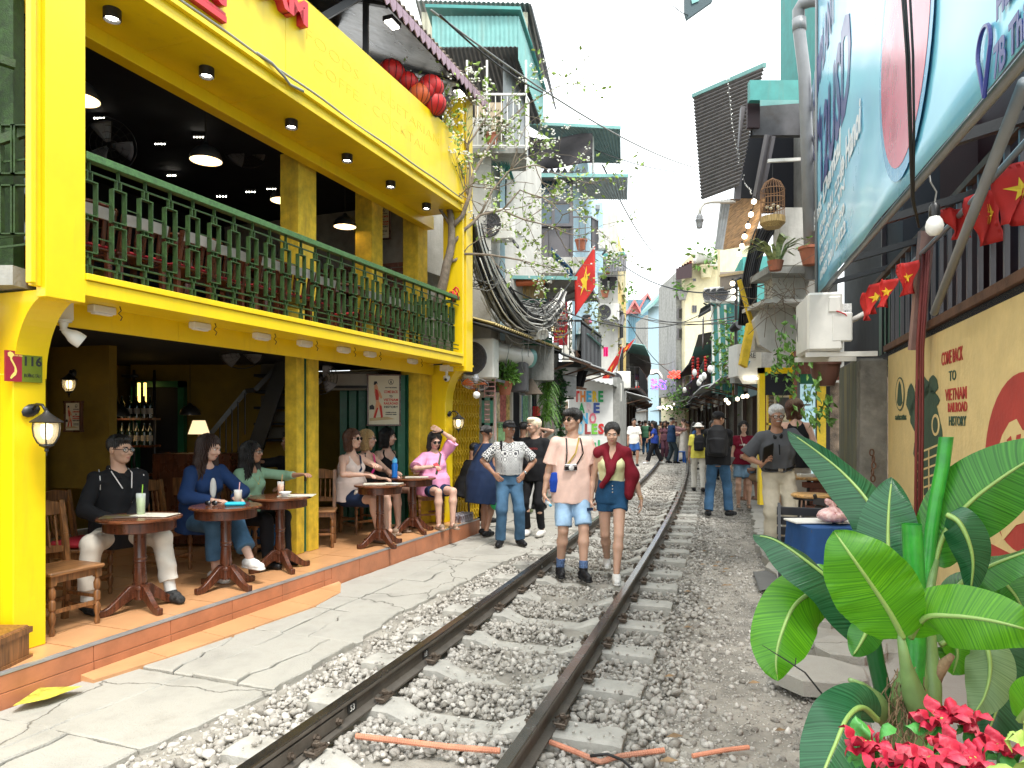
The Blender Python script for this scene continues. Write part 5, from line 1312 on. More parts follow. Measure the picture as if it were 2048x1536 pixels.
sh_(bC,[at(1150,404,17.6),at(1200,410,17.6),at(1200,418,17.6),at(1150,414,17.6)],1,Mgv,'ledge',0,.2)
for y in(680,752):wc(bC,1200,1244,y,y+8,22,Mc,'slab',1.2)
rl_(bC,[at(1203,680,21.6),at(1240,680,21.6),at(1246,678,23)],.9,MK,.13,.01,'balcony_railing')
rl_(bC,[at(1203,752,21.6),at(1240,752,21.6),at(1246,750,23)],.9,MK,.13,.01,'balcony_railing')
sh_(bC,[at(1200,640,20.6),at(1247,650,20.6),at(1250,630,22),at(1200,625,22)],8,Mgd,'awning_sheet')
for k,(px,py,D,l)in enumerate(((1214,625,21.0,'white air conditioner on the ochre house beneath the laundry'),(1216,785,18.8,'white air conditioner above the stall with menu boards'),(1236,760,20.5,'small air conditioner low on the ochre house'),(1188,480,17.3,'white air conditioner on the pale blue wall'))):ac_(at(px,py,D),(.1,-1),l,.7,.5,.25)
lz=TG('laundry',at(1225,565,20.5),'black t-shirts hanging to dry on the ochre house balcony','laundry')
for px in(1209,1224):
 MB().pm([at(px-7,553,20.4),at(px+9,553,20.4),at(px+11,560,20.4),at(px+6,562,20.4),at(px+6,580,20.4),at(px-5,579,20.4),at(px-5,562,20.4),at(px-9,560,20.4)],V(0,.03,0)).ob('t_shirt',Mfa,lz)
MB().tu([at(1200,552,20.4),at(1250,550,20.4)],.012,5).ob('line_pole',Mpi,lz)
pk=TG('pink_cloth',at(1212,705,20),'bright pink cloth hanging below the ochre house','cloth');MB().grid(lambda u,v:at(1207+u*9,694+v*19,20)+V(0,.04*sin(u*12),0),8,4,.004).ob('cloth',mat('hot pink webbing',(.75,.03,.22),.7),pk)
pot(at(1210,595,20.6),.12,'green plant on the ochre house balcony under the laundry',n=90,ls=.1,sr=1.2)
pot(at(1215,548,20.4),.1,'leafy planter above the black laundry',n=90,ls=.1,sr=1.4)
flag(at(1108,612,12.4),at(1190,490,12.2),.52,.62,'large red flag with a yellow star above the bamboo bar',sway=(.15,-.05,-1),drop=(-.35,0,-1))
flag(at(1228,760,19),at(1246,690,18.8),.75,.5,'faded orange red flag drooping over the lane on the left',star=True,sway=(-.8,0,-.9),drop=(-.2,0,-1))
flag(at(1245,720,24),at(1272,675,24),.5,.4,'small red flag beyond the drooping one, against the blue house',sway=(-.9,0,-.35))
bl=TG('blue_cloth',at(1122,522,13.8),'crumpled dark blue cloth slung from a pole above the bamboo bar','cloth');MB().grid(lambda u,v:at(1103+u*42,493+u*52+v*(18-6*u)+3*sin(v*9+u*6),13.8)+V(0,.08*sin(v*8+u*5),0),14,7,.004).ob('cloth',mat('dark blue tarp',(.01,.06,.13),.6,bu_=.2),bl,sm=True)
# -- far group at the bend (left and centre)
def house(lb,x0,x1,ytop,D,mat_,depth=6,ybase=None,wins=(),skew=0,name='far_house',wm=None):
 t_=TG(name,at((x0+x1)/2,(ytop+HY)/2,D),lb,'building');z1=at(0,ytop,D).z
 a=at(x0,0,D);b=at(x1,0,D+skew);m=MB();p=[V(a.x,a.y,-.1),V(b.x,b.y,-.1),V(b.x,b.y+depth,-.1),V(a.x,a.y+depth,-.1)];m.hexa(p+[V(q.x,q.y,z1)for q in p]);m.ob('walls',mat_,t_)
 for(u,py,w,h,nx,nz)in wins:
  c=V(a.x+(b.x-a.x)*u,0,0);z=at(0,py,D).z;ww=w*D/FP;hh=h*D/FP;yy=a.y+(b.y-a.y)*u-.02
  wn_(t_,(c.x-ww/2,yy),(c.x+ww/2,yy),z-hh/2,z+hh/2,nx,nz,wm or Mal,Mwi,.05,.04)
 return t_,z1
h1,z1=house('slate blue corrugated house with red roof at the bend',1256,1312,600,82,Mbm,8,wins=((.5,650,5,22,1,2),(.3,735,4,16,1,1),(.75,745,4,16,1,1)))
A=at(1256,0,81.9);B=at(1312,0,81.9)
m=MB();corr(m,V(A.x,81.85,3.5),V(B.x,81.85,3.5),V(B.x,81.85,z1),V(A.x,81.85,z1),14,.05,1,.02);m.ob('corrugated_cladding',Mbm,h1)
def gable(par,x0,x1,ye,yr,D,mat_,dep=6,wallm=None,nm='roof'):
 a=at(x0,ye,D);b=at(x1,ye,D);r_=at((x0+x1)/2,yr,D);m=MB()
 m.pm([a,b,r_],V(0,.3,0));m.ob('gable_wall',wallm or mat_,par)
 m=MB();e=V(0,dep,0);f_=V(0,-.5,0)
 for p in((a,r_),(r_,b)):m.hexa([p[0]+f_,p[1]+f_,p[1]+e,p[0]+e]+[q+V(0,0,.35)for q in(p[0]+f_,p[1]+f_,p[1]+e,p[0]+e)])
 m.ob(nm,mat_,par)
M_rred=mat('faded red roof',(.50,.16,.15),.7,var=.15,di=.2)
gable(h1,1256,1280,627,606,81,M_rred);gable(h1,1276,1312,625,592,82.2,M_rred,wallm=Mbm)
h2,z2=house('mouldy grey concrete house with tall blank wall at the bend',1292,1345,630,71,Mc,6,wins=((.55,655,4,14,1,1),(.25,700,4,10,1,1)))
h3,z3=house('pale blue gabled house with teal roof behind the grey one',1318,1362,598,63,Mlb,5,wins=((.5,640,6,8,1,1),))
gable(h3,1306,1362,612,580,62.5,Mtp,wallm=Mlb)
sh_(h3,[at(1328,635,60),at(1356,630,60),at(1356,662,60),at(1328,667,60)],6,Mt,'awning_sheet',.05)
rl_(h3,[at(1330,708,60),at(1358,704,60)],1.8,Mp,.35,.04,'balustrade')
pot(at(1343,700,59.8),.4,'greenery on the balcony of the pale blue gabled house',n=60,ls=.4,sr=1.1)
# -- right side of the lane
G=Fr(4.03,7.5,18.78,-1)
Mmy=mat('cream yellow wall paint',(.72,.54,.24),.85,var=.08,bu_=.5,bs=28,di=.28,dc=(.42,.30,.12),ds=1.6,sk_=True)
Mmg=mat('mural dark green',(.045,.085,.05),.8,var=.2,bu_=.3,bs=28);Mr=mat('mural brick red',(.42,.045,.03),.8,var=.15,bu_=.3,bs=28)
Mm=mat('maroon sheet',(.022,.005,.007),.5,var=.2,bu_=.05)
Mbr=mat('brown red wall post',(.20,.07,.05),.8,var=.2,bu_=.2,di=.3,dc=(.3,.25,.2),ds=5)
wy=TG('yellow_mural_wall',G(-3,0,0),'cream yellow wall painted with a railroad mural on the right','wall')
sf_(G,-7.5,.0,-.2,0,-.2,2.40,Mmy,wy,'wall')
exG=-G.u*1
exG=V(-G.u.x,-G.u.y,0)
def gh(px,py,t=.004):s,z=G.hit(px,py,t);return s,z
def gtext(txt,px,py,wpx,m_,hgt,par=wy,nm='painted_words'):
 s,z=gh(px,py,.004);s0=gh(px-wpx/2,py,.004)[0];s1=gh(px+wpx/2,py,.004)[0]
 return text(txt,G(s,.004,z),exG,up,hgt,m_,par,nm,depth=.002,width=abs(s1-s0),bold=.0008)
for txt,px,py,w,hp,mm in(('COME BACK',1903,714,42,34,Mr),('TO',1905,752,14,25,Mmg),('VIETNAM',1911,789,42,30,Mr),('RAILROAD',1914,815,38,24,Mr),('HISTORY',1914,843,34,24,Mmg)):
 s,z=gh(px,py);D=G(s,0,0).y;gtext(txt,px,py,w,mm,hp*D/FP*1.15)
gtext('GA ĐÔNG DƯƠNG',1801,836,22,Mmg,.06)
def gp_(pts,m_,nm,o=.003,th=.002,par=wy):
 b=MB();b.pm([G(gh(x,y)[0],o,gh(x,y)[1])for x,y in pts],G.n*th);b.ob(nm,m_,par)
def gb_(cx,cy,rx,ry_,m_,nm,o=.003,n=20,wob=0):
 gp_([(cx+rx*cos(a)*(1+wob*sin(5*a+cx)),cy+ry_*sin(a)*(1+wob*cos(4*a)))for a in np.linspace(0,2*pi,n+1)[:-1]],m_,nm,o)
gb_(1800,788,9,34,Mmg,'painted_emblem');gb_(1800,788,7.5,31,Mmy,'painted_emblem',.0055)
gp_([(1795,805),(1798,770),(1800,762),(1803,770),(1806,805),(1803,812),(1798,812)],Mmg,'painted_emblem',.008)
for x,y,a,b in((1822,800,9,30),(1830,830,10,30),(1845,775,14,22),(1835,900,8,24),(1866,770,10,18),(1855,800,22,26)):gb_(x,y,a,b,Mmg,'painted_smoke',.003,20,.12)
gp_([(1838,830),(1870,800),(1884,860),(1888,960),(1886,1060),(1838,1080),(1830,990),(1832,900)],Mmg,'painted_engine',.0032)
gb_(1872,850,8,22,Mmy,'painted_boiler_ring',.006);gb_(1872,850,5,16,Mmg,'painted_boiler_ring',.0085)
for i in range(9):gp_([(1836,905+i*18),(1884,885+i*19),(1884,889+i*19),(1836,909+i*18)],Mmy,'painted_stripe',.006)
for x in(1846,1858,1876):gp_([(x,900),(x+2,898),(x+3,1060),(x,1062)],Mmy,'painted_stripe',.0085)
gb_(2052,925,82,182,Mr,'painted_disc',.003,40)
gp_([(1985,905),(1998,895),(2006,870),(2020,845),(2034,838),(2046,860),(2090,870),(2090,1010),(2052,1045),(2034,1050),(2008,1080),(1996,1040),(2000,1005),(1988,970)],Mmy,'painted_face',.006)
gb_(2003,915,9,17,Mr,'painted_glasses',.009);gb_(2003,915,6,12,Mmy,'painted_glasses',.0115);gb_(2003,917,3,6,Mr,'painted_eye',.014)
gp_([(2012,905),(2022,900),(2030,930),(2022,960),(2014,940)],Mr,'painted_glasses',.009);gb_(2045,915,12,22,Mr,'painted_glasses',.009);gb_(2045,915,8,16,Mmy,'painted_glasses',.0115)
gp_([(2010,1015),(2030,1010),(2048,1020),(2030,1028),(2012,1030)],Mr,'painted_mouth',.009)
gp_([(2016,880),(2024,872),(2030,905),(2036,870),(2044,868),(2040,915),(2026,925)],Mr,'painted_hair',.009)
sf_(G,-7.5,-3.1,.0005,.003,-.2,.9,Mr,wy,'painted_dado')
# -- older stained wall beyond, standing proud, with its end face
wo_=TG('old_stained_wall',G(1,.2,1),'old grey wall end with green and ochre camouflage paint and a chain','wall')
Mod=mat('old cement',(.17,.16,.14),.95,var=.35,bu_=.7,bs=22,di=.5,dc=(.42,.40,.35),ds=2.2)
M_camo=mat('camouflage paint',(.10,.11,.075),.8,var=.2,bu_=.3,di=.62,dc=(.36,.27,.09),ds=1.6,sk_=True)
sf_(G,.02,.30,.0,.27,-.1,2.32,Mod,wo_,'wall_end',.012)
sf_(G,.30,1.9,.0,.265,-.1,2.36,Mod,wo_,'wall');sf_(G,.30,1.88,.265,.272,-.05,2.34,M_camo,wo_,'painted_face')
for k in range(5):
 m=MB();c=at(1745+rnd(-3,3),905+k*13,7.42);a=k%2*pi/2;m.tu([c+RZ(a)@V(.022*cos(x),0,.034*sin(x))for x in LS(13)],.008,6);m.ob('chain_link',Mru,wo_,1)
 # -- fence above the mural wall: sill beam, bars, maroon sheets
fe=TG('barred_fence',G(-3,-.1,2.5),'dark steel bars above the yellow wall with maroon sheeting behind','fence')
sf_(G,-7.5,.1,-.12,.03,2.405,2.47,Mwm if False else Mru,fe,'sill_beam',.004)
for s in np.arange(-7.3,.1,.25):sf_(G,s,s+.028,-.05,-.022,2.47,3.28,Mal,fe,'bar',)
sf_(G,-7.5,1.1,-.06,-.01,3.28,3.33,Mru,fe,'top_rail')
m=MB();corr(m,G(-7.5,-1.1,2.2),G(1.3,-1.1,2.2),G(1.3,-1.1,6.2),G(-7.5,-1.1,6.2),60,.012);m.ob('maroon_sheeting',Mm,fe)
sf_(G,-7.5,1.0,-1.6,.0,2.35,2.40,Md,fe,'inner_floor')
MB().fb(G,1.0,1.04,-1.1,-.1,2.3,5.2).ob('end_sheet',Mm,fe)
sf_(G,.06,5.,-.5,-.15,2.3,5.2,Md,fe,'dark_panel');sf_(G,.1,1.2,-.15,-.1,2.3,3.4,Mg,fe,'green_panel')
for k in range(4):sf_(G,.12+k*.25,.14+k*.25,-.1,-.08,2.35,3.3,MK,fe,'bar')
MB().tu([at(2050,165,2.6),at(1868,625,4.9)],.026,10).ob('diagonal_pole',Mpi,fe,1)
MB().tu([G(-7.4,.12,3.12),G(-3,.10,3.0),G(.6,.10,2.98)],.018,8).ob('flag_rail',Mpi,fe,1)
wp=TG('wall_post',G(-1.1,.05,2),'pinkish brown timber post with red cables running down the mural wall','post')
pa,pb=at(1853,462,5.6),at(1832,700,5.75);MB().bar(pa,pb,.11,.045,(0,1,0)).ob('timber',mat('pinkish weathered timber',(.32,.19,.16),.8,var=.25,bu_=.2,di=.3,dc=(.45,.38,.33)),wp)
for dx,r_ in((-.012,.012),(.012,.010),(.03,.012)):
 MB().tu([at(1850,500,5.55)+V(dx,0,0),at(1838,690,5.68)+V(dx,0,0),at(1836,860,5.7)+V(dx*1.2,0,0),at(1833,1150,5.7)+V(dx,0,0)],r_,7).ob('red_cable',mat('oxide red cable',(.20,.035,.03),.6,bu_=.2),wp,sm=True)
for k,(px,py,D,w,h,lab)in enumerate(((2030,385,3.9,.17,.34,'nearest'),(1965,440,4.3,.16,.32,'second, with a clear star'),(1905,445,4.6,.12,.2,'third, folded'),(1812,560,5.6,.13,.26,'fourth'),(1775,585,6.,.11,.24,'fifth, crumpled'),(1752,600,6.3,.12,.28,'sixth, hanging straight'),(1735,612,6.6,.07,.26,'last, edge on'))):
 p=at(px,py,D)+V(0,0,h/2);t_=TG('bunting_flag',p,'small red flag with yellow star on the fence, %s'%lab,'flag','small flags strung along the fence');tilt=.12*(-1)**k
 def fn(u,v):return p+V(.72,-.68,0)*((u-.5)*w*1.05*(1-.2*v))+V(.05*v*sin(k),.03*sin(u*7+k+v*3),-v*h)+V(0,0,-tilt*u*w)+G.n*.02*sin(v*6+u*4)
 MB().grid(fn,8,8,.0015).ob('cloth',Mfl,t_,1)
 if k not in(2,6):
  pts=[fn(.5+(.30 if j%2==0 else.12)*cos(pi/2+j*pi/5),.45-(.30 if j%2==0 else.12)*w/h*1.4*sin(pi/2+j*pi/5))+G.n*.004 for j in range(10)];m=MB();m.add([fn(.5,.45)+G.n*.005]+pts,[(0,j+1,(j+1)%10+1)for j in range(10)]);m.ob('star',Msr,t_)
  m=MB();q=[v-G.n*.0095 for v in pts];m.add([fn(.5,.45)-G.n*.006]+q,[(0,j+1,(j+1)%10+1)for j in range(10)]);m.ob('star',Msr,t_)
t_=TG('light_bulb',at(1869,450,3.5),'big white led bulb hanging in front of the fence','bulb')
p=at(1869,452,3.5);MB().lt_([(0,-.05),(.022,-.045),(.038,-.025),(.042,0),(.036,.025),(.024,.045),(.022,.05)],18,p).ob('glass',Mbu,t_,1);MB().lt_([(.024,.045),(.026,.06),(.024,.10),(.012,.115),(0,.115)],14,p).ob('socket',MK,t_,1,auto=40);MB().tu([p+V(0,0,.11),p+V(.01,0,.17),p+V(-.02,0,.22),p+V(.0,.05,.3)],.004,5).ob('wire',Mcg,t_)
# -- the blue dental banner
bn=TG('dental_banner',at(1800,250,5),'huge glossy sky blue dental banner slanting over the right side','banner')
Bn=Fr(.85,0,18.78,-1)
M_ban=mat('glossy blue vinyl',(.14,.56,.84),.3,var=.10,scale=1.2,bu_=.06,bs=3.,spec=.6,coat=.35,col2=(.22,.66,.84))
b0,b1=Bn.inv(V(.44*8.5,8.5,0))[0],1.0
zb=lambda s:float(np.interp(s,[1.0,2.2,b0],[2.72,2.78,3.2]))
def bf(u,v):
 s=b0+(b1-b0)*u;z=zb(s)+(6.9-zb(s))*v;return Bn(s,.022+.004*sin(s*2.3+z*1.3)+.003*sin(z*9+s*4)*(1-v),z)
MB().grid(bf,60,30,.004).ob('vinyl',M_ban,bn,1)
MB().tu([Bn(s,-.02,zb(s)+.01)for s in np.linspace(b0,b1,12)],.022,8).ob('bottom_rail',Mpi,bn,1)
MB().tu([bf(0,0)+V(-.02,.0,0),bf(0,1)+V(-.02,0,0)],.02,8).ob('side_rail',Mpi,bn,1)
for s in np.linspace(b0-.6,1.6,5):MB().bar(Bn(s,-.05,zb(s)+.05),Bn(s,-.9,zb(s)+.25),.05,.05).ob('support_arm',MK,bn)
Mbw=mat('white banner print',(.75,.80,.82),.3,bu_=0,var=.03);Mbn=mat('navy banner print',(.02,.03,.20),.3,bu_=0,var=.03);M_banr=mat('red banner print',(.50,.03,.08),.2,bu_=0,var=.1)
exB=V(-Bn.u.x,-Bn.u.y,0)
def btext(txt,px,py,wpx,hgt,m_):
 s,z=Bn.hit(px,py,.03);s0=Bn.hit(px-wpx/2,py,.03)[0];s1=Bn.hit(px+wpx/2,py,.03)[0]
 text(txt,Bn(s,.032,z),exB,up,hgt,m_,bn,'banner_words',depth=.001,width=abs(s1-s0),bold=hgt*.03)
def bn_(txt,px0,px1,z,hgt,m_):
 s0=Bn.hit(px0,0,.03)[0];s1=Bn.hit(px1,0,.03)[0];text(txt,Bn((s0+s1)/2,.034,z),exB,up,hgt,m_,bn,'banner_words',depth=.001,width=abs(s1-s0),bold=hgt*.03)
def zat(px,py):return Bn.hit(px,py,.03)[1]
bn_('DENTAL IMPLANT',1612,1668,zat(1627,200),.62,Mbn)
bn_('FROM',1619,1641,zat(1630,295),.50,Mbn)
bn_('12USD',1641,1700,zat(1668,225),1.15,Mbn)
bn_('Best Dental',1628,1682,zat(1655,365),.33,Mbw);bn_('in Hanoi',1682,1722,zat(1700,290),.36,Mbw)
bn_('0243 941 2299',1640,1690,zat(1662,405),.16,Mbw);bn_('DELENTAL.VN',1640,1690,zat(1665,430),.13,Mbw);bn_('08:30 - 19:30',1640,1690,zat(1665,470),.13,Mbw);bn_('0982 201 2022',1641,1692,zat(1668,500),.15,Mbw)
bn_('7B Thi Sach',1990,2120,zat(2040,60),.15,Mbn);bn_('Hanoi',1995,2060,zat(2030,-40),.13,Mbn)
M_ringb=mat('banner ring blue',(.05,.30,.52),.25,bu_=0)
def bdisc(cx,cy,r_,m_,o,nm):
 s,z=Bn.hit(cx,cy,.03);pts=[Bn(s+r_*cos(a),.03+o,z+r_*sin(a)*1.05)for a in LS(41)[:-1]];b=MB();b.pm(pts,Bn.n*.0012);b.ob(nm,m_,bn)
bdisc(1808,75,.70,M_ringb,.006,'printed_disc');bdisc(1808,75,.63,M_banr,.008,'printed_disc')
s,z=Bn.hit(1972,95,.03);pts=[Bn(s+.07*cos(a),.036,z+.07*sin(a))for a in np.linspace(-.6,pi+.6,18)]+[Bn(s,.036,z-.17)];b=MB();b.tu(pts+[pts[0]],.008,5);b.ob('printed_pin',Mbn,bn)
cb_=TG('hanging_cables',at(1815,200,2.8),'black cables hanging in front of the blue banner','cable')
for dx in(0,10,-6):MB().tu([at(1808+dx,-40,2.7),at(1818+dx*.8,110,2.75),at(1822+dx*.6,250,2.85),at(1825+dx*.2,400,3.0),at(1838,455,3.1)],.005,5).ob('cable',Mcb,cb_,1)
# -- the AC unit next to the banner corner
t_=TG('air_conditioner',at(1660,645,7.3),'big off white air conditioner with side cover under the banner corner','air conditioner')
A0=Fr(0,0,14,-1)
c=at(1662,645,7.2)
rot=RZ(-rad(14))
MB().rb_(c+V(0,.30,0),(.34,.78,.60),.025,rot).ob('casing',Mw,t_)
MB().rb_(c+V(.06,-.105,-.06),(.20,.03,.30),.015,rot).ob('valve_cover',Mw,t_);MB().rb_(c+V(-.01,-.10,.17),(.12,.025,.16),.01,rot).ob('handle_recess',Mw,t_)
MB().box(c+V(.12,-.09,.12),(.09,.006,.12),rot).ob('spec_sticker',mat('printed sticker',(.62,.62,.60),.5,var=.4,scale=80),t_)
text('R32',c+V(.12,-.095,.10),(.97,-.24,0),up,.03,Mi,t_,depth=.001)
cc=c+rot@V(-.172,.32,0);m=MB()
for r_ in np.arange(.04,.27,.028):m.tu([cc+V(-.015,r_*cos(a),r_*sin(a))for a in LS(25)],.004,4)
m.ob('fan_grille',Mal,t_);MB().lt_([(.28,0),(.28,.012),(.26,.012),(.25,0),(0,0)],28,cc,Euler((0,-pi/2,0)).to_matrix()).ob('fan_recess',Mgd,t_,1)
m=MB();m.bar(c+V(-.25,.02,-.33),c+V(.42,-.10,-.33),.05,.05);m.bar(c+V(-.12,.62,-.33),c+V(.5,.5,-.33),.05,.05);m.ob('bracket',Mw,t_)
MB().tu([c+V(.16,-.06,0),c+V(.24,-.05,.04),c+V(.36,-.0,.10),c+V(.42,.1,.12)],.028,8).ob('lagged_pipe',mat('pipe lagging',(.5,.47,.42),.8,bu_=.5),t_,sm=True)
MB().tu([c+V(.0,-.12,.10),c+V(.08,-.13,.07),c+V(.14,-.12,.0),c+V(.15,-.10,-.06)],.006,5).ob('red_wire',Mre,t_)
hp2=TG('hanging_plant',at(1655,745,8.2),'brown hanging pot with long trailing vines under the air conditioner','plant')
p=at(1650,750,8.3);MB().lt_([(.10,-.13),(.15,.0),(.17,.12),(.18,.12),(.18,.15),(0,.14)],20,p).ob('pot',mat('brown plastic pot',(.16,.07,.05),.5),hp2,sm=True,auto=35)
m=MB();rr=random.Random(8)
for(x0,y0,x1,y1,n)in((1600,690,1545,740,26),(1610,700,1560,800,34),(1640,735,1600,830,40),(1655,790,1625,850,30),(1640,790,1650,835,26),(1570,640,1545,760,40),(1580,650,1600,720,30)):
 for i in range(n):u=rr.random();q=at(x0+(x1-x0)*u+Gs(0,9),y0+(y1-y0)*u+Gs(0,9),8.2+U(-.12,.12));leaf(m,q,V(Gs(0,.6),-.6,-1+Gs(0,.5)),U(.06,.12),rr)
m.ob('foliage',Mle,hp2,fix=False)
m=MB()
for(x0,y0,x1,y1)in((1600,690,1545,740),(1610,700,1560,800),(1640,735,1600,830),(1655,790,1625,850),(1570,640,1545,760)):cable(m,at(x0,y0,8.2),at(x1,y1,8.2),.05,.004,6,.02)
m.ob('stems',Mld,hp2)
# -- white balcony with pots, snake plant
wb_=TG('white_balcony',at(1590,520,9),'white concrete balcony with potted plants beside the banner','balcony')
wc(wb_,1560,1640,415,530,9.4,Mp,'parapet',.25);wc(wb_,1536,1640,533,546,9.0,Mc,'planter_ledge',.7);wc(wb_,1545,1640,546,600,9.3,Mp,'lower_parapet',.3)
wc(wb_,1528,1640,598,606,8.9,Mp,'slab',.9);wc(wb_,1510,1600,606,700,9.6,Mp,'wall_below',.3)
m=MB()
m.pm([at(1508,640,9.3),at(1540,600,9.3),at(1600,612,9.3),at(1600,700,9.3),at(1545,705,9.3),at(1520,690,9.3)],V(0,.1,0));m.ob('broken_fascia',Mp,wb_)
pot(at(1620,530,8.8),.13,'terracotta pot on the white balcony ledge, right',n=14,ls=.06,sr=.5)
sp_=TG('potted_plant',at(1550,510,8.8),'striped snake like dracaena on the white balcony ledge','plant');m=MB();rr=random.Random(2)
c=at(1551,530,8.7)
for i in range(30):
 a=U(0,6.28);l=U(.28,.5);d=V(cos(a),sin(a),0);s_=V(-d.y,d.x,0)*.018
 P=[c+d*(l*.15)+up*.05,c+d*(l*.35)+up*l*.5,c+d*(l*.65)+up*l*.62,c+d*l+up*(l*.45)]
 for a_,b_,w0,w1 in zip(P,P[1:],(1,1.3,1),(1.3,1,.1)):m.add([a_-s_*w0,a_+s_*w0,b_+s_*w1,b_-s_*w1],[(0,1,2,3)])
m.ob('leaves',mat('striped leaf',(.10,.20,.06),.5,var=.6,scale=25,col2=(.45,.5,.2)),sp_,fix=False);MB().lt_([(.07,-.02),(.1,.1),(0,.1)],14,c+V(0,0,-.05)).ob('pot',Mpt,sp_)
tw=TG('dead_creeper',at(1540,590,8.9),'tangle of dry brown creeper stems under the white balcony','plant');m=MB();rr=random.Random(12)
for _ in range(45):
 p=at(U(1500,1640),U(560,625),8.8+U(-.2,.2));P=[p];d=V(Gs(0,1),Gs(0,.4),Gs(0,.7)).normalized()*.07
 for i in range(5):d=(d+V(Gs(0,.03),Gs(0,.03),Gs(0,.03)-.005));p=p+d;P.append(p)
 m.tu(P,.0045,4)
o=m.ob('stems',Mfi,tw,fix=False)
dr=TG('black_drape',at(1520,560,9.5),'ribbed black sheet curving down beside the plywood eave','sheet')
def df(u,v):
 a=at(1560-u*50,450+u*8,9.6);b=at(1518-u*42,655-u*5,9.8);c_=at(1500-u*20,520+u*20,9.7);k=v;return(a*(1-k)**2+c_*2*k*(1-k)+b*k*k)+V(0,.02*sin(u*50),0)+V(.008*sin(u*110),0,0)
MB().grid(df,90,18,.006).ob('sheet',mat('black ribbed plastic',(.012,.012,.014),.4,bu_=.05),dr,sm=True)
MB().bar(at(1478,560,9.5),at(1506,655,9.6),.04,.05).ob('yellow_trim',Myw,dr)
MB().pm([at(1498,645,9.4),at(1510,652,9.4),at(1495,735,9.4),at(1482,728,9.4)],V(0,.12,0)).ob('yellow_bracket',Myw,dr)
# -- corrugated eaves high on the right
er=TG('corrugated_eaves',at(1460,280,11),'big dark corrugated eaves sheet jutting over the lane on the right','roof')
m=MB();corr(m,at(1387,195,11.8),at(1403,400,11.8),at(1478,372,9.9),at(1528,135,9.9),30,.014,1,.006);m.ob('roof_sheet',mat('grey brown fibre sheet',(.10,.09,.088),.7,var=.25,bu_=.15,di=.3),er)
MB().bar(at(1386,192,11.8),at(1530,130,9.9),.05,.06).ob('ridge_trim',Mtp,er)
m=MB();m.bar(at(1487,215,10.2),at(1474,400,10.2),.08,.08);m.bar(at(1535,270,9.6),at(1510,400,9.8),.06,.06);m.bar(at(1545,272,9.6),at(1520,400,9.8),.06,.06);m.ob('steel_post',Mal,er)
wc(er,1500,1600,160,200,9.6,Mt,'teal_fascia',.1);wc(er,1505,1605,205,270,9.9,Mgd,'grey_sheet',.1);wc(er,1495,1520,200,255,9.8,Mm,'maroon_sheet',.05)
MB().grid(lambda u,v:at(1520+u*85,200+v*12-v*u*6,9.4),6,3,.004).ob('mint_sheet',Mtp,er)
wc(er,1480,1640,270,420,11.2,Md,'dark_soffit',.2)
MB().bar(at(1536,322,9.3),at(1618,318,9.3),.04,.04).ob('white_rod',Mw,er)
er2=TG('plywood_eave',at(1475,450,10.5),'eave lined with warm plywood and a string of lit bulbs','roof')
MB().hexa([at(1447,500,11),at(1505,490,9.6),at(1530,405,9.6),at(1462,405,11),at(1447,492,11),at(1505,482,9.6),at(1530,397,9.6),at(1462,397,11)]).ob('plywood',wood('plywood lining',(.40,.22,.09),.7,axis=1),er2)
m=MB();corr(m,at(1430,498,11.4),at(1447,500,11.2),at(1466,398,11.2),at(1442,400,11.4),4,.014);m.ob('edge_sheet',Mgv,er2)
for k,(px,py)in enumerate(((1508,403),(1502,429),(1496,452),(1489,473),(1484,492),(1478,508),(1465,567),(1466,582),(1467,596))):
 p=at(px,py,9.6+k*.1);t_=TG('string_bulb',p,'small lit bulb on the string down the plywood eave','bulb','lit bulbs on the string down the plywood eave');t_['label']='lit bulb number on the string by the plywood eave, %s'%['topmost','second down','third down','fourth down','fifth down','sixth, almost out','seventh, below the eave','eighth, below the eave','lowest of all'][k]
 t_['label']=t_['label'].replace('number on','hanging on');MB().ball(p,.036).ob('glass',Mbl,t_,1);MB().lt_([(.015,.03),(.015,.07),(0,.07)],8,p).ob('socket',MK,t_)
m=MB();m.tu([at(1515,385,9.5),at(1503,425,9.7),at(1490,470,9.9),at(1478,505,10.1)],.005,5);tag(m.ob('bulb_wire',Mcb),'wire carrying the bulbs under the plywood eave','wire')
bc=TG('bird_cage',at(1545,400,9.2),'round wooden bird cage hanging beside the banner','bird cage')
c=at(1545,435,9.2);M_cage=mat('wicker brown',(.25,.13,.06),.7,var=.3)
for a in LS(25)[:-1]:MB().tu([c+V(.15*cos(a),.15*sin(a),0),c+V(.15*cos(a),.15*sin(a),.36),c+V(.10*cos(a),.10*sin(a),.46),c+V(0,0,.52)],.003,4).ob('bar',M_cage,bc)
for z,r_ in((0,.15),(.12,.15),(.24,.15),(.36,.15)):MB().tu([c+V(r_*cos(a),r_*sin(a),z)for a in LS(25)],.006,5).ob('hoop',M_cage,bc)
MB().lt_([(.10,-.14),(.16,-.08),(.16,0),(0,0)],20,c).ob('base',Mba,bc,1,auto=35);MB().tu([c+V(0,0,.52),c+V(0,0,.70)],.004,5).ob('hook',Mcb,bc)
m=MB()
for a in(0,1.5,3.,4.5):m.ball(c+V(.07*cos(a),.07*sin(a),.14),.022,8,6)
m.ob('seed_cups',Mpo,bc)
cc_=TG('street_camera',at(1400,430,10.5),'grey security camera on a curved pipe arm over the lane','camera')
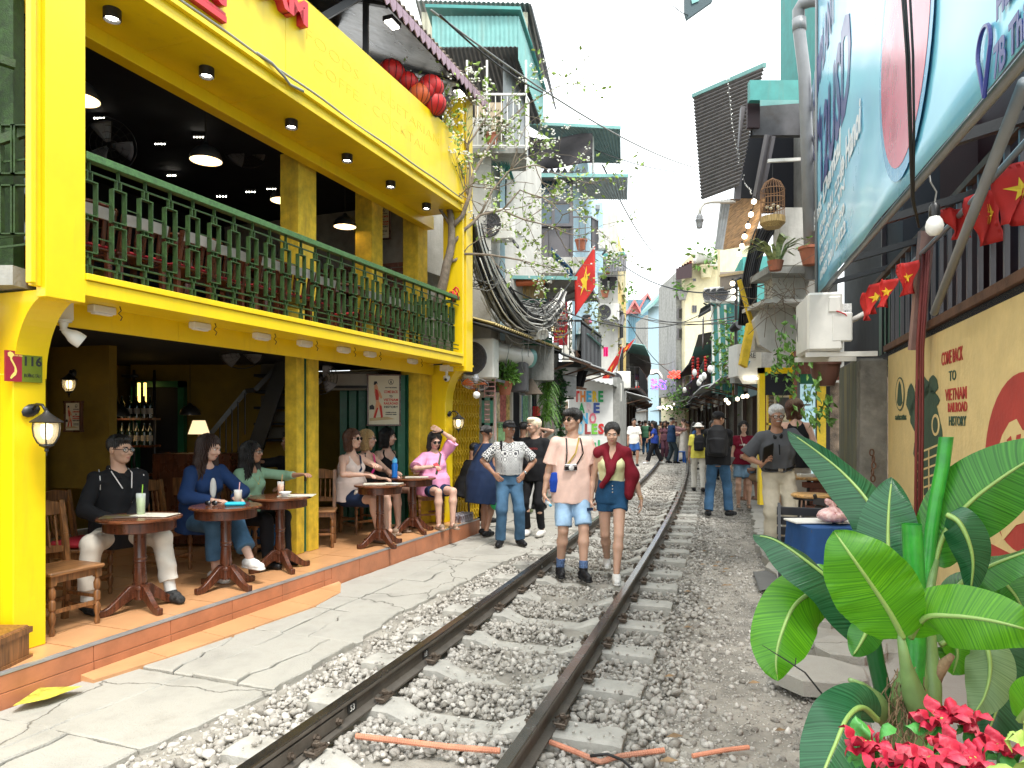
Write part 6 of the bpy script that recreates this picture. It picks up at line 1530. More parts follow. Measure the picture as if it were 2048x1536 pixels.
MB().tu([at(1470,404,10.6),at(1420,404,10.6),at(1408,407,10.6),at(1401,416,10.6),at(1399,430,10.6)],.025,10).ob('arm',Mw,cc_,1);p=at(1399,442,10.6);MB().lt_([(.0,-.12),(.04,-.11),(.05,-.06),(.05,-.02),(.065,0),(.065,.02),(.05,.03),(.05,.07),(.035,.10),(0,.10)],16,p).ob('body',Mpi,cc_,1,auto=40)
dp_=TG('drain_pipe',at(1605,100,8.9),'thick grey drain pipe bending at the banner corner','pipe');MB().tu([at(1690,-6,8.7),at(1620,2,8.8),at(1604,8,8.85),at(1597,20,8.9),at(1598,60,8.9),at(1609,150,8.9),at(1622,560,9.0)],.075,14).ob('pipe',Mpi,dp_,1);MB().tu([at(1598,38,8.9),at(1599,62,8.9)],.085,14).ob('pipe_collar',Mpi,dp_,1)
tb=TG('teal_tower',at(1585,60,11),'teal corrugated upper wall seen beside the banner top','building');P=at(1562,0,12);Q=at(1640,0,10)
wp_(tb,(P.x,12),(Q.x,10),6.5,10,.02,Mt,'cladding',.12,.014);wp_(tb,(P.x+.1,12.1),(Q.x+.3,10.1),3.0,6.6,.2,Mc,'lower_wall')
df_=TG('hanging_awning_tip',at(1395,12,9.5),'dark teal corner of an awning poking in at the top edge','awning');MB().pm([at(1369,-30,9.5),at(1370,24,9.5),at(1374,38,9.5),at(1425,2,9.5),at(1440,-30,9.5)],V(0,.06,0)).ob('sheet',mat('dark teal vinyl',(.02,.05,.06),.5),df_);MB().pm([at(1384,8,9.49),at(1398,2,9.49),at(1396,-6,9.49),at(1382,-2,9.49)],V(0,-.004,0)).ob('faint_logo',Mtp,df_)
fl=TG('light_string',at(1440,120,10),'thin strings of fairy lights hanging against the sky on the right','lights')
for P in([(1431,0),(1434,60),(1438,100),(1436,140)],[(1443,0),(1449,70),(1452,120),(1456,160),(1462,230),(1474,300),(1490,370),(1505,388)]):
 m=MB();pts=[at(x,y,10)for x,y in P];m.tu(pts,.003,4);m.ob('wire',Mcg,fl)
 m=MB()
 for a_,b_ in zip(pts,pts[1:]):
  for u in np.arange(0,1,.12):m.ball(a_.lerp(b_,u)+V(rnd(-.02,.02),0,0),.009,6,4)
 o=m.ob('tiny_lamps',Mbu,fl);o['kind']='stuff'
 # -- yellow framed shop, menu board
ys=TG('yellow_shopfront',at(1555,850,11.5),'yellow framed cafe doorway with a vintage train poster, right side','building')
wc(ys,1470,1680,700,765,12.6,Mc,'upper_wall',.3)
for x0,x1,y0,y1,mm in((1519,1530,735,1010,My),(1586,1592,700,1010,My),(1519,1592,735,747,My),(1530,1586,747,790,Md)):wc(ys,x0,x1,y0,y1,11.6,mm,'frame_member',.1)
wc(ys,1530,1588,760,1010,12.2,Mwm,'dark_door',.05)
for x0,x1,y0,y1 in((1534,1537,752,900),(1580,1583,752,900),(1534,1583,752,756),(1534,1583,846,850)):wc(ys,x0,x1,y0,y1,11.75,My,'glazing_bar',.04)
for i in range(3):
 for j in range(14):
  q=at(1541+i*4,760+j*7,12.0);MB().ball(q,(.035,.03,.028),8,5).ob('pebble',Mod,ys)
wc(ys,1549,1581,773,848,11.9,Mpo,'train_poster',.02);wc(ys,1553,1578,795,826,11.88,Mgd,'printed_station',.01)
m=MB();c=at(1563,781,11.87);m.tu([c+V(.05*cos(a),0,.05*sin(a))for a in LS(17)],.008,4);m.ob('printed_emblem',Mi,ys);text('GA ĐÔNG DƯƠNG',at(1564,790,11.87),(1,0,0),up,.05,Mi,ys,depth=.001,width=.18);text('LA ROUTE',at(1570,842,11.87),(1,0,0),up,.05,Mi,ys,depth=.001,width=.16)
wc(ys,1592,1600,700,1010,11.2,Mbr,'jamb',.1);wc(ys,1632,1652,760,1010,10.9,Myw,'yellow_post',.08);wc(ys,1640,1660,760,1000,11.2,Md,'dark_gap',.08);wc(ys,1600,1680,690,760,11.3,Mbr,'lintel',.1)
mb_=TG('menu_board',at(1615,860,10.6),'pale blue lit menu board with green lettering by the doorway','sign')
wc(mb_,1600,1632,765,965,10.6,mat('pale blue board',(.45,.66,.72),.4,bu_=0,emit=.15),'board',.05);wc(mb_,1600,1632,748,768,10.59,Mg,'green_header',.03);wc(mb_,1598,1600,748,965,10.58,MK,'edge',.07);wc(mb_,1632,1634,748,965,10.58,MK,'edge',.07)
for t,y in(('VIETNAMESE',775),('COFFEE',781),('EGG COFFEE',791),('BLACK TEA',800),('YOGURT',810),('COCONUT COFFEE',820),('TEA',830),('JUICE',839),('BEER',850),('SNACKS',862)):text(t,at(1616,y,10.58),(1,0,0),up,.05,M_tealm if'M_tealm'in globals()else mat('teal ink',(.02,.30,.38),.5,bu_=0),mb_,depth=.001,width=min(.2,.018*len(t)))
cs_=TG('air_conditioner',at(1497,720,12),'white air conditioner marked CORE above the shop awning','air conditioner')
wc(cs_,1475,1523,688,752,12,Mw,'casing',.5);text('CORE',at(1495,711,11.97),(1,0,0),up,.13,Mgd,cs_,depth=.002,width=.28);MB().pm([at(1490,722,11.97),at(1501,722,11.97),at(1496,732,11.97)],V(0,-.003,0)).ob('blue_mark',mat('blue mark',(.05,.35,.55),.4),cs_)
MB().hexa([at(1475,752,12),at(1523,752,12),at(1523,752,12.5),at(1475,752,12.5),at(1485,768,12.05),at(1520,768,12.05),at(1520,768,12.5),at(1485,768,12.5)]).ob('tapered_base',Mw,cs_)
for x in(1494,1504,1512):MB().ball(at(x,757,11.95),(.03,.01,.01),8,5).ob('downlight',Mw2,cs_)
# -- pavement on the right
pv=TG('pavement',(0,0,0),'worn concrete pavement strip along the right hand wall',None,kind='structure')
m=MB();KD=[2.2,3.,4.,5.,5.7,6.6,7.6,8.6,9.4,10.5,11.8,13.,15.,18.,22.,28.,34.,40.]
for d0,d1 in zip(KD,KD[1:]):
 x0,x1=kerb_x(d0),kerb_x(d1);n=6;j0=[rnd(-.05,.05)for _ in range(n)]
 poly=[V(x0,d0+.005,0)]+[V(x0+(x1-x0)*i/n+rnd(-.05,.05),d0+(d1-d0)*i/n,0)for i in range(1,n)]+[V(x1,d1-.005,0),V(x1+3.,d1-.005-.9,0),V(x0+3.,d0+.005-.9,0)]
 slab(poly,.045+rnd(-.004,.004),Mcn,'pavement_slab',pv,.12,.002)
for(px,py,a,b)in((1640,1345,.5,.34),(1660,1165,.4,.3),(1610,1225,.36,.22),(1600,1190,.4,.2),(1570,1235,.45,.28),(1690,1300,.5,.3),(1640,1240,.3,.2)):
 c=gnd(px,py,.06);poly=[c+V(a*.5*cos(t)*(1+rnd(-.2,.2)),b*.5*sin(t)*(1+rnd(-.2,.2))*1.6,0)for t in LS(9)[:-1]]
 slab(poly,.085+rnd(0,.02),Mcn,'broken_slab',pv,.1,.04)
mt=TG('rubber_mat',gnd(1545,1150,.05),'ribbed black rubber mat draped over the verge on the right','mat');c=gnd(1545,1150,.05)
MB().grid(lambda u,v:c+V((u-.5)*.6+.25*v,(v-.5)*.9,.0-.06*(1-u)+.004*sin(v*120)+.01*sin(u*5+v*4)),16,120,.006).ob('mat',mat('worn grey rubber',(.10,.10,.095),.8,bu_=.1),mt,sm=True)
pb_=TG('brick_stack',gnd(1650,1240,.05),'short stack of reddish bricks on the pavement','bricks');c=gnd(1648,1245,.05)
for j in range(3):
 for i in range(2):MB().rb_(c+V(.0+i*.23,0,.09+j*.07),(.22,.11,.062),.004,RZ(-.1)).ob('brick',Mbk,pb_)
 # -- shop rows following the bend
def wx(D,side):
 p,d=trackC(D);r=V(d.y,-d.x,0);k=float(np.interp(D,[10,16,21,27,90],[2.75,2.35,2.05,1.8,1.8]))if side>0 else-float(np.interp(D,[20,30,60,90],[2.3,2.1,2.0,2.0]))
 return p+r*k
WCOL=[Mp,Mc,Mpc,Mt,Mlb,Mpy,Mc,Mp]
Mwp=mat('dark painted timber',(.05,.03,.025),.6,var=.3,bu_=.2);M_purple=mat('violet lamp',(.25,.1,1),.4,emit=1,bu_=0);M_redl=mat('red lamp',(1,.05,.03),.4,emit=1,bu_=0)
Mr2=mat('red painted shopfront',(.42,.02,.025),.6,var=.2,bu_=.1);M_blued=mat('blue steel frame',(.03,.12,.30),.5,bu_=.05)
M_shop=mat('shop interior clutter',(.10,.06,.035),.7,var=.9,scale=6,col2=(.3,.22,.15))
def unit(i,D0,D1,side,h,mat_,upper,lb,balc=True,front=None,bal_m=None,lean=0):
 A,B=wx(D0,side),wx(D1,side)
 if side<0:pass
 d=(B-A).normalized();L=(B-A).length;ang=degrees(atan2(d.x,d.y));fr=Fr(A.x,A.y,ang,-side)
 t_=TG('shop_house',A,lb,'building')
 b=lambda s0,s1,t0,t1,z0,z1,m_,nm:sf_(fr,s0,s1,t0,t1,z0,z1,m_,t_,nm)
 b(.0,L,-2.6,-.7,-.1,2.5,front or[M_shop,Mba,M_shop,Mpc][i%4],'shop_interior');b(0,.18,-1.1,.0,-.1,2.5,Mc,'party_wall')
 b(L*.45,L*.45+.1,-.1,.0,-.05,2.5,Mwp,'post');b(L-.1,L,-.1,0,-.05,2.5,Mwp,'post')
 b(0,L,-2.5,.0,2.5,2.7,mat_,'floor_edge')
 R2=random.Random(i*7+3)
 if R2.random()<.8:b(.3,min(L,2.0),.02,.08,2.28,2.55,[Mw,Mr2,Mg,Mbm,MK][R2.randrange(5)],'sign_board')
 z=2.72;ow=R2.uniform(.75,1.15)
 sh_(t_,[fr(-.1,-.1,z+.25),fr(L-.05,-.1,z+.22),fr(L-.05,ow,z-.1),fr(-.1,ow,z-.08)],max(6,int(L/.12)),[Mgv,Mgd,Mgv,Mfi][R2.randrange(4)],'awning_sheet',.02)
 for s in(.1,L-.2):mm=MB();mm.bar(fr(s,0,2.35),fr(s,ow-.1,z-.12),.03,.03);mm.ob('awning_strut',Mru,t_)
 if balc:
  b(0,L,.0,.75,2.98,3.06,Mwp,'balcony_floor');rl_(t_,[fr(.05,.05,3.06),fr(.05,.72,3.06),fr(L-.05,.72,3.06),fr(L-.05,.05,3.06)],.85,bal_m or MK,.14,.012,'balcony_railing')
  b(.15,L-.1,-.6,-.5,3.06,4.75,[Mwp,M_shop,Mbr][i%3],'balcony_back');b(0,.15,-.5,.0,2.7,4.9,mat_,'pier');b(L-.15,L,-.5,0.,2.7,4.9,mat_,'pier');b(0,L,-2.5,-.6,2.7,4.9,mat_,'walls')
  sh_(t_,[fr(0,-.4,5.05),fr(L,-.4,5.05),fr(L,.95,4.78),fr(0,.95,4.8)],max(6,int(L/.12)),[Mgv,Mgd,Mtp][R2.randrange(3)],'awning_sheet',.02)
  for k in range(3):b(.4+k*L/3.3,.4+k*L/3.3+.06,-.45,-.4,3.1,4.7,Mwp,'shutter_frame')
  if h>5.2:b(0,L,-2.5,-.1 if upper else-.6,4.9,h,mat_,'upper_walls')
 else:b(0,L,-2.5,.0,2.7,h,mat_,'walls')
 if h>5.2:
  zz=5.4 if balc else 3.4
  while zz+1.1<h:
   for s in np.arange(.4,L-.9,1.6):
    Aw,Bw=fr(s,-.09 if balc else.0,0),fr(s+.9,-.09 if balc else.0,0)
    if side>0:Aw,Bw=Bw,Aw
    w_=wn_(t_,(Aw.x,Aw.y),(Bw.x,Bw.y),zz,zz+1.1,2,1,Mal,Mwi,.06,.05)
   if R2.random()<.6:b(0,L*.7,.0,.5,zz-.25,zz-.17,Mc,'ledge')
   zz+=2.2
 return t_,fr,L
US=[(13.4,16.6,3.4,Mc,False,'low shop with dark awning beyond the yellow doorway, right',False,None),(16.6,20.4,3.6,Mc,False,'low shop behind the maroon shirt woman, hung with white bulbs',False,None),(20.4,25.6,6.35,Mt,True,'teal corrugated house on thin white posts, right of the lane',False,None),(25.6,29.5,4.9,Mwp,False,'dark timber house with black balcony beside the teal one',True,None),(29.5,34,6.0,Mc,False,'house with red lantern strings on its black balcony',True,None),(34,39,5.0,Mwp,False,'brown timber house with ivy on its balcony, right of the lane',True,None),(39,44.5,6.6,Mp,False,'whitewashed house with grey awnings near the bend',True,None),(44.5,50,5.0,Mc,False,'house behind the cream block with dark upper gallery',True,None),(50,56,5.2,Mwp,False,'red fronted shop under a blue canopy at the bend',True,Mr2),(56,62,6.,Mc,False,'timber gallery house hung with violet lights at the bend',True,None),(62,68,5.0,Mwp,False,'dark red gallery house past the violet lights',True,None),(68,75,5.6,Mc,False,'farthest gallery house closing the view of the lane',True,None),(75,84,5.2,Mwp,False,'last dark shop below the slate blue house',True,None)]
UF={}
for i,(a,b,h,m_,up_,lab,bal,fr_)in enumerate(US):UF[i]=unit(i,a,b,1,h,m_,up_,lab,bal,fr_)
UL=[(28.5,33,5.6,Mp,False,'narrow white house after the ochre one, left of the lane',True,None),(33,39,6.4,Mc,False,'grey balconied house on the left where the lane narrows',True,None),(39,46,5.2,Mwp,False,'dark timber house on the left before the bend',True,None),(46,55,6.,Mc,False,'last house on the left before the rails swing out of sight',True,None)]
for i,(a,b,h,m_,up_,lab,bal,fr_)in enumerate(UL):unit(50+i,a,b,-1,h,m_,up_,lab,bal,fr_)
# -- teal house dressing: posts, boards, laundry
t_,fr,L=UF[2]
m=MB();corr(m,fr(0,.03,2.75),fr(L,.03,2.75),fr(L,.03,6.3),fr(0,.03,6.3),int(L/.2),.03,1,.01);m.ob('corrugated_cladding',Mt,t_)
sh_(t_,[at(1427,785,21.5),at(1487,795,19.6),at(1487,590,19.6),at(1427,602,21.5)],16,Mt,'corrugated_cladding',.03,.05)
for a,b in((1428,1424),(1443,1436),(1458,1450),(1480,1478)):MB().tu([at(a,785,20.4),at(b,610,20.4)],.035,8).ob('white_post',Mw,t_)
for s in(.05,L*.33):mm=MB();mm.bar(fr(s,.25,3.2),fr(s+1.6,.25,5.4),.05,.05);mm.ob('brace',Mw,t_)
sh_(t_,[fr(L-.6,.0,6.2),fr(L+1.2,0,6.1),fr(L+1.2,.9,5.6),fr(L-.6,.9,5.65)],12,Mgd,'awning_sheet',.02)
cl_=TG('hanging_cloth',fr(L-.3,.9,5.3),'maroon cloth hanging from the awning of the teal house','laundry');mm=MB();mm.grid(lambda u,v:fr(L-.9+u*1.1,.8,5.35-v*1.1)+V(0,.06*sin(u*12),0),10,4,.01);mm.ob('cloth',Mm if False else cl0('maroon knit',(.17,.008,.018))if'cloth'in globals()else Mm,cl_,sm=True)
# -- cream block at D=50
h4,z4=house('tall cream concrete house with roof tank and rooftop plants',1370,1502,528,50,Mpc,8,wins=((.14,618,9,14,2,1),(.14,560,6,5,1,1),(.5,590,10,14,2,1)))
wc(h4,1352,1371,545,790,51,Mc,'grey_side',6)
for y in(585,625,665):a=at(1355,0,50.9);b=at(1367,0,50.9);wn_(h4,(a.x,50.95),(b.x,50.95),at(0,y+14,51).z,at(0,y-8,51).z,1,1,Mal,Mwi,.1,.08)
sh_(h4,[at(1352,538,49),at(1384,520,49),at(1384,530,55),at(1352,550,55)],6,M_rred,'roof_sheet',.05);MB().hexa([at(1352,560,49),at(1384,555,49),at(1384,555,50),at(1352,560,50),at(1352,538,49),at(1384,526,49),at(1384,526,50),at(1352,538,50)]).ob('red_parapet',Mm,h4)
wc(h4,1396,1502,497,530,51,Mpc,'penthouse',5)
tk=TG('water_tank',at(1408,515,49.5),'white drum water tank on the cream house roof','tank');MB().tu([at(1390,512,49.5),at(1424,512,49.5)],.55,18).ob('drum',Mw,tk,1,auto=50)
pg=TG('roof_pyramid',at(1436,512,49),'white framed pyramid skylight on the cream house roof','skylight');m=MB()
ap_=at(1438,500,49.4)
for x in(1420,1432,1446,1456):m.bar(at(x,530,49),ap_,.06,.06)
m.bar(at(1420,530,49),at(1456,530,49),.1,.1);m.ob('frame',Mw,pg)
pot(at(1412,556,49.5),.5,'leafy rooftop shrub on the cream house ledge',n=140,ls=.45,sr=1.2,potm=Mpc)
pot(at(1365,600,50),.35,'small shrub on the grey side of the cream house',n=70,ls=.35,sr=1.1,potm=Mc)
yb=TG('board_canopy',at(1465,565,18),'yellowish boarded canopy with hanging bulbs high on the right','canopy');MB().hexa([at(1440,582,20),at(1495,566,14.5),at(1495,545,14.5),at(1440,548,20),at(1440,584,20.6),at(1495,570,15),at(1495,541,15),at(1440,544,20.6)]).ob('boards',Mfi,yb);MB().bar(at(1440,552,19.8),at(1495,543,14.4),.06,.06).ob('edge_beam',Mba,yb)
wc(yb,1440,1510,455,600,24,Mpc,'cream_wall_behind',.3)
for k,(px,D)in enumerate(((1428,21),(1442,20),(1455,19))):ac_(at(px,590,D),(-.6,-1),'roof level white air conditioner over the teal house, %s'%['left','middle','right'][k],.55,.42,.3)
def shrub(name,c,sr,n,ls,lb,mm=None,se=1,trunk=None):
 t_=TG(name,c,lb,'tree'if trunk else'plant');rr=random.Random(se);m=MB()
 for _ in range(n):
  p=Vector(c)+V(Gs(0,sr[0]),Gs(0,sr[1]),Gs(0,sr[2]));leaf(m,p,V(Gs(0,1),Gs(0,1),Gs(0,1)),ls*U(.6,1.3),rr)
 m.ob('foliage',mm or Mle,t_,fix=False)
 if trunk:
  m=MB();a=Vector(trunk);m.tu([a,a.lerp(Vector(c),.6)+V(.05,0,0),Vector(c)+V(0,0,sr[2]*.5)],[.05,.035,.015],6)
  for _ in range(14):e=Vector(c)+V(Gs(0,sr[0]),Gs(0,sr[1]),Gs(0,sr[2]));m.tu([a.lerp(Vector(c),U(.5,.9)),e],[.015,.004],4)
  m.ob('trunk',Mwm,t_)
 return t_
shrub('small_tree',at(1462,705,16),(.22,.2,.42),420,.12,'bright green small tree growing over the awnings on the right',se=3,trunk=at(1468,790,17))
shrub('climbing_ivy',at(1352,800,34),(.3,.3,.45),380,.14,'ivy spilling over a balcony on the right of the lane',se=5)
shrub('planter',at(1232,585,24),(.4,.3,.3),120,.16,'green planter on the ochre house balcony rail',se=6)
shrub('hanging_plant',at(1137,620,16.5),(.5,.6,.45),420,.12,'pale straggly creeper behind the black balcony',mm=mat('dry olive leaf',(.16,.17,.07),.7,var=.5,scale=30),se=8)
shrub('hanging_plant',at(1170,640,17.5),(.3,.5,.4),300,.12,'dry creeper hanging at the end of the black balcony',mm=mat('dry olive leaf',(.16,.17,.07),.7),se=9)
t_,fr,L=UF[8]
for s in np.arange(.2,L-.2,.7):sf_(fr,s,s+.25,.02,.08,.0,2.3,Mr2,t_,'red_column')
sf_(fr,-.1,L+.1,-.0,1.3,2.62,2.72,M_blued,t_,'blue_canopy')
rr=random.Random(31)
def clu(lb,px0,px1,py0,py1,D,n,mm,r_,cat='lights',grp=None):
 t_=TG('string_lights',at((px0+px1)/2,(py0+py1)/2,D),lb,cat);m=MB()
 P=sorted([(U(px0,px1),U(py0,py1))for _ in range(n)])
 for x,y in P:m.ball(at(x,y,D+U(-.5,.5)),r_,6,4)
 o=m.ob('bulbs',mm,t_);o['kind']='stuff';MB().tu([at(px0,py0,D),at((px0+px1)/2,(py0+py1)/2+3,D),at(px1,py0,D)],.012,4).ob('wire',Mcb,t_);return t_
clu('violet and blue fairy lights on the gallery at the bend',1302,1332,758,778,52,60,M_purple,.06)
clu('violet lights low on the dark gallery at the far left of the bend',1247,1258,770,800,50,26,M_purple,.08)
clu('red lamps strung under the dark galleries',1335,1362,742,756,44,26,M_redl,.08)
clu('row of red lamps at the far left gallery',1250,1282,772,782,52,16,M_redl,.08)
clu('warm bulbs under the red shopfront canopy',1316,1345,812,818,47,14,Mbl,.07)
for k,(px,py,D)in enumerate(((1452,800,15),(1457,806,15),(1475,798,14),(1486,793,14),(1494,792,14),(1340,812,34),(1348,808,33),(1249,815,27),(1389,745,20),(1398,765,19.5),(1402,757,19),(1408,752,18.5),(1369,780,24),(1420,738,18))):
 p=at(px,py,D);t_=TG('hanging_bulb',p,'white hanging bulb under the right awnings, %s'%['near the maroon shirt woman','just right of the first','third from the left, near','fourth, near','nearest to the yellow doorway','by the red shopfront','beside the red shopfront','over the left green post','on the black balcony','under the black balcony','second under the balcony','third under the balcony','before the ivy','against the teal house'][k],'bulb','white bulbs hanging along the right awnings');MB().ball(p,(.07,.07,.10)if k>7 else.04,10,8).ob('glass',Mbl if k<8 else Mbu,t_,sm=True);MB().tu([p+V(0,0,.08),p+V(0,0,.35)],.006,4).ob('cord',Mcb,t_)
for k,(px,y0,y1,D)in enumerate(((1386,715,760,26),(1396,718,755,25),(1411,715,740,22))):
 t_=TG('lantern_string',at(px,y0,D),'vertical string of little red lanterns on the dark balcony, %s'%['left','middle','right'][k],'lantern string')
 m=MB()
 for y in np.arange(y0,y1,6):m.ball(at(px,y,D),(.06,.06,.05),8,5)
 m.ob('lanterns',Mlt,t_)['kind']='stuff'
um=TG('white_awning',at(1290,740,48),'big rumpled white tarpaulin canopy over the far lane','canopy');MB().grid(lambda u,v:at(1278+u*48,752-16*sin(pi*u)*(1-.4*v)+v*4+2*sin(u*14),50-3*v)+V(0,0,.1*sin(v*9+u*7)),18,8,.02).ob('tarpaulin',Mp,um,1)
bs=TG('blue_stool',at(1361,877,28),'blue plastic stool at the right edge of the track bed, far off','stool');p=at(1361,0,28);p.z=0;MB().rb_(p+V(0,0,.44),(.34,.34,.05),.02).ob('seat',mat('blue plastic',(.01,.12,.5),.4),bs)
for a in(-1,1):
 for b_ in(-1,1):MB().bar(p+V(a*.13,b_*.13,.42),p+V(a*.16,b_*.16,0),.05,.05).ob('leg',mat('blue plastic',(.01,.12,.5),.4),bs)
for k,(px,py,D,l)in enumerate(((1462,690,13,'black spotlight on a post at the right, above the awning'),(1480,605,12.6,'black metal arm lamp under the plywood eave'))):
 t_=TG('street_lamp',at(px,py,D),l,'lamp');MB().tu([at(1472,790 if k==0 else 640,D),at(1472,650 if k==0 else 560,D),at(px+2,645 if k==0 else 556,D)],.03,6).ob('post',MK,t_);MB().lt_([(.0,0),(.06,.02),(.09,.15),(.08,.2),(0,.2)],12,at(px,py-30,D),Euler((1.2,0,.5)).to_matrix()).ob('lamp_head',MK,t_,1,auto=40)
tg=TG('green_bench',at(1240,875,23),'low green bench beside the green and red post','bench');p=at(1243,0,23);MB().box(V(p.x,23,.42),(.5,.3,.05)).ob('seat',Mg,tg)
for a in(-.2,.2):MB().box(V(p.x+a,23,.2),(.05,.26,.4)).ob('leg',Mg,tg)
# -- overhead wires and the cable bundle
ow=0
WR=[((862,20,7.5),(1400,338,16),.25,.012,'thick pale overhead cable running from the terrace eave down over the lane'),((880,30,7.6),(1085,185,10),.08,.012,'dark overhead cable from the terrace eave to the teal roof'),((1205,330,16),(1330,520,40),.5,.02,'thin wire falling away towards the bend'),((1210,500,19),(1560,560,12),.6,.014,'wire crossing the lane in front of the cream house'),((1260,618,30),(1520,640,13),.3,.012,'upper wire crossing before the teal house'),((1260,625,30),(1520,628,13),.35,.012,'second wire crossing before the teal house'),((1210,610,22),(1475,632,14),.3,.012,'third wire crossing before the teal house'),((1255,640,30),(1345,745,45),.4,.02,'wire sagging to the white tarpaulin'),((1250,700,30),(1350,722,45),.4,.018,'low wire across the slate blue house'),((1190,300,15),(1400,345,22),.15,.012,'thin wire high against the sky'),((985,560,11),(1440,600,26),.9,.014,'long drooping wire from the cable bundle'),((1345,10,9),(1376,30,9.5),.02,.006,'wire end by the dark awning tip')]
for a,b,sg_,r_,l in WR:m=MB();cable(m,at(*a),at(*b),sg_,r_,14);tag(m.ob('overhead_wire',Mcb if'pale'not in l else Mcg,sm=True),l,'wire')
cbn=TG('cable_bundle',at(1000,580,10.6),'huge tangled bundle of black and grey telephone cables sagging left of the lane','cables')
rr=random.Random(77)
GP=[(948,430,10.2),(957,490,10.3),(985,560,10.6),(1012,605,11),(1040,632,11.4),(1078,640,11.8),(1112,612,12.2),(1125,585,12.4)]
for k in range(110):
 m=MB();ox,oy,oz=Gs(0,.07),Gs(0,.1),Gs(0,.07);sagk=U(-.02,.2)**1;P=[]
 i0=rr.choice([0,0,0,1,2]);i1=rr.choice([7,7,7,6,5])
 for i in range(i0,i1+1):
  q=at(*GP[i]);f=sin(pi*i/7);P.append(q+V(ox*(.4+f)+Gs(0,.015),oy,oz*(.4+f)-sagk*f+Gs(0,.015)))
 Q=[]
 for a,b in zip(P,P[1:]):Q+=[a.lerp(b,.2),a.lerp(b,.5),a.lerp(b,.8)]
 Q.append(P[-1]);m.tu(Q,rr.choice([.006,.008,.011,.016]),5);m.ob('cable',Mcb if rr.random()<.4 else(Mcg if rr.random()<.6 else Mw),cbn,sm=True)
for k in range(90):
 m=MB();c=at(U(1035,1125),U(620,655),11.9+U(-.3,.3))if k<74 else at(U(945,985),U(510,560),10.4);r_=U(.08,.24);ax=Euler((U(-.5,.5),U(-.6,.6),U(-1,1))).to_matrix()
 m.tu([c+ax@V(r_*cos(a)*1.1,Gs(0,.01),r_*sin(a))for a in np.linspace(U(0,2),5+U(0,3),16)],rr.choice([.005,.008]),4);m.ob('cable_loop',Mcb if rr.random()<.4 else Mcg,cbn,sm=True)
for k in range(10):
 m=MB();x=U(960,1110);a=at(x,U(600,640),11.2);b=at(x+U(-30,40),U(700,760),11.6);cable(m,a,b,.1,.005,8,.02);m.ob('dangling_cable',Mcg,cbn,1)
for px in(1068,1082):
 t_=TG('loud_speaker',at(px,664,11.8),'small white horn lamp tucked under the cable coils, %s'%('left'if px<1075 else'right'),'lamp');MB().lt_([(.04,-.1),(.05,0),(.11,.08),(.10,.09),(0,.05)],14,at(px,664,11.7),Euler((2.2,0,.4)).to_matrix()).ob('horn',Mw,t_,1,auto=40)
 # -- people: signed-distance bodies meshed with surface nets
def _nets(Fd,org,h):
 S=Fd<0
 nx,ny,nz=Fd.shape
 c=S[:-1,:-1,:-1].astype(np.int8)
 for a in(0,1):
  for b in(0,1):
   for d in(0,1):
    if a+b+d:c=c+S[a:nx-1+a,b:ny-1+b,d:nz-1+d]
 act=(c>0)&(c<8);I=np.argwhere(act)
 if not len(I):return np.zeros((0,3)),np.zeros((0,4),int)
 idx=-np.ones(act.shape,np.int32);idx[act]=np.arange(len(I))
 vals={}
 for a in(0,1):
  for b in(0,1):
   for d in(0,1):vals[(a,b,d)]=Fd[I[:,0]+a,I[:,1]+b,I[:,2]+d]
 P=np.zeros((len(I),3));N=np.zeros(len(I))
 K=list(vals)
 for p in K:
  for ax in range(3):
   if p[ax]:continue
   q=list(p);q[ax]=1;q=tuple(q);A=vals[p];B=vals[q];m=(A<0)!=(B<0)
   t=np.where(m,A/np.where(m,A-B,1),0)
   pt=np.tile(np.array(p,float),(len(I),1));pt[:,ax]+=t
   P+=pt*m[:,None];N+=m
 P=(I+P/N[:,None])*h+org
 Fs=[]
 for ax in range(3):
  sl0=[slice(1,-1)]*3;sl1=[slice(1,-1)]*3
  sl0[ax]=slice(0,-1);sl1[ax]=slice(1,None)
  a=S[tuple(sl0)];b=S[tuple(sl1)]
  E=np.argwhere(a!=b)
  if not len(E):continue
  up_=a[E[:,0],E[:,1],E[:,2]]
  e=E.copy()
  for k in range(3):
   if k!=ax:e[:,k]+=1
  o1,o2=[k for k in range(3)if k!=ax]
  def g(d1,d2):
   f=e.copy();f[:,o1]-=d1;f[:,o2]-=d2;return idx[f[:,0],f[:,1],f[:,2]]
  Q=np.stack([g(1,1),g(0,1),g(0,0),g(1,0)],1)
  fl=up_ if ax!=1 else~up_
  Q[~fl]=Q[~fl][:,::-1];Fs.append(Q)
 Q=np.concatenate(Fs);Q=Q[(Q>=0).all(1)]
 return P,Q
def _np(v):return np.array(v,float)
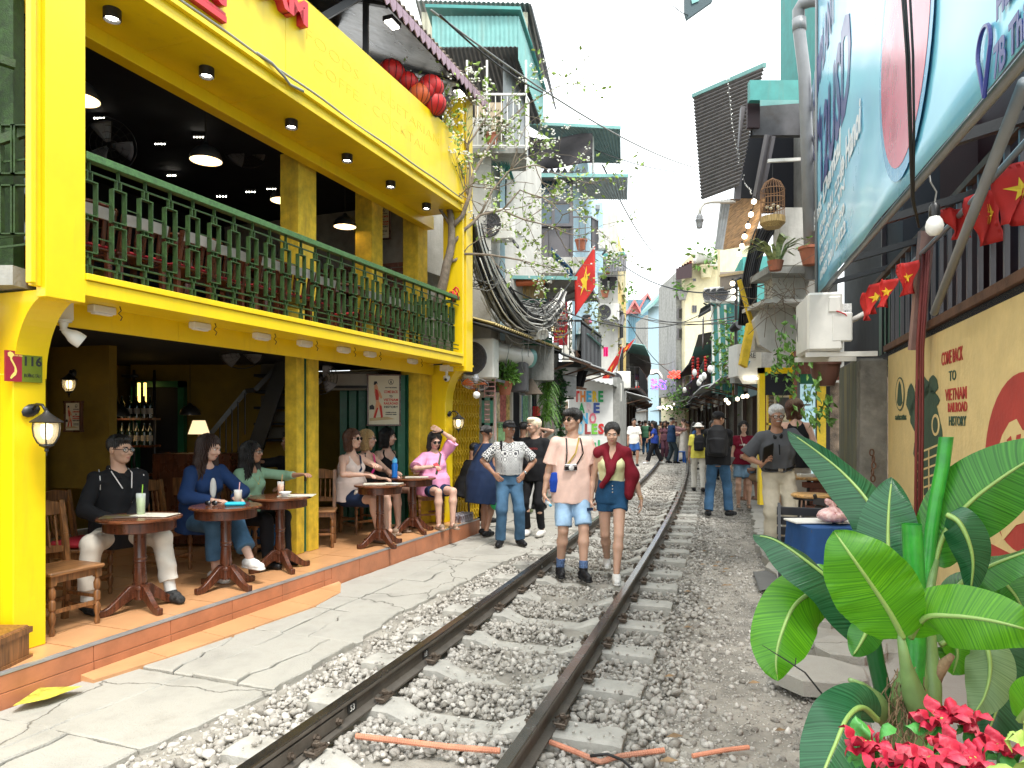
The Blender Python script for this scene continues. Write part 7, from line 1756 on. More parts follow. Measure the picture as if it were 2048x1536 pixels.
class SDF:
 def __init__(s):s.p=[]
 def cn_(s,a,b,ra,rb,k=.02,flat=0,flat0=0,sq=None,sub=False):
  s.p.append(('c',_np(a),_np(b),ra,rb,k,flat,flat0,sq,sub));return s
 def ell(s,c,r,k=.02,rot=None,sub=False):
  s.p.append(('e',_np(c),_np(r),k,None if rot is None else np.array(rot),sub));return s
 def loft(s,a,b,side,prof,k=.02,e=.03,flat=0,flat0=0):
  s.p.append(('l',_np(a),_np(b),_np(side),prof,k,e,flat,flat0));return s
 def cut(s,p,n):s.p.append(('p',_np(p),_np(n)));return s
 def bounds(s):
  lo=np.full(3,1e9);hi=-lo
  for q in s.p:
   if q[0]=='c':
    if q[9]:continue
    r=max(q[3],q[4])+.03
    for c in(q[1],q[2]):lo=np.minimum(lo,c-r);hi=np.maximum(hi,c+r)
   elif q[0]=='e':
    if q[5]:continue
    r=(q[2].max()if q[4]is not None else q[2])+.03;lo=np.minimum(lo,q[1]-r);hi=np.maximum(hi,q[1]+r)
   elif q[0]=='l':
    r=max(max(w,d)for _,w,d in q[4])+.03
    for c in(q[1],q[2]):lo=np.minimum(lo,c-r);hi=np.maximum(hi,c+r)
  return lo,hi
 def mesh(s,h,wr=0.,wf=1.,se=0,fn=None):
  lo,hi=s.bounds();n=np.ceil((hi-lo)/h).astype(int)+2
  X=lo[0]+np.arange(n[0])*h;Y=lo[1]+np.arange(n[1])*h;Z=lo[2]+np.arange(n[2])*h
  D=np.full(n,.2,np.float64)
  M=.05+h*2
  def rng(l,u):
   a=np.clip(np.floor((l-M-lo)/h).astype(int),0,n-1);b=np.clip(np.ceil((u+M-lo)/h).astype(int)+1,1,n);return a,b
  for q in s.p:
   if q[0]=='p':
    gx,gy,gz_=X[:,None,None],Y[None,:,None],Z[None,None,:]
    d=(gx-q[1][0])*q[2][0]+(gy-q[1][1])*q[2][1]+(gz_-q[1][2])*q[2][2];D=np.maximum(D,d);continue
   if q[0]=='c':
    r=max(q[3],q[4]);l=np.minimum(q[1],q[2])-r;u=np.maximum(q[1],q[2])+r;k=q[5];sub=q[9]
   elif q[0]=='e':r=q[2].max();l=q[1]-r;u=q[1]+r;k=q[3];sub=q[5]
   else:
    r=max(max(w,d)for _,w,d in q[4]);l=np.minimum(q[1],q[2])-r;u=np.maximum(q[1],q[2])+r;k=q[5];sub=False
   a,b=rng(l,u)
   if(b<=a).any():continue
   gx=X[a[0]:b[0],None,None];gy=Y[None,a[1]:b[1],None];gz_=Z[None,None,a[2]:b[2]]
   if q[0]=='c':
    A,B=q[1],q[2];ab=B-A;L2=ab@ab+1e-12
    px,py,pz=gx-A[0],gy-A[1],gz_-A[2]
    tr=(px*ab[0]+py*ab[1]+pz*ab[2])/L2;t=np.clip(tr,0,1)
    dx,dy,dz=px-t*ab[0],py-t*ab[1],pz-t*ab[2]
    if q[8]is not None:
     ax,fc=_np(q[8][0]),q[8][1];w=dx*ax[0]+dy*ax[1]+dz*ax[2];w2=w*(fc-1);dx=dx+w2*ax[0];dy=dy+w2*ax[1];dz=dz+w2*ax[2]
    d=np.sqrt(dx*dx+dy*dy+dz*dz)-(q[3]+(q[4]-q[3])*t)
    if q[6]:d=np.maximum(d,(tr-1)*sqrt(L2))
    if q[7]:d=np.maximum(d,-tr*sqrt(L2))
   elif q[0]=='e':
    px,py,pz=gx-q[1][0],gy-q[1][1],gz_-q[1][2]
    if q[4]is not None:
     Rm=q[4];px,py,pz=(px*Rm[0,0]+py*Rm[1,0]+pz*Rm[2,0]),(px*Rm[0,1]+py*Rm[1,1]+pz*Rm[2,1]),(px*Rm[0,2]+py*Rm[1,2]+pz*Rm[2,2])
    r=q[2];k0=np.sqrt((px/r[0])**2+(py/r[1])**2+(pz/r[2])**2);k1=np.sqrt((px/r[0]**2)**2+(py/r[1]**2)**2+(pz/r[2]**2)**2)+1e-9
    d=k0*(k0-1)/k1
   else:
    A,B=q[1],q[2];ab=B-A;L=sqrt(ab@ab);ax=ab/L;sd_=q[3]-ax*(q[3]@ax);sd_/=np.linalg.norm(sd_);fw=np.cross(ax,sd_)
    px,py,pz=gx-A[0],gy-A[1],gz_-A[2]
    tr=(px*ax[0]+py*ax[1]+pz*ax[2])/L;t=np.clip(tr,0,1)
    x=px*sd_[0]+py*sd_[1]+pz*sd_[2];y=px*fw[0]+py*fw[1]+pz*fw[2]
    ts=[p[0]for p in q[4]];w=np.interp(t,ts,[p[1]for p in q[4]]);dd=np.interp(t,ts,[p[2]for p in q[4]])
    ez=(tr-t)*L/q[6]
    kk=np.sqrt((x/w)**2+(y/dd)**2+ez*ez)
    d=(kk-1)*np.minimum(w,dd)
    if q[7]:d=np.maximum(d,(tr-1)*L)
    if q[8]:d=np.maximum(d,-tr*L)
   s_=tuple(slice(i,j)for i,j in zip(a,b));O=D[s_]
   if sub:
    hh=np.clip(.5-.5*(O+d)/k,0,1);D[s_]=O+(-d-O)*hh+k*hh*(1-hh)
   else:
    hh=np.clip(.5+.5*(d-O)/k,0,1);D[s_]=d+(O-d)*hh-k*hh*(1-hh)
  if wr>0:
   rr=np.random.RandomState(se)
   gx,gy,gz_=X[:,None,None],Y[None,:,None],Z[None,None,:]
   W_=0
   for i in range(5):
    f=rr.normal(0,1,3);f/=np.linalg.norm(f);f=f*U(28,60)*wf;f[2]*=.7
    g=rr.normal(0,1,3)*9*wf
    W_=W_+np.sin(gx*f[0]+gy*f[1]+gz_*f[2]+1.8*np.sin(gx*g[0]+gy*g[1]+gz_*g[2]+U(0,6)))
   D=D+wr*W_*.45
  if fn is not None:D=fn(D,X[:,None,None],Y[None,:,None],Z[None,None,:])
  D[0]=D[-1]=.1;D[:,0]=D[:,-1]=.1;D[:,:,0]=D[:,:,-1]=.1
  return _nets(D,lo,h)
def nm_(name,parts,m,parent,Mx,sm=True):
 V_=[];F_=[];o=0
 for v,f in parts:
  if len(v)==0:continue
  V_.append(v);F_.append(f+o);o+=len(v)
 if not V_:return None
 Vt=np.concatenate(V_);Ft=np.concatenate(F_)
 me=bpy.data.meshes.new(name);me.vertices.add(len(Vt));me.vertices.foreach_set('co',(Vt@Mx.T).astype(np.float32).ravel())
 me.loops.add(Ft.size);me.loops.foreach_set('vertex_index',Ft.astype(np.int32).ravel())
 me.polygons.add(len(Ft));me.polygons.foreach_set('loop_start',np.arange(0,Ft.size,Ft.shape[1],dtype=np.int32));me.update(calc_edges=True)
 if sm:me.polygons.foreach_set('use_smooth',np.ones(len(Ft),bool))
 me.materials.append(m);ob=bpy.data.objects.new(name,me);C.objects.link(ob);ob.parent=parent;return ob
SKIN={'asian':(.44,.25,.165),'tan':(.34,.18,.115),'pale':(.58,.36,.27),'asian2':(.54,.33,.235)}
def skin(k):return mat('skin '+k,SKIN[k],.5,var=.08,scale=9,bu_=.06,bs=200,sss=.12,spec=.35)
def cl0(name,col,**k):
 kw=dict(rough=.85,var=.10,scale=9,bu_=.3,bs=170,spec=.25);kw.update(k);return mat(name,col,**kw)
MH=mat('black hair',(.012,.010,.009),.38,var=.4,scale=60,bu_=.5,bs=160)
Mhb=mat('brown hair',(.085,.035,.018),.42,var=.4,scale=60,bu_=.5,bs=160)
M_hairbl=mat('blonde hair',(.50,.33,.15),.5,var=.3,scale=60,bu_=.5,bs=160)
M_hairpl=mat('bleached hair',(.72,.62,.45),.5,var=.25,scale=60,bu_=.5,bs=160)
Mhg=mat('grey hair',(.50,.50,.49),.5,var=.25,scale=60,bu_=.5,bs=160)
Mhd=mat('dark brown hair',(.03,.014,.010),.36,var=.4,scale=60,bu_=.5,bs=160)
M_eye=mat('eye white',(.75,.72,.68),.2,bu_=0,var=.03);M_iris=mat('dark iris',(.012,.008,.006),.12,bu_=0)
M_lip=mat('lips',(.42,.13,.11),.4,bu_=0,var=.1);Mln=mat('dark sunglass lens',(.008,.008,.01),.08,bu_=0,spec=.9)
M_clear=mat('clear glasses lens',(.8,.85,.85),.05,bu_=0,alpha=.18)
Mf=mat('black spectacle frame',(.01,.01,.012),.25,bu_=0)
def nrm(v):v=_np(v);return v/(np.linalg.norm(v)+1e-12)
def ik(a,b,l1,l2,pole):
 a=_np(a);b=_np(b);d=b-a;L=np.linalg.norm(d);u=d/(L+1e-9)
 if L>(l1+l2)*.999:L=(l1+l2)*.999;b=a+u*L
 x=(l1*l1-l2*l2+L*L)/(2*L);hgt=sqrt(max(l1*l1-x*x,0));p=_np(pole);p=p-u*(p@u);p/=np.linalg.norm(p)+1e-9
 return a+u*x+p*hgt,b
def rotz(a):c,s=cos(a),sin(a);return np.array([[c,-s,0],[s,c,0],[0,0,1.]])
def rotx(a):c,s=cos(a),sin(a);return np.array([[1,0,0],[0,c,-s],[0,s,c]])
def hand_parts(wrist,dirv,palm_n,side,h,curl=.5,sc_=1.,pinch=False):
 d=nrm(dirv);n=_np(palm_n);n=nrm(n-d*(n@d));x=np.cross(d,n)*side
 S=SDF();w=_np(wrist)
 S.cn_(w-d*.03,w+d*.01,.024*sc_,.024*sc_,.012,sq=(n,1.25))
 for fx,l in((-.030,.078),(-.010,.085),(.010,.086),(.029,.080)):
  S.cn_(w+d*.012+x*fx*.55*sc_,w+d*l*sc_+x*fx*sc_,.0155*sc_,.0125*sc_,.012,sq=(n,1.15))
 FL=[(-.032,.058),(-.011,.072),(.011,.078),(.031,.070)]
 for i,(fx,l)in enumerate(FL):
  b0=w+d*.082*sc_+x*fx*sc_;cu=curl*(1.0+.12*(3-i))if not(pinch and i==3)else curl*1.3
  p=b0;an=0
  for seg in(.44,.31,.25):
   an+=cu*.62
   q=p+(d*cos(an)+n*sin(an)+x*fx*(1.6 if curl<.4 else.2))*l*seg*sc_
   S.cn_(p,q,.0088*sc_,.0078*sc_,.004);p=q
 b0=w+d*.022*sc_+x*.024*sc_
 p1=b0+(d*.62+x*.72+n*.25)*.036*sc_;p2=p1+(d*.82+x*.35+n*(.3+curl*.4))*.034*sc_;p3=p2+(d*.9+x*.05+n*(.2+curl*.5))*.024*sc_
 S.cn_(b0,p1,.0135*sc_,.011*sc_,.01).cn_(p1,p2,.0105*sc_,.0095*sc_,.005).cn_(p2,p3,.0092*sc_,.008*sc_,.004)
 return S.mesh(h)
class JD(dict):
 __getattr__=dict.get
def pn(lb,loc,heading,Hh=1.70,sk='asian',hair=('short',None),top=None,bo=None,so=None,group=None,pose=None,fe_=False,lod=1,hy=0,hp_=0,gs_=None,hat=None,extra=None,name='person',build=1.0,torso_yaw=0,lip=None):
 t_=TG(name,loc,lb,'person',group);t_.rotation_euler=(0,0,-rad(heading))
 k=Hh/1.70;Mx=np.eye(3)*k
 P=dict(pelvis=(0,0,.93),lean=(.0,0),hl=(-.25,.04,.78),hr=(.25,.04,.78),fl=(-.10,0,.09),fr=(.10,0,.09),pl=(-.3,-1,0),pr=(.3,-1,0),kl=(-.1,1,0),kr=(.1,1,0),hdl=(0,.1,-1),hdr=(0,.1,-1),nl=(1,0,0),nr=(-1,0,0),curl=(.45,.45),tl=0,tr=0,shr=(0,0))
 if pose:P.update(pose)
 hb={0:.024,1:.0125,2:.0095}[lod];hf={0:.018,1:.0065,2:.0048}[lod]
 pel=_np(P['pelvis']);sw=.148 if fe_ else.170;hw=.085
 ty=rotz(-rad(torso_yaw))
 neck=pel+_np((P['lean'][1],P['lean'][0],sqrt(max(.1,.50**2-P['lean'][0]**2-P['lean'][1]**2))))
 ax=nrm(neck-pel);side=ty@_np((1,0,0));side=nrm(side-ax*(side@ax));fw=np.cross(ax,side)
 sh={-1:neck-side*sw-ax*.045+ax*P['shr'][0],1:neck+side*sw-ax*.045+ax*P['shr'][1]}
 hip={-1:pel+_np((-hw,0,-.02)),1:pel+_np((hw,0,-.02))}
 head=neck+ax*.06+_np((0,.025,.125))
 Rh=rotz(-rad(hy))@rotx(-rad(hp_))
 def HP(x,y,z):return head+Rh@_np((x,y,z))
 J=JD()
 for s_,q in((-1,'l'),(1,'r')):
  el,wr=ik(sh[s_],P['h'+q],.285,.255,P['p'+q]);J['e'+q]=el;J['w'+q]=wr
  kn,an=ik(hip[s_],P['f'+q],.43,.42,P['k'+q]);J['k'+q]=kn;J['a'+q]=an
 J['sh']=sh;J['hip']=hip;J['neck']=neck;J['pel']=pel;J['head']=head;J['HP']=HP;J['Rh']=Rh;J['fw']=fw;J['side']=side;J['ax']=ax;J['k']=k
 b=build;fem=fe_
 wst=(.120 if fem else.142)*b;hipw=(.165 if fem else.155)*b;chw=(.150 if fem else.168)*b;dp=(.100 if fem else.108)*b
 torso=[(0,hipw,.105*b),(.18,hipw*.97,.105*b),(.42,wst,.088*b if b<1.1 else.12*b),(.72,chw,dp),(.88,chw*.98,.092*b),(1,.07,.06)]
 def body(S,gw_=0.,arms=True,legs=True,neckc=True,k=.03):
  pr=[(t,w+gw_,d+gw_)for t,w,d in torso]
  S.loft(pel-ax*.06,neck,side,pr,k,.05+gw_)
 S=SDF();body(S)
 if fem:
  for s_ in(-1,1):S.ell(pel+ax*.345+side*s_*.072+fw*.085,(.055,.055,.058),.03)
 S.cn_(neck-ax*.03,HP(0,-.02,-.05),.058 if not fem else.05,.050 if not fem else.044,.03)
 for s_,q in((-1,'l'),(1,'r')):
  m_=.88 if fem else 1.
  S.cn_(neck-ax*.03+side*s_*.05,sh[s_],.048*m_,.048*m_,.03)
  S.cn_(sh[s_],J['e'+q],.050*m_*b**.5,.037*m_,.02).cn_(J['e'+q],J['e'+q]+(J['w'+q]-J['e'+q])*.35,.037*m_,.038*m_,.02).cn_(J['e'+q]+(J['w'+q]-J['e'+q])*.3,J['w'+q],.038*m_,.024*m_,.02)
  tk=.080*b**.6 if not fem else.080*b**.8
  S.cn_(hip[s_],J['k'+q],tk,.052,.03)
  calf=J['k'+q]+(J['a'+q]-J['k'+q])*.32
  S.cn_(J['k'+q],calf,.051,.053,.02).cn_(calf,J['a'+q],.053,.034,.03)
  sd_=P['t'+q];fd=_np((sin(rad(sd_)),cos(rad(sd_)),0));J['fd'+q]=fd
  if lod:S.cn_(J['a'+q]+fd*-.02+_np((0,0,-.045)),J['a'+q]+fd*.13+_np((0,0,-.062)),.036,.022,.02,sq=((0,0,1),1.1))
 parts=[S.mesh(hb)]
 Hd=SDF()
 def E(x,y,z,r,k_=.02,sub=False):Hd.ell(HP(x,y,z),r,k_,Rh,sub)
 fs=.95 if fem else 1.
 E(0,-.012,.035,(.074,.094,.082),.02);E(0,.028,-.018,(.060*fs,.066,.080),.03);E(0,.055,-.078,(.030*fs,.030,.024),.03)
 E(0,.030,-.060,(.048*fs,.048,.034),.025)
 for s_ in(-1,1):
  E(s_*.032,.080,-.020,(.022,.018,.020),.02);E(s_*.030,.096,.014,(.0165,.013,.0115),.010,True)
  E(s_*.076,-.006,.000,(.010,.019,.031),.008)
 E(0,.086,.030,(.046,.014,.010),.015)
 Hd.cn_(HP(0,.088,.014),HP(0,.112,-.016),.0075,.0115,.012)
 for s_ in(-1,1):E(s_*.011,.100,-.021,(.008,.009,.007),.006)
 E(0,.088,-.047,(.022,.012,.010),.010);E(0,.084,-.062,(.018,.010,.007),.008)
 Hd.cn_(HP(0,-.03,-.05),neck-ax*.01,.050 if not fem else.044,.052 if not fem else.045,.02)
 parts.append(Hd.mesh(hf*.95))
 if lod:
  for s_,q in((-1,'l'),(1,'r')):
   hd=P['hd'+q];parts.append(hand_parts(J['w'+q],hd,P['n'+q],P.get('ts'+q,1),hf*.85 if lod==2 else hf,P['curl'][0 if s_<0 else 1],.92 if fem else 1.))
   J['palm'+q]=J['w'+q]+nrm(hd)*.075+nrm(P['n'+q])*.022
 nm_('body',parts,skin(sk),t_,Mx)
 if lod:
  e=[];ir=[];lp_=[];br=[]
  for s_ in(-1,1):
   S=SDF();S.ell(HP(s_*.030,.083,.012),(.0135,.012,.0105 if hp_<15 else.007),.003,Rh);e.append(S.mesh(.004 if lod==2 else.006))
   S=SDF();S.ell(HP(s_*.030,.0935,.0115),(.0062,.0035,.0062),.002,Rh);ir.append(S.mesh(.0025))
   S=SDF();S.cn_(HP(s_*.016,.099,.031),HP(s_*.046,.088,.033),.0045,.0032,.003);br.append(S.mesh(.0035))
  nm_('eyes',e,M_eye,t_,Mx);nm_('irises',ir,M_iris,t_,Mx)
  nm_('eyebrows',br,hair[1]or MH,t_,Mx)
  S=SDF();S.ell(HP(0,.0955,-.049),(.020,.008,.0045),.004,Rh).ell(HP(0,.0925,-.057),(.017,.008,.005),.004,Rh);nm_('lips',[S.mesh(.0035)],lip or mat('lips natural',(.40,.17,.13),.45,bu_=0,var=.1),t_,Mx)
 st_,hm=hair;hm=hm or MH
 if st_ and st_!='none':
  S=SDF();full=lambda x,y,z,r,k_=.015,sub=False:S.ell(HP(x,y,z),r,k_,Rh,sub)
  if st_ in('short','swept'):
   full(0,-.018,.046,(.083,.100,.086));full(0,.035,.092,(.062,.058,.036))
   if st_=='swept':full(.0,.045,.108,(.066,.060,.030));full(.03,.02,.118,(.05,.06,.02))
   full(0,.085,-.03,(.085,.068,.088),.008,True)
   for s_ in(-1,1):full(s_*.085,.0,-.015,(.022,.03,.038),.008,True)
   S.cut(HP(0,0,-.050),-(Rh@_np((0,.35,1))))
  elif st_=='bowl':
   full(0,-.012,.046,(.090,.106,.092));full(0,.05,.075,(.078,.068,.048))
   full(0,.095,-.035,(.095,.075,.085),.006,True)
   for s_ in(-1,1):full(s_*.09,.01,-.035,(.03,.035,.045),.008,True)
   S.cut(HP(0,0,-.065),-(Rh@_np((0,.3,1))))
  else:
   full(0,-.018,.044,(.088,.103,.090))
   if st_=='tied':
    full(0,-.105,.02,(.035,.035,.04),.02);full(0,.092,-.020,(.070,.062,.090),.006,True);full(0,.10,.055,(.03,.03,.03),.02,True)
    S.cut(HP(0,0,-.04),-(Rh@_np((0,.6,1))));S2=None
   elif st_=='bob':
    for s_ in(-1,1):S.cn_(HP(s_*.066,-.01,.03),HP(s_*.072,.005,-.115),.040,.036,.03)
    S.cn_(HP(0,-.065,.02),HP(0,-.06,-.12),.065,.055,.03)
    full(0,.10,-.03,(.058,.07,.105),.008,True);S.cut(HP(0,0,-.14),-(Rh@_np((0,0,1))))
   elif st_=='long':
    dn=.34
    for s_ in(-1,1):
     S.cn_(HP(s_*.066,-.005,.03),HP(s_*.072,.005,-.10),.040,.042,.03);S.cn_(HP(s_*.072,.0,-.10),neck+side*s_*.095+fw*.055-ax*(dn-.14),.045,.045,.03)
     S.cn_(neck+side*s_*.095+fw*.055-ax*(dn-.14),neck+side*s_*.09+fw*.09-ax*(dn-.06),.045,.018,.03)
    S.cn_(HP(0,-.065,.02),neck-fw*.075-ax*.18,.070,.085,.03)
    full(0,.10,-.03,(.058,.07,.105),.008,True)
   elif st_=='straight':
    S.cn_(HP(0,-.055,.02),neck-fw*.09-ax*.16,.072,.07,.03)
    for s_ in(-1,1):S.cn_(HP(s_*.064,-.015,.03),HP(s_*.066,-.03,-.12),.034,.03,.03)
    full(0,.10,-.03,(.060,.07,.100),.008,True)
  def strands(D,x,y,z):
   c=head;a=np.arctan2(x-c[0],y-c[1]);wv=1.6 if st_ in('long','bob')else.3
   amp=.005 if st_ in('short','bowl','swept','tied')else.010
   return D+amp*np.sin(a*34+wv*np.sin(z*55)+2*np.sin(z*17))+(.002)*np.sin(a*71+z*60)
  nm_('hair',[S.mesh(hf if lod==2 else hf*1.15,fn=strands if lod else None)],hm,t_,Mx)
 if top:
  typ=top.get('type','tee');col=top['mat'];g=top.get('gw_',.014)
  S=SDF();hem=top.get('hem',.02)
  hp=pel-ax*(.06+hem)
  h0=-.06-hem;fl=top.get('flare',.012);lo=top.get('loose',.008);prof=[]
  for t in(0,.15,.3,.42,.55,.72,.9,1):
   u=(h0+t*(.5-h0)+.06)/.56;w=np.interp(u,[q[0]for q in torso],[q[1]for q in torso]);d=np.interp(u,[q[0]for q in torso],[q[2]for q in torso])
   if hem>=0 and u<.5:w=max(w,hipw*.98);d=max(d,.104*b);w+=.012;d+=.010
   e_=g+lo*sin(pi*min(1,t*1.2))+fl*(1-t)**2*1.3
   prof.append((t,w+e_*(1 if t<.9 else.8),d+e_))
  prof[-1]=(1,.072+g,.060+g);J['out']=max(.026,g+lo+.003+(.012 if hem>=0 else 0))
  S.loft(hp,neck,side,prof,.025,.03,flat0=1)
  if fem:
   for s_ in(-1,1):S.ell(pel+ax*.345+side*s_*.072+fw*.087,(.058,.058,.06),.04)
  sl=top.get('sl_',.55)
  for s_,q in((-1,'l'),(1,'r')):
   if typ in('tank','strap'):continue
   if typ=='shawl':continue
   S.cn_(neck-ax*.035+side*s_*.06,sh[s_],.044+g,.050+g*.7,.03)
   e_=J['e'+q];w_=J['w'+q];sf=top.get('sg',.012)
   if sl<=1:S.cn_(sh[s_],sh[s_]+(e_-sh[s_])*sl,.051+g*.7,.047+g*.6+sf,.02,flat=1)
   else:
    S.cn_(sh[s_],e_,.051+g*.7,.041+g,.02);S.cn_(e_,e_+(w_-e_)*(sl-1),.040+g,.030+g*.8+sf*.4,.02,flat=1)
  nk=top.get('neck',0)
  if typ=='tank':
   S.ell(neck+fw*.09-ax*.03,(.085,.07,.10),.008,None,True)
   for s_ in(-1,1):S.ell(sh[s_]+side*s_*.02,(.075,.13,.095),.008,None,True)
   S.ell(neck-fw*.06+ax*.01,(.07,.06,.06),.008,None,True)
  else:S.ell(neck+fw*.05+ax*(.045-nk),(.062,.06,.045+nk*.6),.008,None,True)
  if top.get('cut'):
   for p_,n_ in top['cut'](J):S.cut(p_,n_)
  nm_(top.get('name','shirt'),[S.mesh(hb if lod<2 else hb*.9,wr=top.get('wr',.0035)if lod else 0,se=hash(lb)%999)],col,t_,Mx)
  J['g']=g
 if bo:
  typ=bo.get('type','trousers');g=bo.get('gw_',.012);S=SDF()
  up_t=bo.get('rise',.14 if(not top or top.get('hem',.02)<0)else.03)
  S.loft(pel-ax*.07,pel+ax*up_t,side,[(0,hipw+g*.8,.105*b+g*.8),(.5,hipw*.99+g,.107*b+g),(1,(wst*1.10 if up_t>.1 else hipw*.97)+g,(.098 if up_t>.1 else.104)*b+g)],.03,.03,flat=1)
  ln={'trousers':2.0,'shorts':.62,'skirt':.75}.get(typ,2.);ln=bo.get('len',ln)
  for s_,q in((-1,'l'),(1,'r')):
   kn,an=J['k'+q],J['a'+q];h0=hip[s_];lg=bo.get('leg',.010)
   if ln<=1:S.cn_(h0,h0+(kn-h0)*ln,.083*b**.6+g,.064+g+lg,.03,flat=1)
   else:
    S.cn_(h0,kn,.083*b**.6+g,.054+g+lg*.6,.03);S.cn_(kn,kn+(an-kn)*(ln-1),.053+g+lg*.6,.042+g+lg,.03,flat=1)
  if typ=='skirt':
   for u_ in(.25,.5,.75):
    a_=hip[-1]*(1-u_)+hip[1]*u_;kk=J.kl*(1-u_)+J.kr*u_;S.cn_(a_,a_+(kk-a_)*ln,.09+g,.075+g,.05,flat=1)
  nm_(bo.get('name','trousers'if typ=='trousers'else typ),[S.mesh(hb if lod<2 else hb*.9,wr=bo.get('wr',.004)if lod else 0,se=hash(lb)%777)],bo['mat'],t_,Mx)
 if so:
  for s_,q in((-1,'l'),(1,'r')):
   S=SDF();a_=J['a'+q];fd=J['fd'+q];z0=-.07;sq=((0,0,1),1.0)
   if so.get('type')=='sandal':
    S.cn_(a_+fd*-.055+_np((0,0,z0-.012)),a_+fd*.15+_np((0,0,z0-.012)),.036,.042,.02);S.cut(a_+_np((0,0,z0+.002)),(0,0,1))
    S.cn_(a_+fd*.10+_np((0,0,-.045)),a_+fd*.105+_np((0,0,-.046)),.040,.040,.005)
   else:
    S.cn_(a_+fd*-.045+_np((0,0,z0+.025)),a_+fd*.07+_np((0,0,z0+.02)),.044,.045,.02).cn_(a_+fd*.06+_np((0,0,z0+.015)),a_+fd*.155+_np((0,0,z0+.010)),.046,.036,.02)
    S.cn_(a_+_np((0,0,-.04)),a_+_np((0,0,so.get('top',-.005))),.044,.044,.02,flat=1)
   S.cut(a_+_np((0,0,-.088)),(0,0,-1))
   nm_('shoe',[S.mesh(hf*1.3 if lod else.02)],so['mat'],t_,Mx)
   if lod==2 and so.get('sole'):
    S=SDF();S.cn_(a_+fd*-.048+_np((0,0,-.078)),a_+fd*.155+_np((0,0,-.078)),.046,.042,.01);S.cut(a_+_np((0,0,-.070)),(0,0,1));S.cut(a_+_np((0,0,-.090)),(0,0,-1));nm_('shoe_sole',[S.mesh(.007)],so['sole'],t_,Mx)
   if so.get('sock'):
    S=SDF();S.cn_(a_+_np((0,0,-.03)),a_+nrm(J['k'+q]-a_)*so.get('sockh',.09),.043,.046,.01,flat=1);nm_('sock',[S.mesh(.009)],so['sock'],t_,Mx)
 def B(name_,mb,m_,sm=False,auto=None):
  me_v=[tuple(Mx@_np(v))for v in mb.v];mb.v=me_v
  me=bpy.data.meshes.new(name_);me.from_pydata(mb.v,[],mb.f);me.materials.append(m_)
  if sm:me.polygons.foreach_set('use_smooth',[True]*len(me.polygons))
  ob=bpy.data.objects.new(name_,me);C.objects.link(ob);ob.parent=t_;return ob
 J['B']=B;J['T']=t_;J['Mx']=Mx
 def HV(x,y,z):return Vector(HP(x,y,z))
 J['HV']=HV
 if gs_:
  lm=Mln if gs_=='sun'else M_clear;fm=Mf
  m=MB()
  for s_ in(-1,1):
   P_=[HV(s_*.031+.0235*cos(a),.108-.006*abs(cos(a)),.010+.0185*sin(a)*(1 if gs_=='sun'else.95))for a in LS(19)];m.tu(P_,.0026,5)
   m.tu([HV(s_*.054,.104,.016),HV(s_*.074,.075,.014),HV(s_*.080,.0,.010)],.0028,5)
  m.tu([HV(-.009,.111,.013),HV(.009,.111,.013)],.0028,5)
  B('glasses_frame',m,fm,True)
  m=MB()
  for s_ in(-1,1):
   n=16;c_=HV(s_*.031,.1075,.010);vs=[c_]+[HV(s_*.031+.023*cos(a),.107-.006*abs(cos(a)),.010+.018*sin(a))for a in np.linspace(0,2*pi,n+1)[:-1]]
   m.add(vs,[(0,1+i,1+(i+1)%n)for i in range(n)])
  B('glasses_lens',m,lm)
 if hat:
  hmn,hty=hat
  S=SDF();S.ell(HP(0,-.012,.058),(.091,.106,.080),.01,Rh);S.cut(HP(0,0,.040),-(Rh@_np((0,-.05,1))))
  if hty=='cap':S.ell(HP(0,.125,.046),(.066,.070,.010),.01,Rh)
  elif hty=='bucket':S.ell(HP(0,-.01,.035),(.15,.16,.02),.02,Rh)
  elif hty=='capR':S.ell(HP(0,.125,.046),(.066,.070,.010),.01,Rh)
  nm_('cap'if hty!='bucket'else'sun_hat',[S.mesh(hf)],hmn,t_,Mx)
 if extra:extra(J,B,SDF,nm_,t_,Mx)
 return t_
def denim(name,col):return mat(name,col,.85,var=.35,scale=5,bu_=.35,bs=220,spec=.2)
Mj=denim('blue jeans',(.055,.12,.20));M_jeanl=denim('light washed denim',(.28,.42,.58));Mjd=denim('dark blue denim',(.02,.075,.16));M_jeanb=denim('bright blue jeans',(.05,.12,.22))
Mb=cl0('black cotton',(.012,.012,.014));Mbp=cl0('black trousers cloth',(.010,.010,.012))
Mh=cl0('white cotton',(.70,.68,.63));Mnv=cl0('navy cloth',(.012,.025,.065));M_pink=cl0('pale pink cotton',(.72,.50,.42));Mm=cl0('maroon knit',(.17,.008,.018),var=.2)
Ms_=cl0('black shoe leather',(.010,.010,.011),rough=.5,bs=90);Msw=cl0('white shoe leather',(.72,.70,.66),rough=.5,bs=90);Msd=cl0('tan sandal leather',(.24,.17,.12),rough=.6)
M_sole=mat('white rubber sole',(.62,.60,.56),.6)
def bs_(J,B,pts,w=.02,m=None,name='strap',th=.003,out=.0):
 mb=MB();P=[Vector(p)for p in pts]
 for i in range(len(P)-1):
  d=(P[i+1]-P[i]).normalized();c=(P[i]+P[i+1])/2;n=(c-Vector(J.pel*.5+J.neck*.5));n=(n-d*n.dot(d)).normalized();s=d.cross(n)*w/2
  mb.hexa([P[i]-s,P[i]+s,P[i+1]+s,P[i+1]-s,P[i]-s+n*th,P[i]+s+n*th,P[i+1]+s+n*th,P[i+1]-s+n*th])
 return B(name,mb,m or Mb)
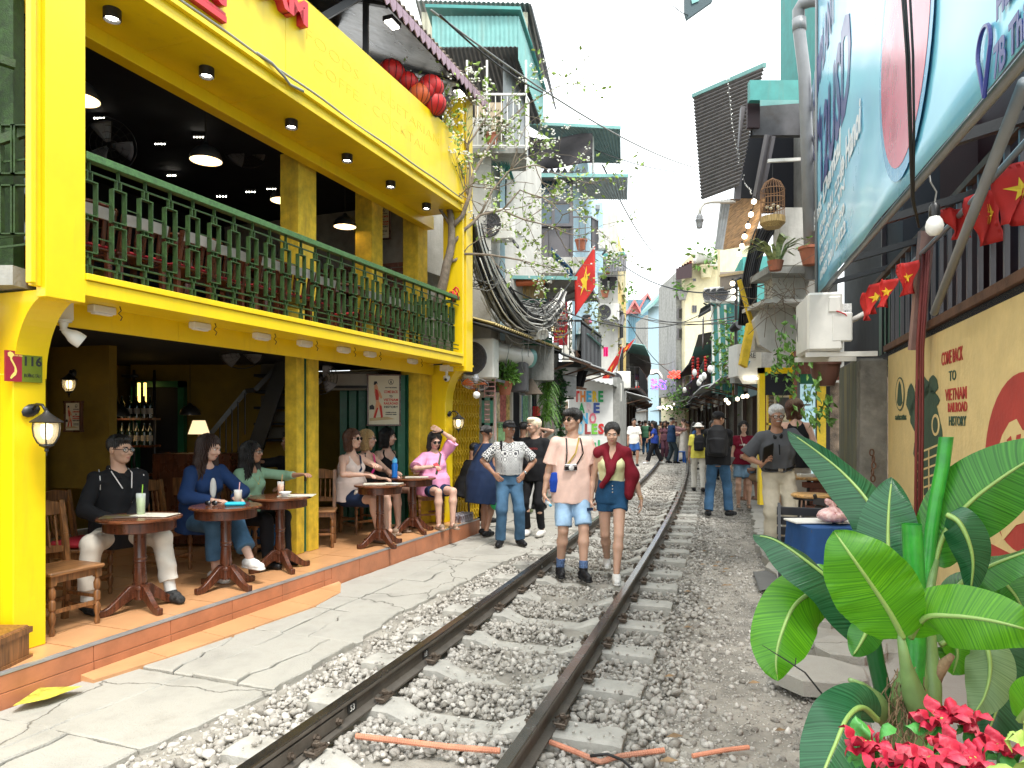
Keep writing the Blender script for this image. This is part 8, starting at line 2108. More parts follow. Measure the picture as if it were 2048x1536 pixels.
def ct_(J,x,z,off=.0,front=1):
 t=min(1,max(0,(z+.06)/.56));w=np.interp(t,[0,.18,.42,.72,.88,1],[.165,.16,.14,.165,.16,.09]);d=np.interp(t,[0,.18,.42,.72,.88,1],[.107,.106,.092,.108,.094,.062])
 q=max(0,1-(x/w)**2)**.5
 return J.pel+J.ax*z+J.side*x+J.fw*front*(d*q+(J.out or.026)+off)
def P3(px,py,D,z=None):
 p=at(px,py,D)
 if z is not None:p.z=z
 return p
def backpack(J,B,SDF,nm_,t_,Mx,m,big=1.,bright=None):
 c=J.pel+J.ax*.30-J.fw*(.105+.10*big)
 S=SDF();R_=np.stack([J.side,J.fw,J.ax],1)
 S.loft(c-J.ax*.20*big,c+J.ax*.22*big,J.side,[(0,.14*big,.085*big),(.5,.16*big,.11*big),(.85,.14*big,.085*big),(1,.08*big,.05*big)],.03,.03)
 S.loft(c-J.ax*.17*big-J.fw*.07*big,c+J.ax*.02*big-J.fw*.08*big,J.side,[(0,.11*big,.05*big),(1,.11*big,.045*big)],.012,.03)
 nm_('backpack',[S.mesh(.010,wr=.002)],m,t_,Mx)
 for s_ in(-1,1):
  sp=J.sh[s_]*.45+J.neck*.55
  pts=[c+J.ax*.18*big+J.side*s_*.08,sp-J.fw*.07+J.ax*.045,sp+J.ax*.062,sp+J.fw*.085+J.ax*.02,ct_(J,s_*.12,.30),ct_(J,s_*.155,.18)]
  bs_(J,B,pts,.05,m,'shoulder_strap',.01)
stand=dict()
# -- the couple on the track
def ex_pink(J,B,SDF,nm_,t_,Mx):
 nk=J.neck;cm=ct_(J,.05,.215,.02)
 for s_ in(-1,1):
  pts=[nk-J.fw*.05+J.side*s_*.045+J.ax*.045,nk+J.side*s_*.075+J.ax*.03,nk+J.side*s_*.075+J.fw*.07-J.ax*.005,ct_(J,s_*.085,.36,.004),ct_(J,s_*.06+.03,.27,.006),cm+J.side*s_*.055+J.ax*.02]
  bs_(J,B,pts,.014,Mf,'camera_strap',.003)
 m=MB();R_=Matrix(np.stack([J.side,J.fw,J.ax],1).tolist())
 m.rb_(Vector(cm),(.125,.035,.072),.006,R_);B('camera_body',m,mat('silver camera metal',(.45,.45,.45),.3,.6,bu_=.02))
 m=MB();m.box(Vector(cm-J.ax*.006+J.fw*.0015),(.128,.036,.036),R_);B('camera_grip',m,Mf)
 m=MB();q=Vector(cm+J.fw*.02);rq=ZR(Vector(J.fw));m.lt_([(.028,0),(.028,.018),(.022,.022),(0,.022)],18,q,rq);B('camera_lens',m,mat('bright lens cap',(.7,.7,.7),.2,.3,bu_=0),True)
 pts=[nk-J.side*.07+J.ax*.035,nk-J.side*.05+J.fw*.085-J.ax*.01,ct_(J,.0,.36,.004),ct_(J,.08,.24,.004),ct_(J,.15,.13,.006)]
 bs_(J,B,pts,.016,mat('mustard strap',(.38,.26,.04),.7),'bag_strap')
 S=SDF();c=ct_(J,.165,.06,.03)+J.side*.03;S.loft(c-J.ax*.10,c+J.ax*.09,J.side,[(0,.05,.022),(.6,.058,.03),(1,.04,.015)],.01,.01);nm_('blue_pouch',[S.mesh(.008)],cl0('bright blue nylon',(.01,.05,.32)),t_,Mx)
 c=Vector(J.palmr);d=V(.35,.55,.25).normalized()*-1
 m=MB();rq=ZR(V(.2,-.9,.35).normalized()*-1);m.lt_([(.028,-.06),(.03,-.05),(.03,.05),(.02,.075),(.013,.085),(.013,.10),(0,.10)],14,c,rq);B('water_bottle',m,mat('clear bottle plastic',(.75,.85,.9),.1,bu_=0,alpha=.5),True)
 m=MB();m.lt_([(.031,-.02),(.031,.04)],14,c,rq,caps=False);B('bottle_wrapper',m,mat('blue bottle wrapper',(.05,.25,.6),.4),True)
 m=MB();m.lt_([(.015,.098),(.015,.115),(0,.115)],12,c,rq);B('bottle_cap',m,mat('light blue cap',(.1,.45,.7),.4),True)
 m=MB();m.box(Vector(J.kl*.55+J.hip[-1]*.45+_np((-.06,.10,.02))),(.06,.012,.03));B('dark_patch',m,Mnv)
D=7.6
pn('young man in pale pink t-shirt and denim shorts with a camera round his neck',P3(1143,0,D-.1,0),171,1.745,'asian2',('bowl',MH),top=dict(mat=M_pink,hem=.10,sl_=.80,sg=.03,gw_=.016,loose=.016,flare=.03,wr=.004,name='t_shirt'),bo=dict(type='shorts',mat=M_jeanl,len=.92,leg=.016,gw_=.010,name='denim_shorts'),so=dict(mat=Ms_,sock=cl0('navy speckled sock',(.10,.16,.30),var=.8,scale=80),sockh=.10,top=.03,sole=Ms_),pose=dict(lean=(.02,0),hl=(-.27,.08,.80),hr=(.30,-.02,.80),fl=(-.075,.20,.095),fr=(.115,-.03,.095),tl=-5,tr=8,pl=(-.5,-1,0),pr=(.6,-1,0),curl=(.9,1.0)),lod=2,hy=52,hp_=-2,gs_='sun',extra=ex_pink)
def ex_girl(J,B,SDF,nm_,t_,Mx):
 S=SDF();nk=J.neck
 for s_ in(-1,1):S.cn_(nk+J.side*s_*.03+J.ax*.02-J.fw*.03,J.sh[s_]+J.ax*.02,.062,.068,.04,sq=(J.fw,.8))
 S.cn_(nk-J.fw*.06-J.ax*.02,J.pel+J.ax*.14-J.fw*.12,.12,.10,.05,sq=(J.fw,1.6))
 a_=J.sh[-1];S.cn_(a_,a_+_np((-.075,.0,-.24)),.080,.105,.04,sq=(J.side,1.35));S.cn_(a_+_np((-.07,0,-.22)),a_+_np((-.035,.04,-.43)),.10,.075,.04,sq=(J.side,1.4))
 S.cn_(nk+J.side*.085+J.fw*.03,ct_(J,.03,.30,.015),.045,.038,.02);S.cn_(nk-J.side*.085+J.fw*.03,ct_(J,.02,.30,.015),.050,.040,.02)
 S.ell(ct_(J,.03,.275,.03),(.045,.035,.035),.02);S.cn_(ct_(J,.03,.27,.035),ct_(J,.075,.17,.035),.036,.026,.02);S.cn_(ct_(J,.02,.27,.035),ct_(J,.11,.12,.02),.034,.030,.02)
 nm_('tied_jumper',[S.mesh(.0095,wr=.006,wf=.8,se=4)],Mm,t_,Mx)
 m=MB()
 for k in range(3):m.lt_([(.008,0),(.008,.004),(0,.004)],10,Vector(J.pel+J.fw*.125+J.ax*(.12-.035*k)+J.side*.0),ZR(Vector(J.fw)))
 B('buttons',m,Mch)
 m=MB()
 for q in((.0,.02),(.0,.045)):
  c=Vector(J.wl)+(Vector(J.el)-Vector(J.wl)).normalized()*q[1];rq=ZR((Vector(J.el)-Vector(J.wl)).normalized());m.tu([c+rq@V(.031*cos(a),.031*sin(a),0)for a in LS(17)],.003,5)
 B('bracelets',m,mat('gold',(.6,.4,.12),.3,.9,bu_=0),True)
pn('young woman in dark denim shorts with a maroon jumper knotted over her shoulders, looking down',P3(1224,0,D-.22,0),186,1.60,'asian2',('tied',MH),top=dict(type='tank',mat=cl0('pale lime top',(.68,.68,.38)),hem=-.17,gw_=.008,flare=0,name='camisole',wr=.002),bo=dict(type='shorts',mat=Mjd,len=.36,leg=.016,rise=.17,gw_=.010,name='denim_shorts'),so=dict(mat=Msw,sole=M_sole,top=.0),fe_=True,pose=dict(lean=(.02,0),hl=(-.35,.0,.80),hr=(.23,-.02,.86),fl=(-.04,.22,.095),fr=(.045,-.32,.16),tl=0,tr=0,curl=(.35,.9),pl=(-1,-.6,0),pr=(.4,-1,0)),lod=2,hy=3,hp_=14,extra=ex_girl,lip=M_lip)
# -- standing on the walkway
def printed(name):
 m=mat(name,(.62,.62,.60),.85,var=.05,bu_=.25,bs=150);t=m.node_tree;L=t.links.new;b=t.nodes['Principled BSDF']
 tc=_n(t,'ShaderNodeTexCoord');mp=_n(t,'ShaderNodeMapping');dv(mp,'Scale',(13,13,13));L(tc.outputs['Object'],mp.inputs[0])
 v=_n(t,'ShaderNodeTexVoronoi');dv(v,'Randomness',.0);dv(v,'Scale',1.);L(mp.outputs[0],v.inputs['Vector'])
 w=_n(t,'ShaderNodeMath',operation='MULTIPLY');dv(w,1,26);L(v.outputs['Distance'],w.inputs[0])
 s_=_n(t,'ShaderNodeMath',operation='SINE');L(w.outputs[0],s_.inputs[0]);g_=_n(t,'ShaderNodeMath',operation='GREATER_THAN');dv(g_,1,-.1);L(s_.outputs[0],g_.inputs[0])
 x=_n(t,'ShaderNodeMix',data_type='RGBA');dv(x,6,(.05,.05,.06,1));dv(x,7,(.62,.62,.60,1));L(g_.outputs[0],x.inputs[0]);L(x.outputs[2],b.inputs['Base Color']);return m
M_print=printed('black and white ring print')
def belt(J,B,m=None,w=.03):
 mb=MB();c=Vector(J.pel+J.ax*.095);sd_,fw=Vector(J.side),Vector(J.fw)
 pts=[c+sd_*.172*cos(a)+fw*.128*sin(a)for a in LS(33)]
 ax=Vector(J.ax);vs=[];fs=[]
 for p in pts:n=(p-c).normalized();vs+=[p-ax*w/2,p-ax*w/2+n*.012,p+ax*w/2+n*.012,p+ax*w/2]
 for i in range(32):
  for j in range(4):jj=(j+1)%4;fs.append((i*4+j,i*4+jj,i*4+4+jj,i*4+4+j))
 mb.add(vs,fs);B('belt',mb,m or Mf);mb=MB();mb.box(c+fw*.143,(.05,.012,.035));B('belt_buckle',mb,Mch)
def ex_print(J,B,SDF,nm_,t_,Mx):
 belt(J,B);nk=J.neck
 bs_(J,B,[nk+J.side*.10-J.fw*.08,nk+J.side*.115+J.ax*.03,nk+J.side*.115+J.fw*.08-J.ax*.02,ct_(J,.13,.30,.01),ct_(J,.15,.12,.01)],.035,Mb,'bag_strap')
 m=MB();c=Vector(J.wl)+(Vector(J.el)-Vector(J.wl)).normalized()*.03;m.lt_([(.034,-.006),(.034,.006)],14,c,ZR((Vector(J.el)-Vector(J.wl)).normalized()));m.ball(c+V(0,.03,0),(.018,.01,.018));B('watch',m,Mch,True)
pn('middle aged man in black cap, ring patterned shirt and blue jeans, hands on hips',P3(1018,0,9.35,0),172,1.62,'tan',('short',MH),top=dict(mat=M_print,hem=-.12,sl_=.85,sg=.02,gw_=.014,loose=.012,name='patterned_shirt',wr=.004),bo=dict(mat=Mj,len=2.0,leg=.016,gw_=.014,rise=.12,name='jeans'),so=dict(mat=Ms_),pose=dict(hl=(-.20,.06,1.0),hr=(.21,.05,1.0),fl=(-.15,.02,.095),fr=(.13,.05,.095),pl=(-1,-.35,0),pr=(1,-.35,0),tl=-18,tr=20,hdl=(.55,.55,-.6),hdr=(-.55,.55,-.6),nl=(.5,-.6,0),nr=(-.5,-.6,0),curl=(.3,.3)),lod=2,hy=-12,hat=(Mb,'cap'),build=1.12,extra=ex_print)
def ex_blond(J,B,SDF,nm_,t_,Mx):
 me=tx_('LCOTTO',.04,.001,1.);q=Vector(ct_(J,-.03,.36,.004));sd_=Vector(J.side)*-1;rot=Matrix((sd_,Vector(J.ax),-Vector(J.fw)*-1)).transposed().to_4x4();rot.translation=q;me.transform(rot);me.transform(Matrix(Mx.tolist()).to_4x4());me.materials.append(Mrp);o=bpy.data.objects.new('shirt_lettering',me);C.objects.link(o);o.parent=t_
pn('young man with bleached hair and glasses in a black t-shirt, black trousers and white clogs',P3(1070,0,10.15,0),205,1.66,'asian2',('swept',M_hairpl),top=dict(mat=Mb,hem=.06,sl_=.8,sg=.03,gw_=.018,loose=.03,name='t_shirt'),bo=dict(mat=Mbp,len=1.95,leg=.004,gw_=.008),so=dict(mat=Msw),pose=dict(hl=(-.26,.02,.78),hr=(.24,.06,.80),fl=(-.11,0,.095),fr=(.10,.05,.095),curl=(.4,.4)),lod=2,hy=38,hp_=3,gs_='clear',extra=ex_blond)
def ex_bag(J,B,SDF,nm_,t_,Mx):
 c=_np(J.palmr)+_np((0,0,-.02));S=SDF();S.cn_(c,c+_np((0,0,-.12)),.012,.055,.02).cn_(c+_np((0,0,-.12)),c+_np((.0,0,-.24)),.07,.095,.03).ell(c+_np((.02,.02,-.27)),(.10,.09,.06),.03)
 nm_('green_carrier_bag',[S.mesh(.008,wr=.006,wf=1.2,se=9)],mat('thin green plastic',(.02,.42,.13),.3,bu_=.1,var=.3,alpha=.92),t_,Mx)
 bs_(J,B,[J.neck+J.side*.0+J.ax*.03-J.fw*.07,ct_(J,.0,.38,.0,-1),ct_(J,-.08,.28,.0,-1),ct_(J,-.14,.16,.0,-1)],.022,mat('brown strap',(.09,.045,.025),.6),'bag_strap')
pn('older woman in a navy dress, back turned, holding a green carrier bag',P3(966,0,10.1,0),38,1.56,'tan',('tied',MH),top=dict(mat=Mnv,hem=.36,sl_=.45,gw_=.02,flare=.05,loose=.05,name='navy_dress'),so=dict(mat=Ms_),fe_=True,build=1.15,pose=dict(lean=(.06,0),hl=(-.2,.1,.85),hr=(.27,.03,.80),fl=(-.1,.12,.095),fr=(.09,-.03,.095),curl=(.9,1.1)),lod=2,extra=ex_bag)
stl=TG('bar_stool',P3(925,0,10.9,0),'black metal stool under the person in black beside the yellow grille','stool')
q=P3(925,0,10.9,0)
MB().lt_([(.0,.50),(.17,.50),(.17,.53),(0,.53)],20,q).ob('seat',MK,stl,1,auto=30)
for a in range(4):
 an=pi/4+a*pi/2;MB().tu([q+V(.12*cos(an),.12*sin(an),.50),q+V(.17*cos(an),.17*sin(an),0)],.011,6).ob('leg',MK,stl)
MB().tu([q+V(.15*cos(a),.15*sin(a),.2)for a in LS(17)],.008,5).ob('foot_ring',MK,stl)
pn('person in black sitting on a stool beside the yellow grille, back turned and head bent',P3(925,0,10.9,0),62,1.62,'tan',('short',MH),top=dict(mat=Mb,sl_=1.9,gw_=.02,hem=.05,name='black_jacket'),bo=dict(mat=Mbp),so=dict(mat=Ms_),pose=dict(pelvis=(0,0,.60),lean=(.18,0),hl=(-.15,.42,.62),hr=(.15,.42,.62),fl=(-.12,.42,.15),fr=(.12,.42,.15),kl=(0,1,1),kr=(0,1,1)),lod=1,hp_=25)
pn('person with wavy grey brown hair standing behind the woman in the navy dress',P3(963,0,12.2,0),150,1.58,'tan',('short',Mhd),top=dict(mat=cl0('dull olive shirt',(.08,.085,.05)),sl_=.9,hem=.05),bo=dict(mat=Mbp),so=dict(mat=Ms_),lod=1,hy=30)
pn('black haired woman in a dark sleeveless top by the painted wall, hand in her hair',P3(1078,0,13.2,0),215,1.70,'pale',('straight',MH),top=dict(mat=cl0('dark brown top',(.03,.02,.018)),type='tank',gw_=.012,hem=.02),bo=dict(mat=Mbp),so=dict(mat=Ms_),fe_=True,pose=dict(hl=(-.13,.16,1.52),hr=(.42,.30,1.02),pl=(-1,-.2,-.3)),lod=1,hp_=10)
pn('grey haired person sitting low behind the man in the ring patterned shirt',P3(1000,0,13.,0),190,1.55,'tan',('short',MH),top=dict(mat=Mb),bo=dict(mat=Mj),so=dict(mat=Ms_),pose=dict(pelvis=(0,0,.55),hl=(-.15,.3,.6),hr=(.15,.3,.6),fl=(-.1,.45,.09),fr=(.1,.45,.09),kl=(0,1,1),kr=(0,1,1)),lod=1)
pn('person in light grey trousers standing half hidden behind the bleached haired man',P3(1046,0,12.6,0),30,1.60,'tan',('short',MH),top=dict(mat=Mb),bo=dict(mat=cl0('light grey cloth',(.45,.44,.42))),so=dict(mat=mat('dull olive clog',(.10,.12,.05),.6)),lod=1)
# -- right hand side
def ex_polo(J,B,SDF,nm_,t_,Mx):
 belt(J,B)
 S=SDF();nk=J.neck
 for s_ in(-1,1):S.cn_(nk+J.side*s_*.06-J.fw*.03+J.ax*.03,nk+J.side*s_*.03+J.fw*.085-J.ax*.035,.022,.020,.01)
 S.cn_(nk-J.fw*.055+J.ax*.035-J.side*.05,nk-J.fw*.055+J.ax*.035+J.side*.05,.022,.022,.01);nm_('collar',[S.mesh(.008)],Mb,t_,Mx)
 m=MB();m.bar(Vector(ct_(J,0,.40,.002)),Vector(ct_(J,0,.28,.002)),.012,.004);B('placket',m,Mb)
 c=Vector(J.palmr)+V(.0,.03,.07);rot=Euler((-.5,.35,.5)).to_matrix();m=MB();m.rb_(c,(.15,.018,.21),.008,rot);B('black_notebook',m,mat('black leatherette',(.01,.01,.011),.4))
 S=SDF();S.ell(J.HP(0,.106,-.036),(.026,.010,.007),.005,J.Rh);nm_('moustache',[S.mesh(.004)],Mhg,t_,Mx)
 for s_,q in((-1,'l'),):
  c=J.hip[s_]*.35+J['k'+q]*.65;m=MB();m.rb_(Vector(c+_np((s_*.075,.02,0))),(.05,.13,.16),.012);B('cargo_pocket',m,Mkh)
Mkh=cl0('stone khaki',(.50,.45,.35),var=.12)
pn('elderly grey haired man in dark grey polo and khaki trousers holding a black notebook',P3(1557,0,8.35,.06),190,1.77,'tan',('short',Mhg),top=dict(mat=cl0('charcoal grey jersey',(.085,.09,.10)),hem=-.12,sl_=.85,sg=.03,gw_=.018,loose=.02,name='polo_shirt',wr=.005),bo=dict(mat=Mkh,len=2.0,leg=.025,gw_=.014,rise=.12,name='cargo_trousers',wr=.006),so=dict(mat=Ms_),pose=dict(lean=(.14,.05),hl=(-.50,.10,.92),hr=(.22,.24,1.05),fl=(-.12,-.05,.095),fr=(.10,.10,.095),pl=(-.6,-1,.2),pr=(.8,-.8,-.3),hdl=(-.8,.35,-.25),nl=(0,-.1,-1),hdr=(-.3,.5,.55),nr=(-.6,.2,.3),curl=(.2,.7)),lod=2,hy=-2,hp_=14,gs_='clear',extra=ex_polo)
def ex_bp(J,B,SDF,nm_,t_,Mx):
 backpack(J,B,SDF,nm_,t_,Mx,cl0('black ballistic nylon',(.012,.012,.014),rough=.6),1.12)
 c=Vector(J.palmr)+V(.03,.08,.0);m=MB();m.rb_(c,(.19,.27,.012),.004,Euler((-.5,.2,.2)).to_matrix());B('menu_board',m,mat('grey menu card',(.25,.25,.25),.5))
pn('man in black cap and blue jeans with a big black backpack, seen from behind',P3(1436,0,12.2,0),20,1.78,'tan',('short',MH),top=dict(mat=Mb,sl_=.85,sg=.02,gw_=.018,loose=.02,name='t_shirt'),bo=dict(mat=M_jeanb,leg=.02,name='jeans'),so=dict(mat=Ms_),pose=dict(lean=(.05,0),hl=(-.1,.35,1.0),hr=(.12,.42,.98),fl=(-.15,-.05,.095),fr=(.17,.06,.095),tl=-15,tr=35),lod=2,hat=(Mb,'cap'),hy=45,hp_=14,extra=ex_bp)
def ex_mar(J,B,SDF,nm_,t_,Mx):
 bs_(J,B,[J.neck+J.side*.07+J.ax*.03,J.neck+J.side*.06+J.fw*.08,ct_(J,.02,.33,.004),ct_(J,-.05,.2,.004)],.012,mat('pale strap',(.45,.3,.25),.6),'bag_strap')
 S=SDF();c=ct_(J,-.03,.10,.04);S.loft(c-J.side*.09,c+J.side*.09,J.ax,[(0,.045,.03),(.5,.06,.04),(1,.045,.03)],.01,.02);nm_('floral_waist_bag',[S.mesh(.009)],cl0('floral canvas',(.35,.22,.17),var=.7,scale=50),t_,Mx)
 me=tx_('MI♥MI',.05,.001);q=Vector(ct_(J,0,.33,.006));rot=Matrix((-Vector(J.side),Vector(J.ax),Vector(J.fw))).transposed().to_4x4();rot.translation=q;me.transform(rot);me.transform(Matrix(Mx.tolist()).to_4x4());me.materials.append(Mh);o=bpy.data.objects.new('shirt_lettering',me);C.objects.link(o);o.parent=t_
pn('smiling woman in a maroon t-shirt and denim shorts with a floral waist bag',P3(1487,0,13.3,.02),195,1.60,'asian2',('straight',MH),top=dict(mat=cl0('burgundy cotton',(.16,.006,.022)),sl_=.5,gw_=.014,hem=0,name='t_shirt'),bo=dict(type='shorts',mat=denim('mid blue denim',(.12,.20,.28)),len=.75,leg=.035),so=dict(mat=Msd,type='sandal'),fe_=True,build=1.05,pose=dict(hl=(-.15,.18,1.02),hr=(.26,.08,.82)),lod=1,hy=-5,extra=ex_mar)
def ex_tank(J,B,SDF,nm_,t_,Mx):pass
pn('woman in a tan cap and black tank top seen from behind, looking right',P3(1592,0,9.6,.12),20,1.80,'pale',('bob',Mhb),top=dict(type='tank',mat=Mb,gw_=.012,hem=.02,name='tank_top'),bo=dict(type='skirt',mat=cl0('pale linen',(.48,.44,.38)),len=1.0,name='linen_skirt'),so=dict(mat=Msw),fe_=True,pose=dict(hl=(-.2,.2,.98),hr=(.22,.15,.95)),lod=2,hat=(cl0('tan cotton cap',(.20,.14,.095)),'cap'),hy=68,extra=ex_tank)
pn('person in a beige shirt seated behind the maroon shirt woman, back turned',P3(1531,0,12.9,.05),-20,1.55,'tan',('short',MH),top=dict(mat=cl0('beige cotton',(.42,.38,.28)),sl_=.9),bo=dict(mat=cl0('camel shorts',(.25,.17,.1)),type='shorts'),so=dict(mat=Msd,type='sandal'),pose=dict(pelvis=(0,0,.62),lean=(.05,0),hl=(-.15,.35,.75),hr=(.15,.35,.75),fl=(-.15,.45,.2),fr=(.15,.45,.2),kl=(0,1,1),kr=(0,1,1)),lod=1)
# -- on the far part of the track
pn('person in white sun hat and yellow top with a black backpack, seen from behind',P3(1397,0,16.5,0),10,1.58,'tan',('short',MH),top=dict(mat=cl0('lemon cotton',(.70,.62,.10)),sl_=.8),bo=dict(mat=cl0('off white trousers',(.6,.57,.5))),so=dict(mat=Ms_),pose=dict(fl=(-.1,.1,.095),fr=(.1,-.15,.095)),lod=1,hat=(Mh,'bucket'),extra=lambda J,B,SDF,nm_,t_,Mx:backpack(J,B,SDF,nm_,t_,Mx,Mb,.85))
pn('man in a white t-shirt and blue shorts walking towards us left of the rails',P3(1268,0,26.,0),178,1.72,'tan',('short',MH),top=dict(mat=Mh,sl_=.8,gw_=.02,hem=.06),bo=dict(type='shorts',mat=cl0('royal blue shorts',(.02,.07,.22)),len=.85,leg=.03),so=dict(mat=Ms_),pose=dict(fl=(-.08,.15,.095),fr=(.1,-.12,.12),hl=(-.27,.1,.8)),lod=1)
pn('woman in a blue t-shirt and wide black trousers striding left across the rails',P3(1309,0,27.,0),-75,1.62,'tan',('straight',MH),top=dict(mat=cl0('cobalt cotton',(.02,.05,.28)),sl_=.6),bo=dict(mat=Mbp,leg=.04,len=1.9),so=dict(mat=Msw),fe_=True,pose=dict(fl=(-.08,.28,.095),fr=(.08,-.3,.12),hl=(-.25,.28,1.0)),lod=1)
pn('man in navy vest with pink sleeves reaching to the woman in the long pale dress',P3(1343,0,27.5,0),80,1.76,'tan',('short',Mhg),top=dict(mat=cl0('navy quilt vest',(.015,.04,.10)),sl_=.2,gw_=.03,hem=.05,name='vest'),bo=dict(mat=cl0('dark slate trousers',(.03,.045,.055)),leg=.02),so=dict(mat=Ms_),pose=dict(hl=(-.15,.50,1.25),hr=(.15,.52,1.30),fl=(-.12,-.1,.095),fr=(.12,.1,.095),hdl=(0,1,.1),hdr=(0,1,.1)),lod=1,hat=(Mb,'cap'),extra=lambda J,B,SDF,nm_,t_,Mx:[nm_('checked_sleeve',[SDF().cn_(J.sh[s],J['e'+q],.060,.055,.01).cn_(J['e'+q],J['e'+q]+(J['w'+q]-J['e'+q])*.85,.055,.04,.01,flat=1).mesh(.014)],cl0('pink check',(.55,.30,.32),var=.4,scale=40),t_,Mx)for s,q in((-1,'l'),(1,'r'))])
pn('woman in a long pale sleeveless dress standing right of the rails',P3(1368,0,29.,0),-70,1.72,'pale',('tied',Mhd),top=dict(mat=cl0('pale linen dress',(.55,.51,.45)),type='tank',gw_=.015,hem=.72,flare=.06,loose=.03,name='long_dress'),so=dict(mat=Ms_),fe_=True,pose=dict(hl=(-.15,.35,1.2),hr=(.15,.35,1.2)),lod=1)
pn('woman with black hair in a mauve dress behind the woman in blue, near the rails',P3(1328,0,31,0),170,1.62,'tan',('long',MH),top=dict(mat=cl0('mauve cotton',(.16,.07,.09)),sl_=.6),bo=dict(mat=cl0('plum trousers',(.10,.04,.06)),leg=.03),so=dict(mat=Ms_),fe_=True,lod=1)
pn('person crouching in black against the green post on the left of the lane',P3(1236,0,24,0),80,1.6,'tan',('short',MH),top=dict(mat=Mb),bo=dict(mat=Mbp),so=dict(mat=Ms_),pose=dict(pelvis=(0,0,.45),lean=(.15,0),hl=(-.15,.4,.6),hr=(.15,.4,.6),fl=(-.1,.35,.09),fr=(.1,.35,.09),kl=(0,1,1),kr=(0,1,1)),lod=1)
pn('person in white leaning over the black balcony rail with a pink face mask',P3(1158,0,15.6,2.35),120,1.65,'tan',('short',MH),top=dict(mat=Mh,sl_=1.8),bo=dict(mat=Mbp),lod=1,pose=dict(lean=(.15,0)),extra=lambda J,B,SDF,nm_,t_,Mx:nm_('face_mask',[SDF().ell(J.HP(0,.085,-.035),(.055,.04,.045),.01,J.Rh).mesh(.01)],mat('pink mask',(.7,.2,.35),.7),t_,Mx))
CR=[(1215,29,'a'),(1235,33,''),(1245,38,''),(1256,42,''),(1278,40,''),(1290,44,''),(1300,39,''),(1312,46,''),(1322,41,''),(1285,52,''),(1270,55,''),(1298,58,''),(1310,62,''),(1336,36,''),(1352,40,''),(1262,34,''),(1320,52,''),(1332,47,''),(1388,24,''),(1405,27,''),(1376,33,''),(1425,20,''),(1305,33.5,''),(1291,35,'')]
tops=[('black',(.012,.012,.014)),('white',(.7,.68,.63)),('pink',(.6,.3,.3)),('black',(.012,.012,.014)),('grey',(.2,.2,.2)),('white',(.7,.68,.63)),('blue',(.04,.1,.25)),('black',(.012,.012,.014)),('tan',(.35,.26,.15)),('red',(.35,.03,.03)),('black',(.012,.012,.014)),('green',(.05,.14,.08))]
bots=[('black trousers',Mbp),('jeans',Mj),('pale trousers',cl0('off white trousers',(.6,.57,.5))),('black trousers',Mbp),('denim',Mjd)]
for i,(px,D,_)in enumerate(CR):
 tn,tcol=tops[i%len(tops)];bn,bm_=bots[(i*3)%5];fem=i%3==0;hd=(180,150,10,200,90,0,-60)[i%7]
 z=0
 pn('small figure in %s top and %s %s'%(tn,bn,['left edge of the crowd','beside the green post','among the left tables','in the thick of the crowd','left of the rails','in the middle of the crowd','by the red shopfront','at the bend of the track','under the blue awning','at the far back left','farthest to the left','at the far back','at the very back of the bend','behind the man in the navy vest','by the right hand shops','behind the man in white','deep in the crowd, right','right of the crowd by the red doors','beside the blue stool','under the teal sheeting','past the long pale dress','close to the right hand shopfront','behind the woman in blue','just right of the man in white'][i]),P3(px,0,D,z),hd,1.58+.02*(i%6),'tan',('straight'if fem else'short',MH),top=dict(mat=cl0('crowd '+tn,tcol)),bo=dict(mat=bm_),so=dict(mat=Ms_),fe_=fem,group='people crowding the far end of the lane',pose=dict(hl=(-.2,.3,.95)if i%2 else(-.25,.04,.78),fl=(-.1,.12,.09)if i%2 else(-.1,0,.09)),lod=0)
 # -- cafe guests
sit=lambda**k:dict(dict(pelvis=(0,0,.53),lean=(.03,0),hl=(-.15,.34,.72),hr=(.15,.34,.72),fl=(-.12,.46,.095),fr=(.12,.46,.095),kl=(-.1,1,1.2),kr=(.1,1,1.2),pl=(-1,-.4,-.2),pr=(1,-.4,-.2),hdl=(.3,1,0),hdr=(-.3,1,0),nl=(0,0,-1),nr=(0,0,-1),curl=(.5,.5)),**k)
def ex_j(J,B,SDF,nm_,t_,Mx):
 M_t=mat('white piping',(.75,.72,.7),.6,bu_=0)
 m=MB();nk=J.neck
 for s_ in(-1,1):
  m.tu([Vector(nk+J.side*s_*.07+J.ax*.035),Vector(nk+J.side*s_*.075+J.fw*.075-J.ax*.0),Vector(ct_(J,s_*.035,.385,.014))],.005,5)
  a_,e_=J.sh[s_],J['e'+('l'if s_<0 else'r')]
  m.tu([Vector(a_-J.side*s_*.02+J.ax*.075),Vector(a_+J.fw*.075+J.ax*.02+J.side*s_*.0),Vector(a_+J.fw*.085-J.ax*.08)],.004,5)
 B('white_piping',m,M_t,True)
 S=SDF()
 for s_ in(-1,1):S.cn_(nk+J.side*s_*.06-J.fw*.03+J.ax*.035,nk+J.side*s_*.035+J.fw*.085-J.ax*.03,.026,.024,.01)
 nm_('collar',[S.mesh(.008)],Mb,t_,Mx)
 m=MB();q=Vector(ct_(J,-.09,.27,.012));m.pm([q+V(0,0,0),q+V(.05,0,.012),q+V(.02,0,.004),q+V(.045,0,-.006)],V(0,.003,0));B('chest_mark',m,M_t)
 for q in'lr':
  S=SDF();a_=J['a'+q]
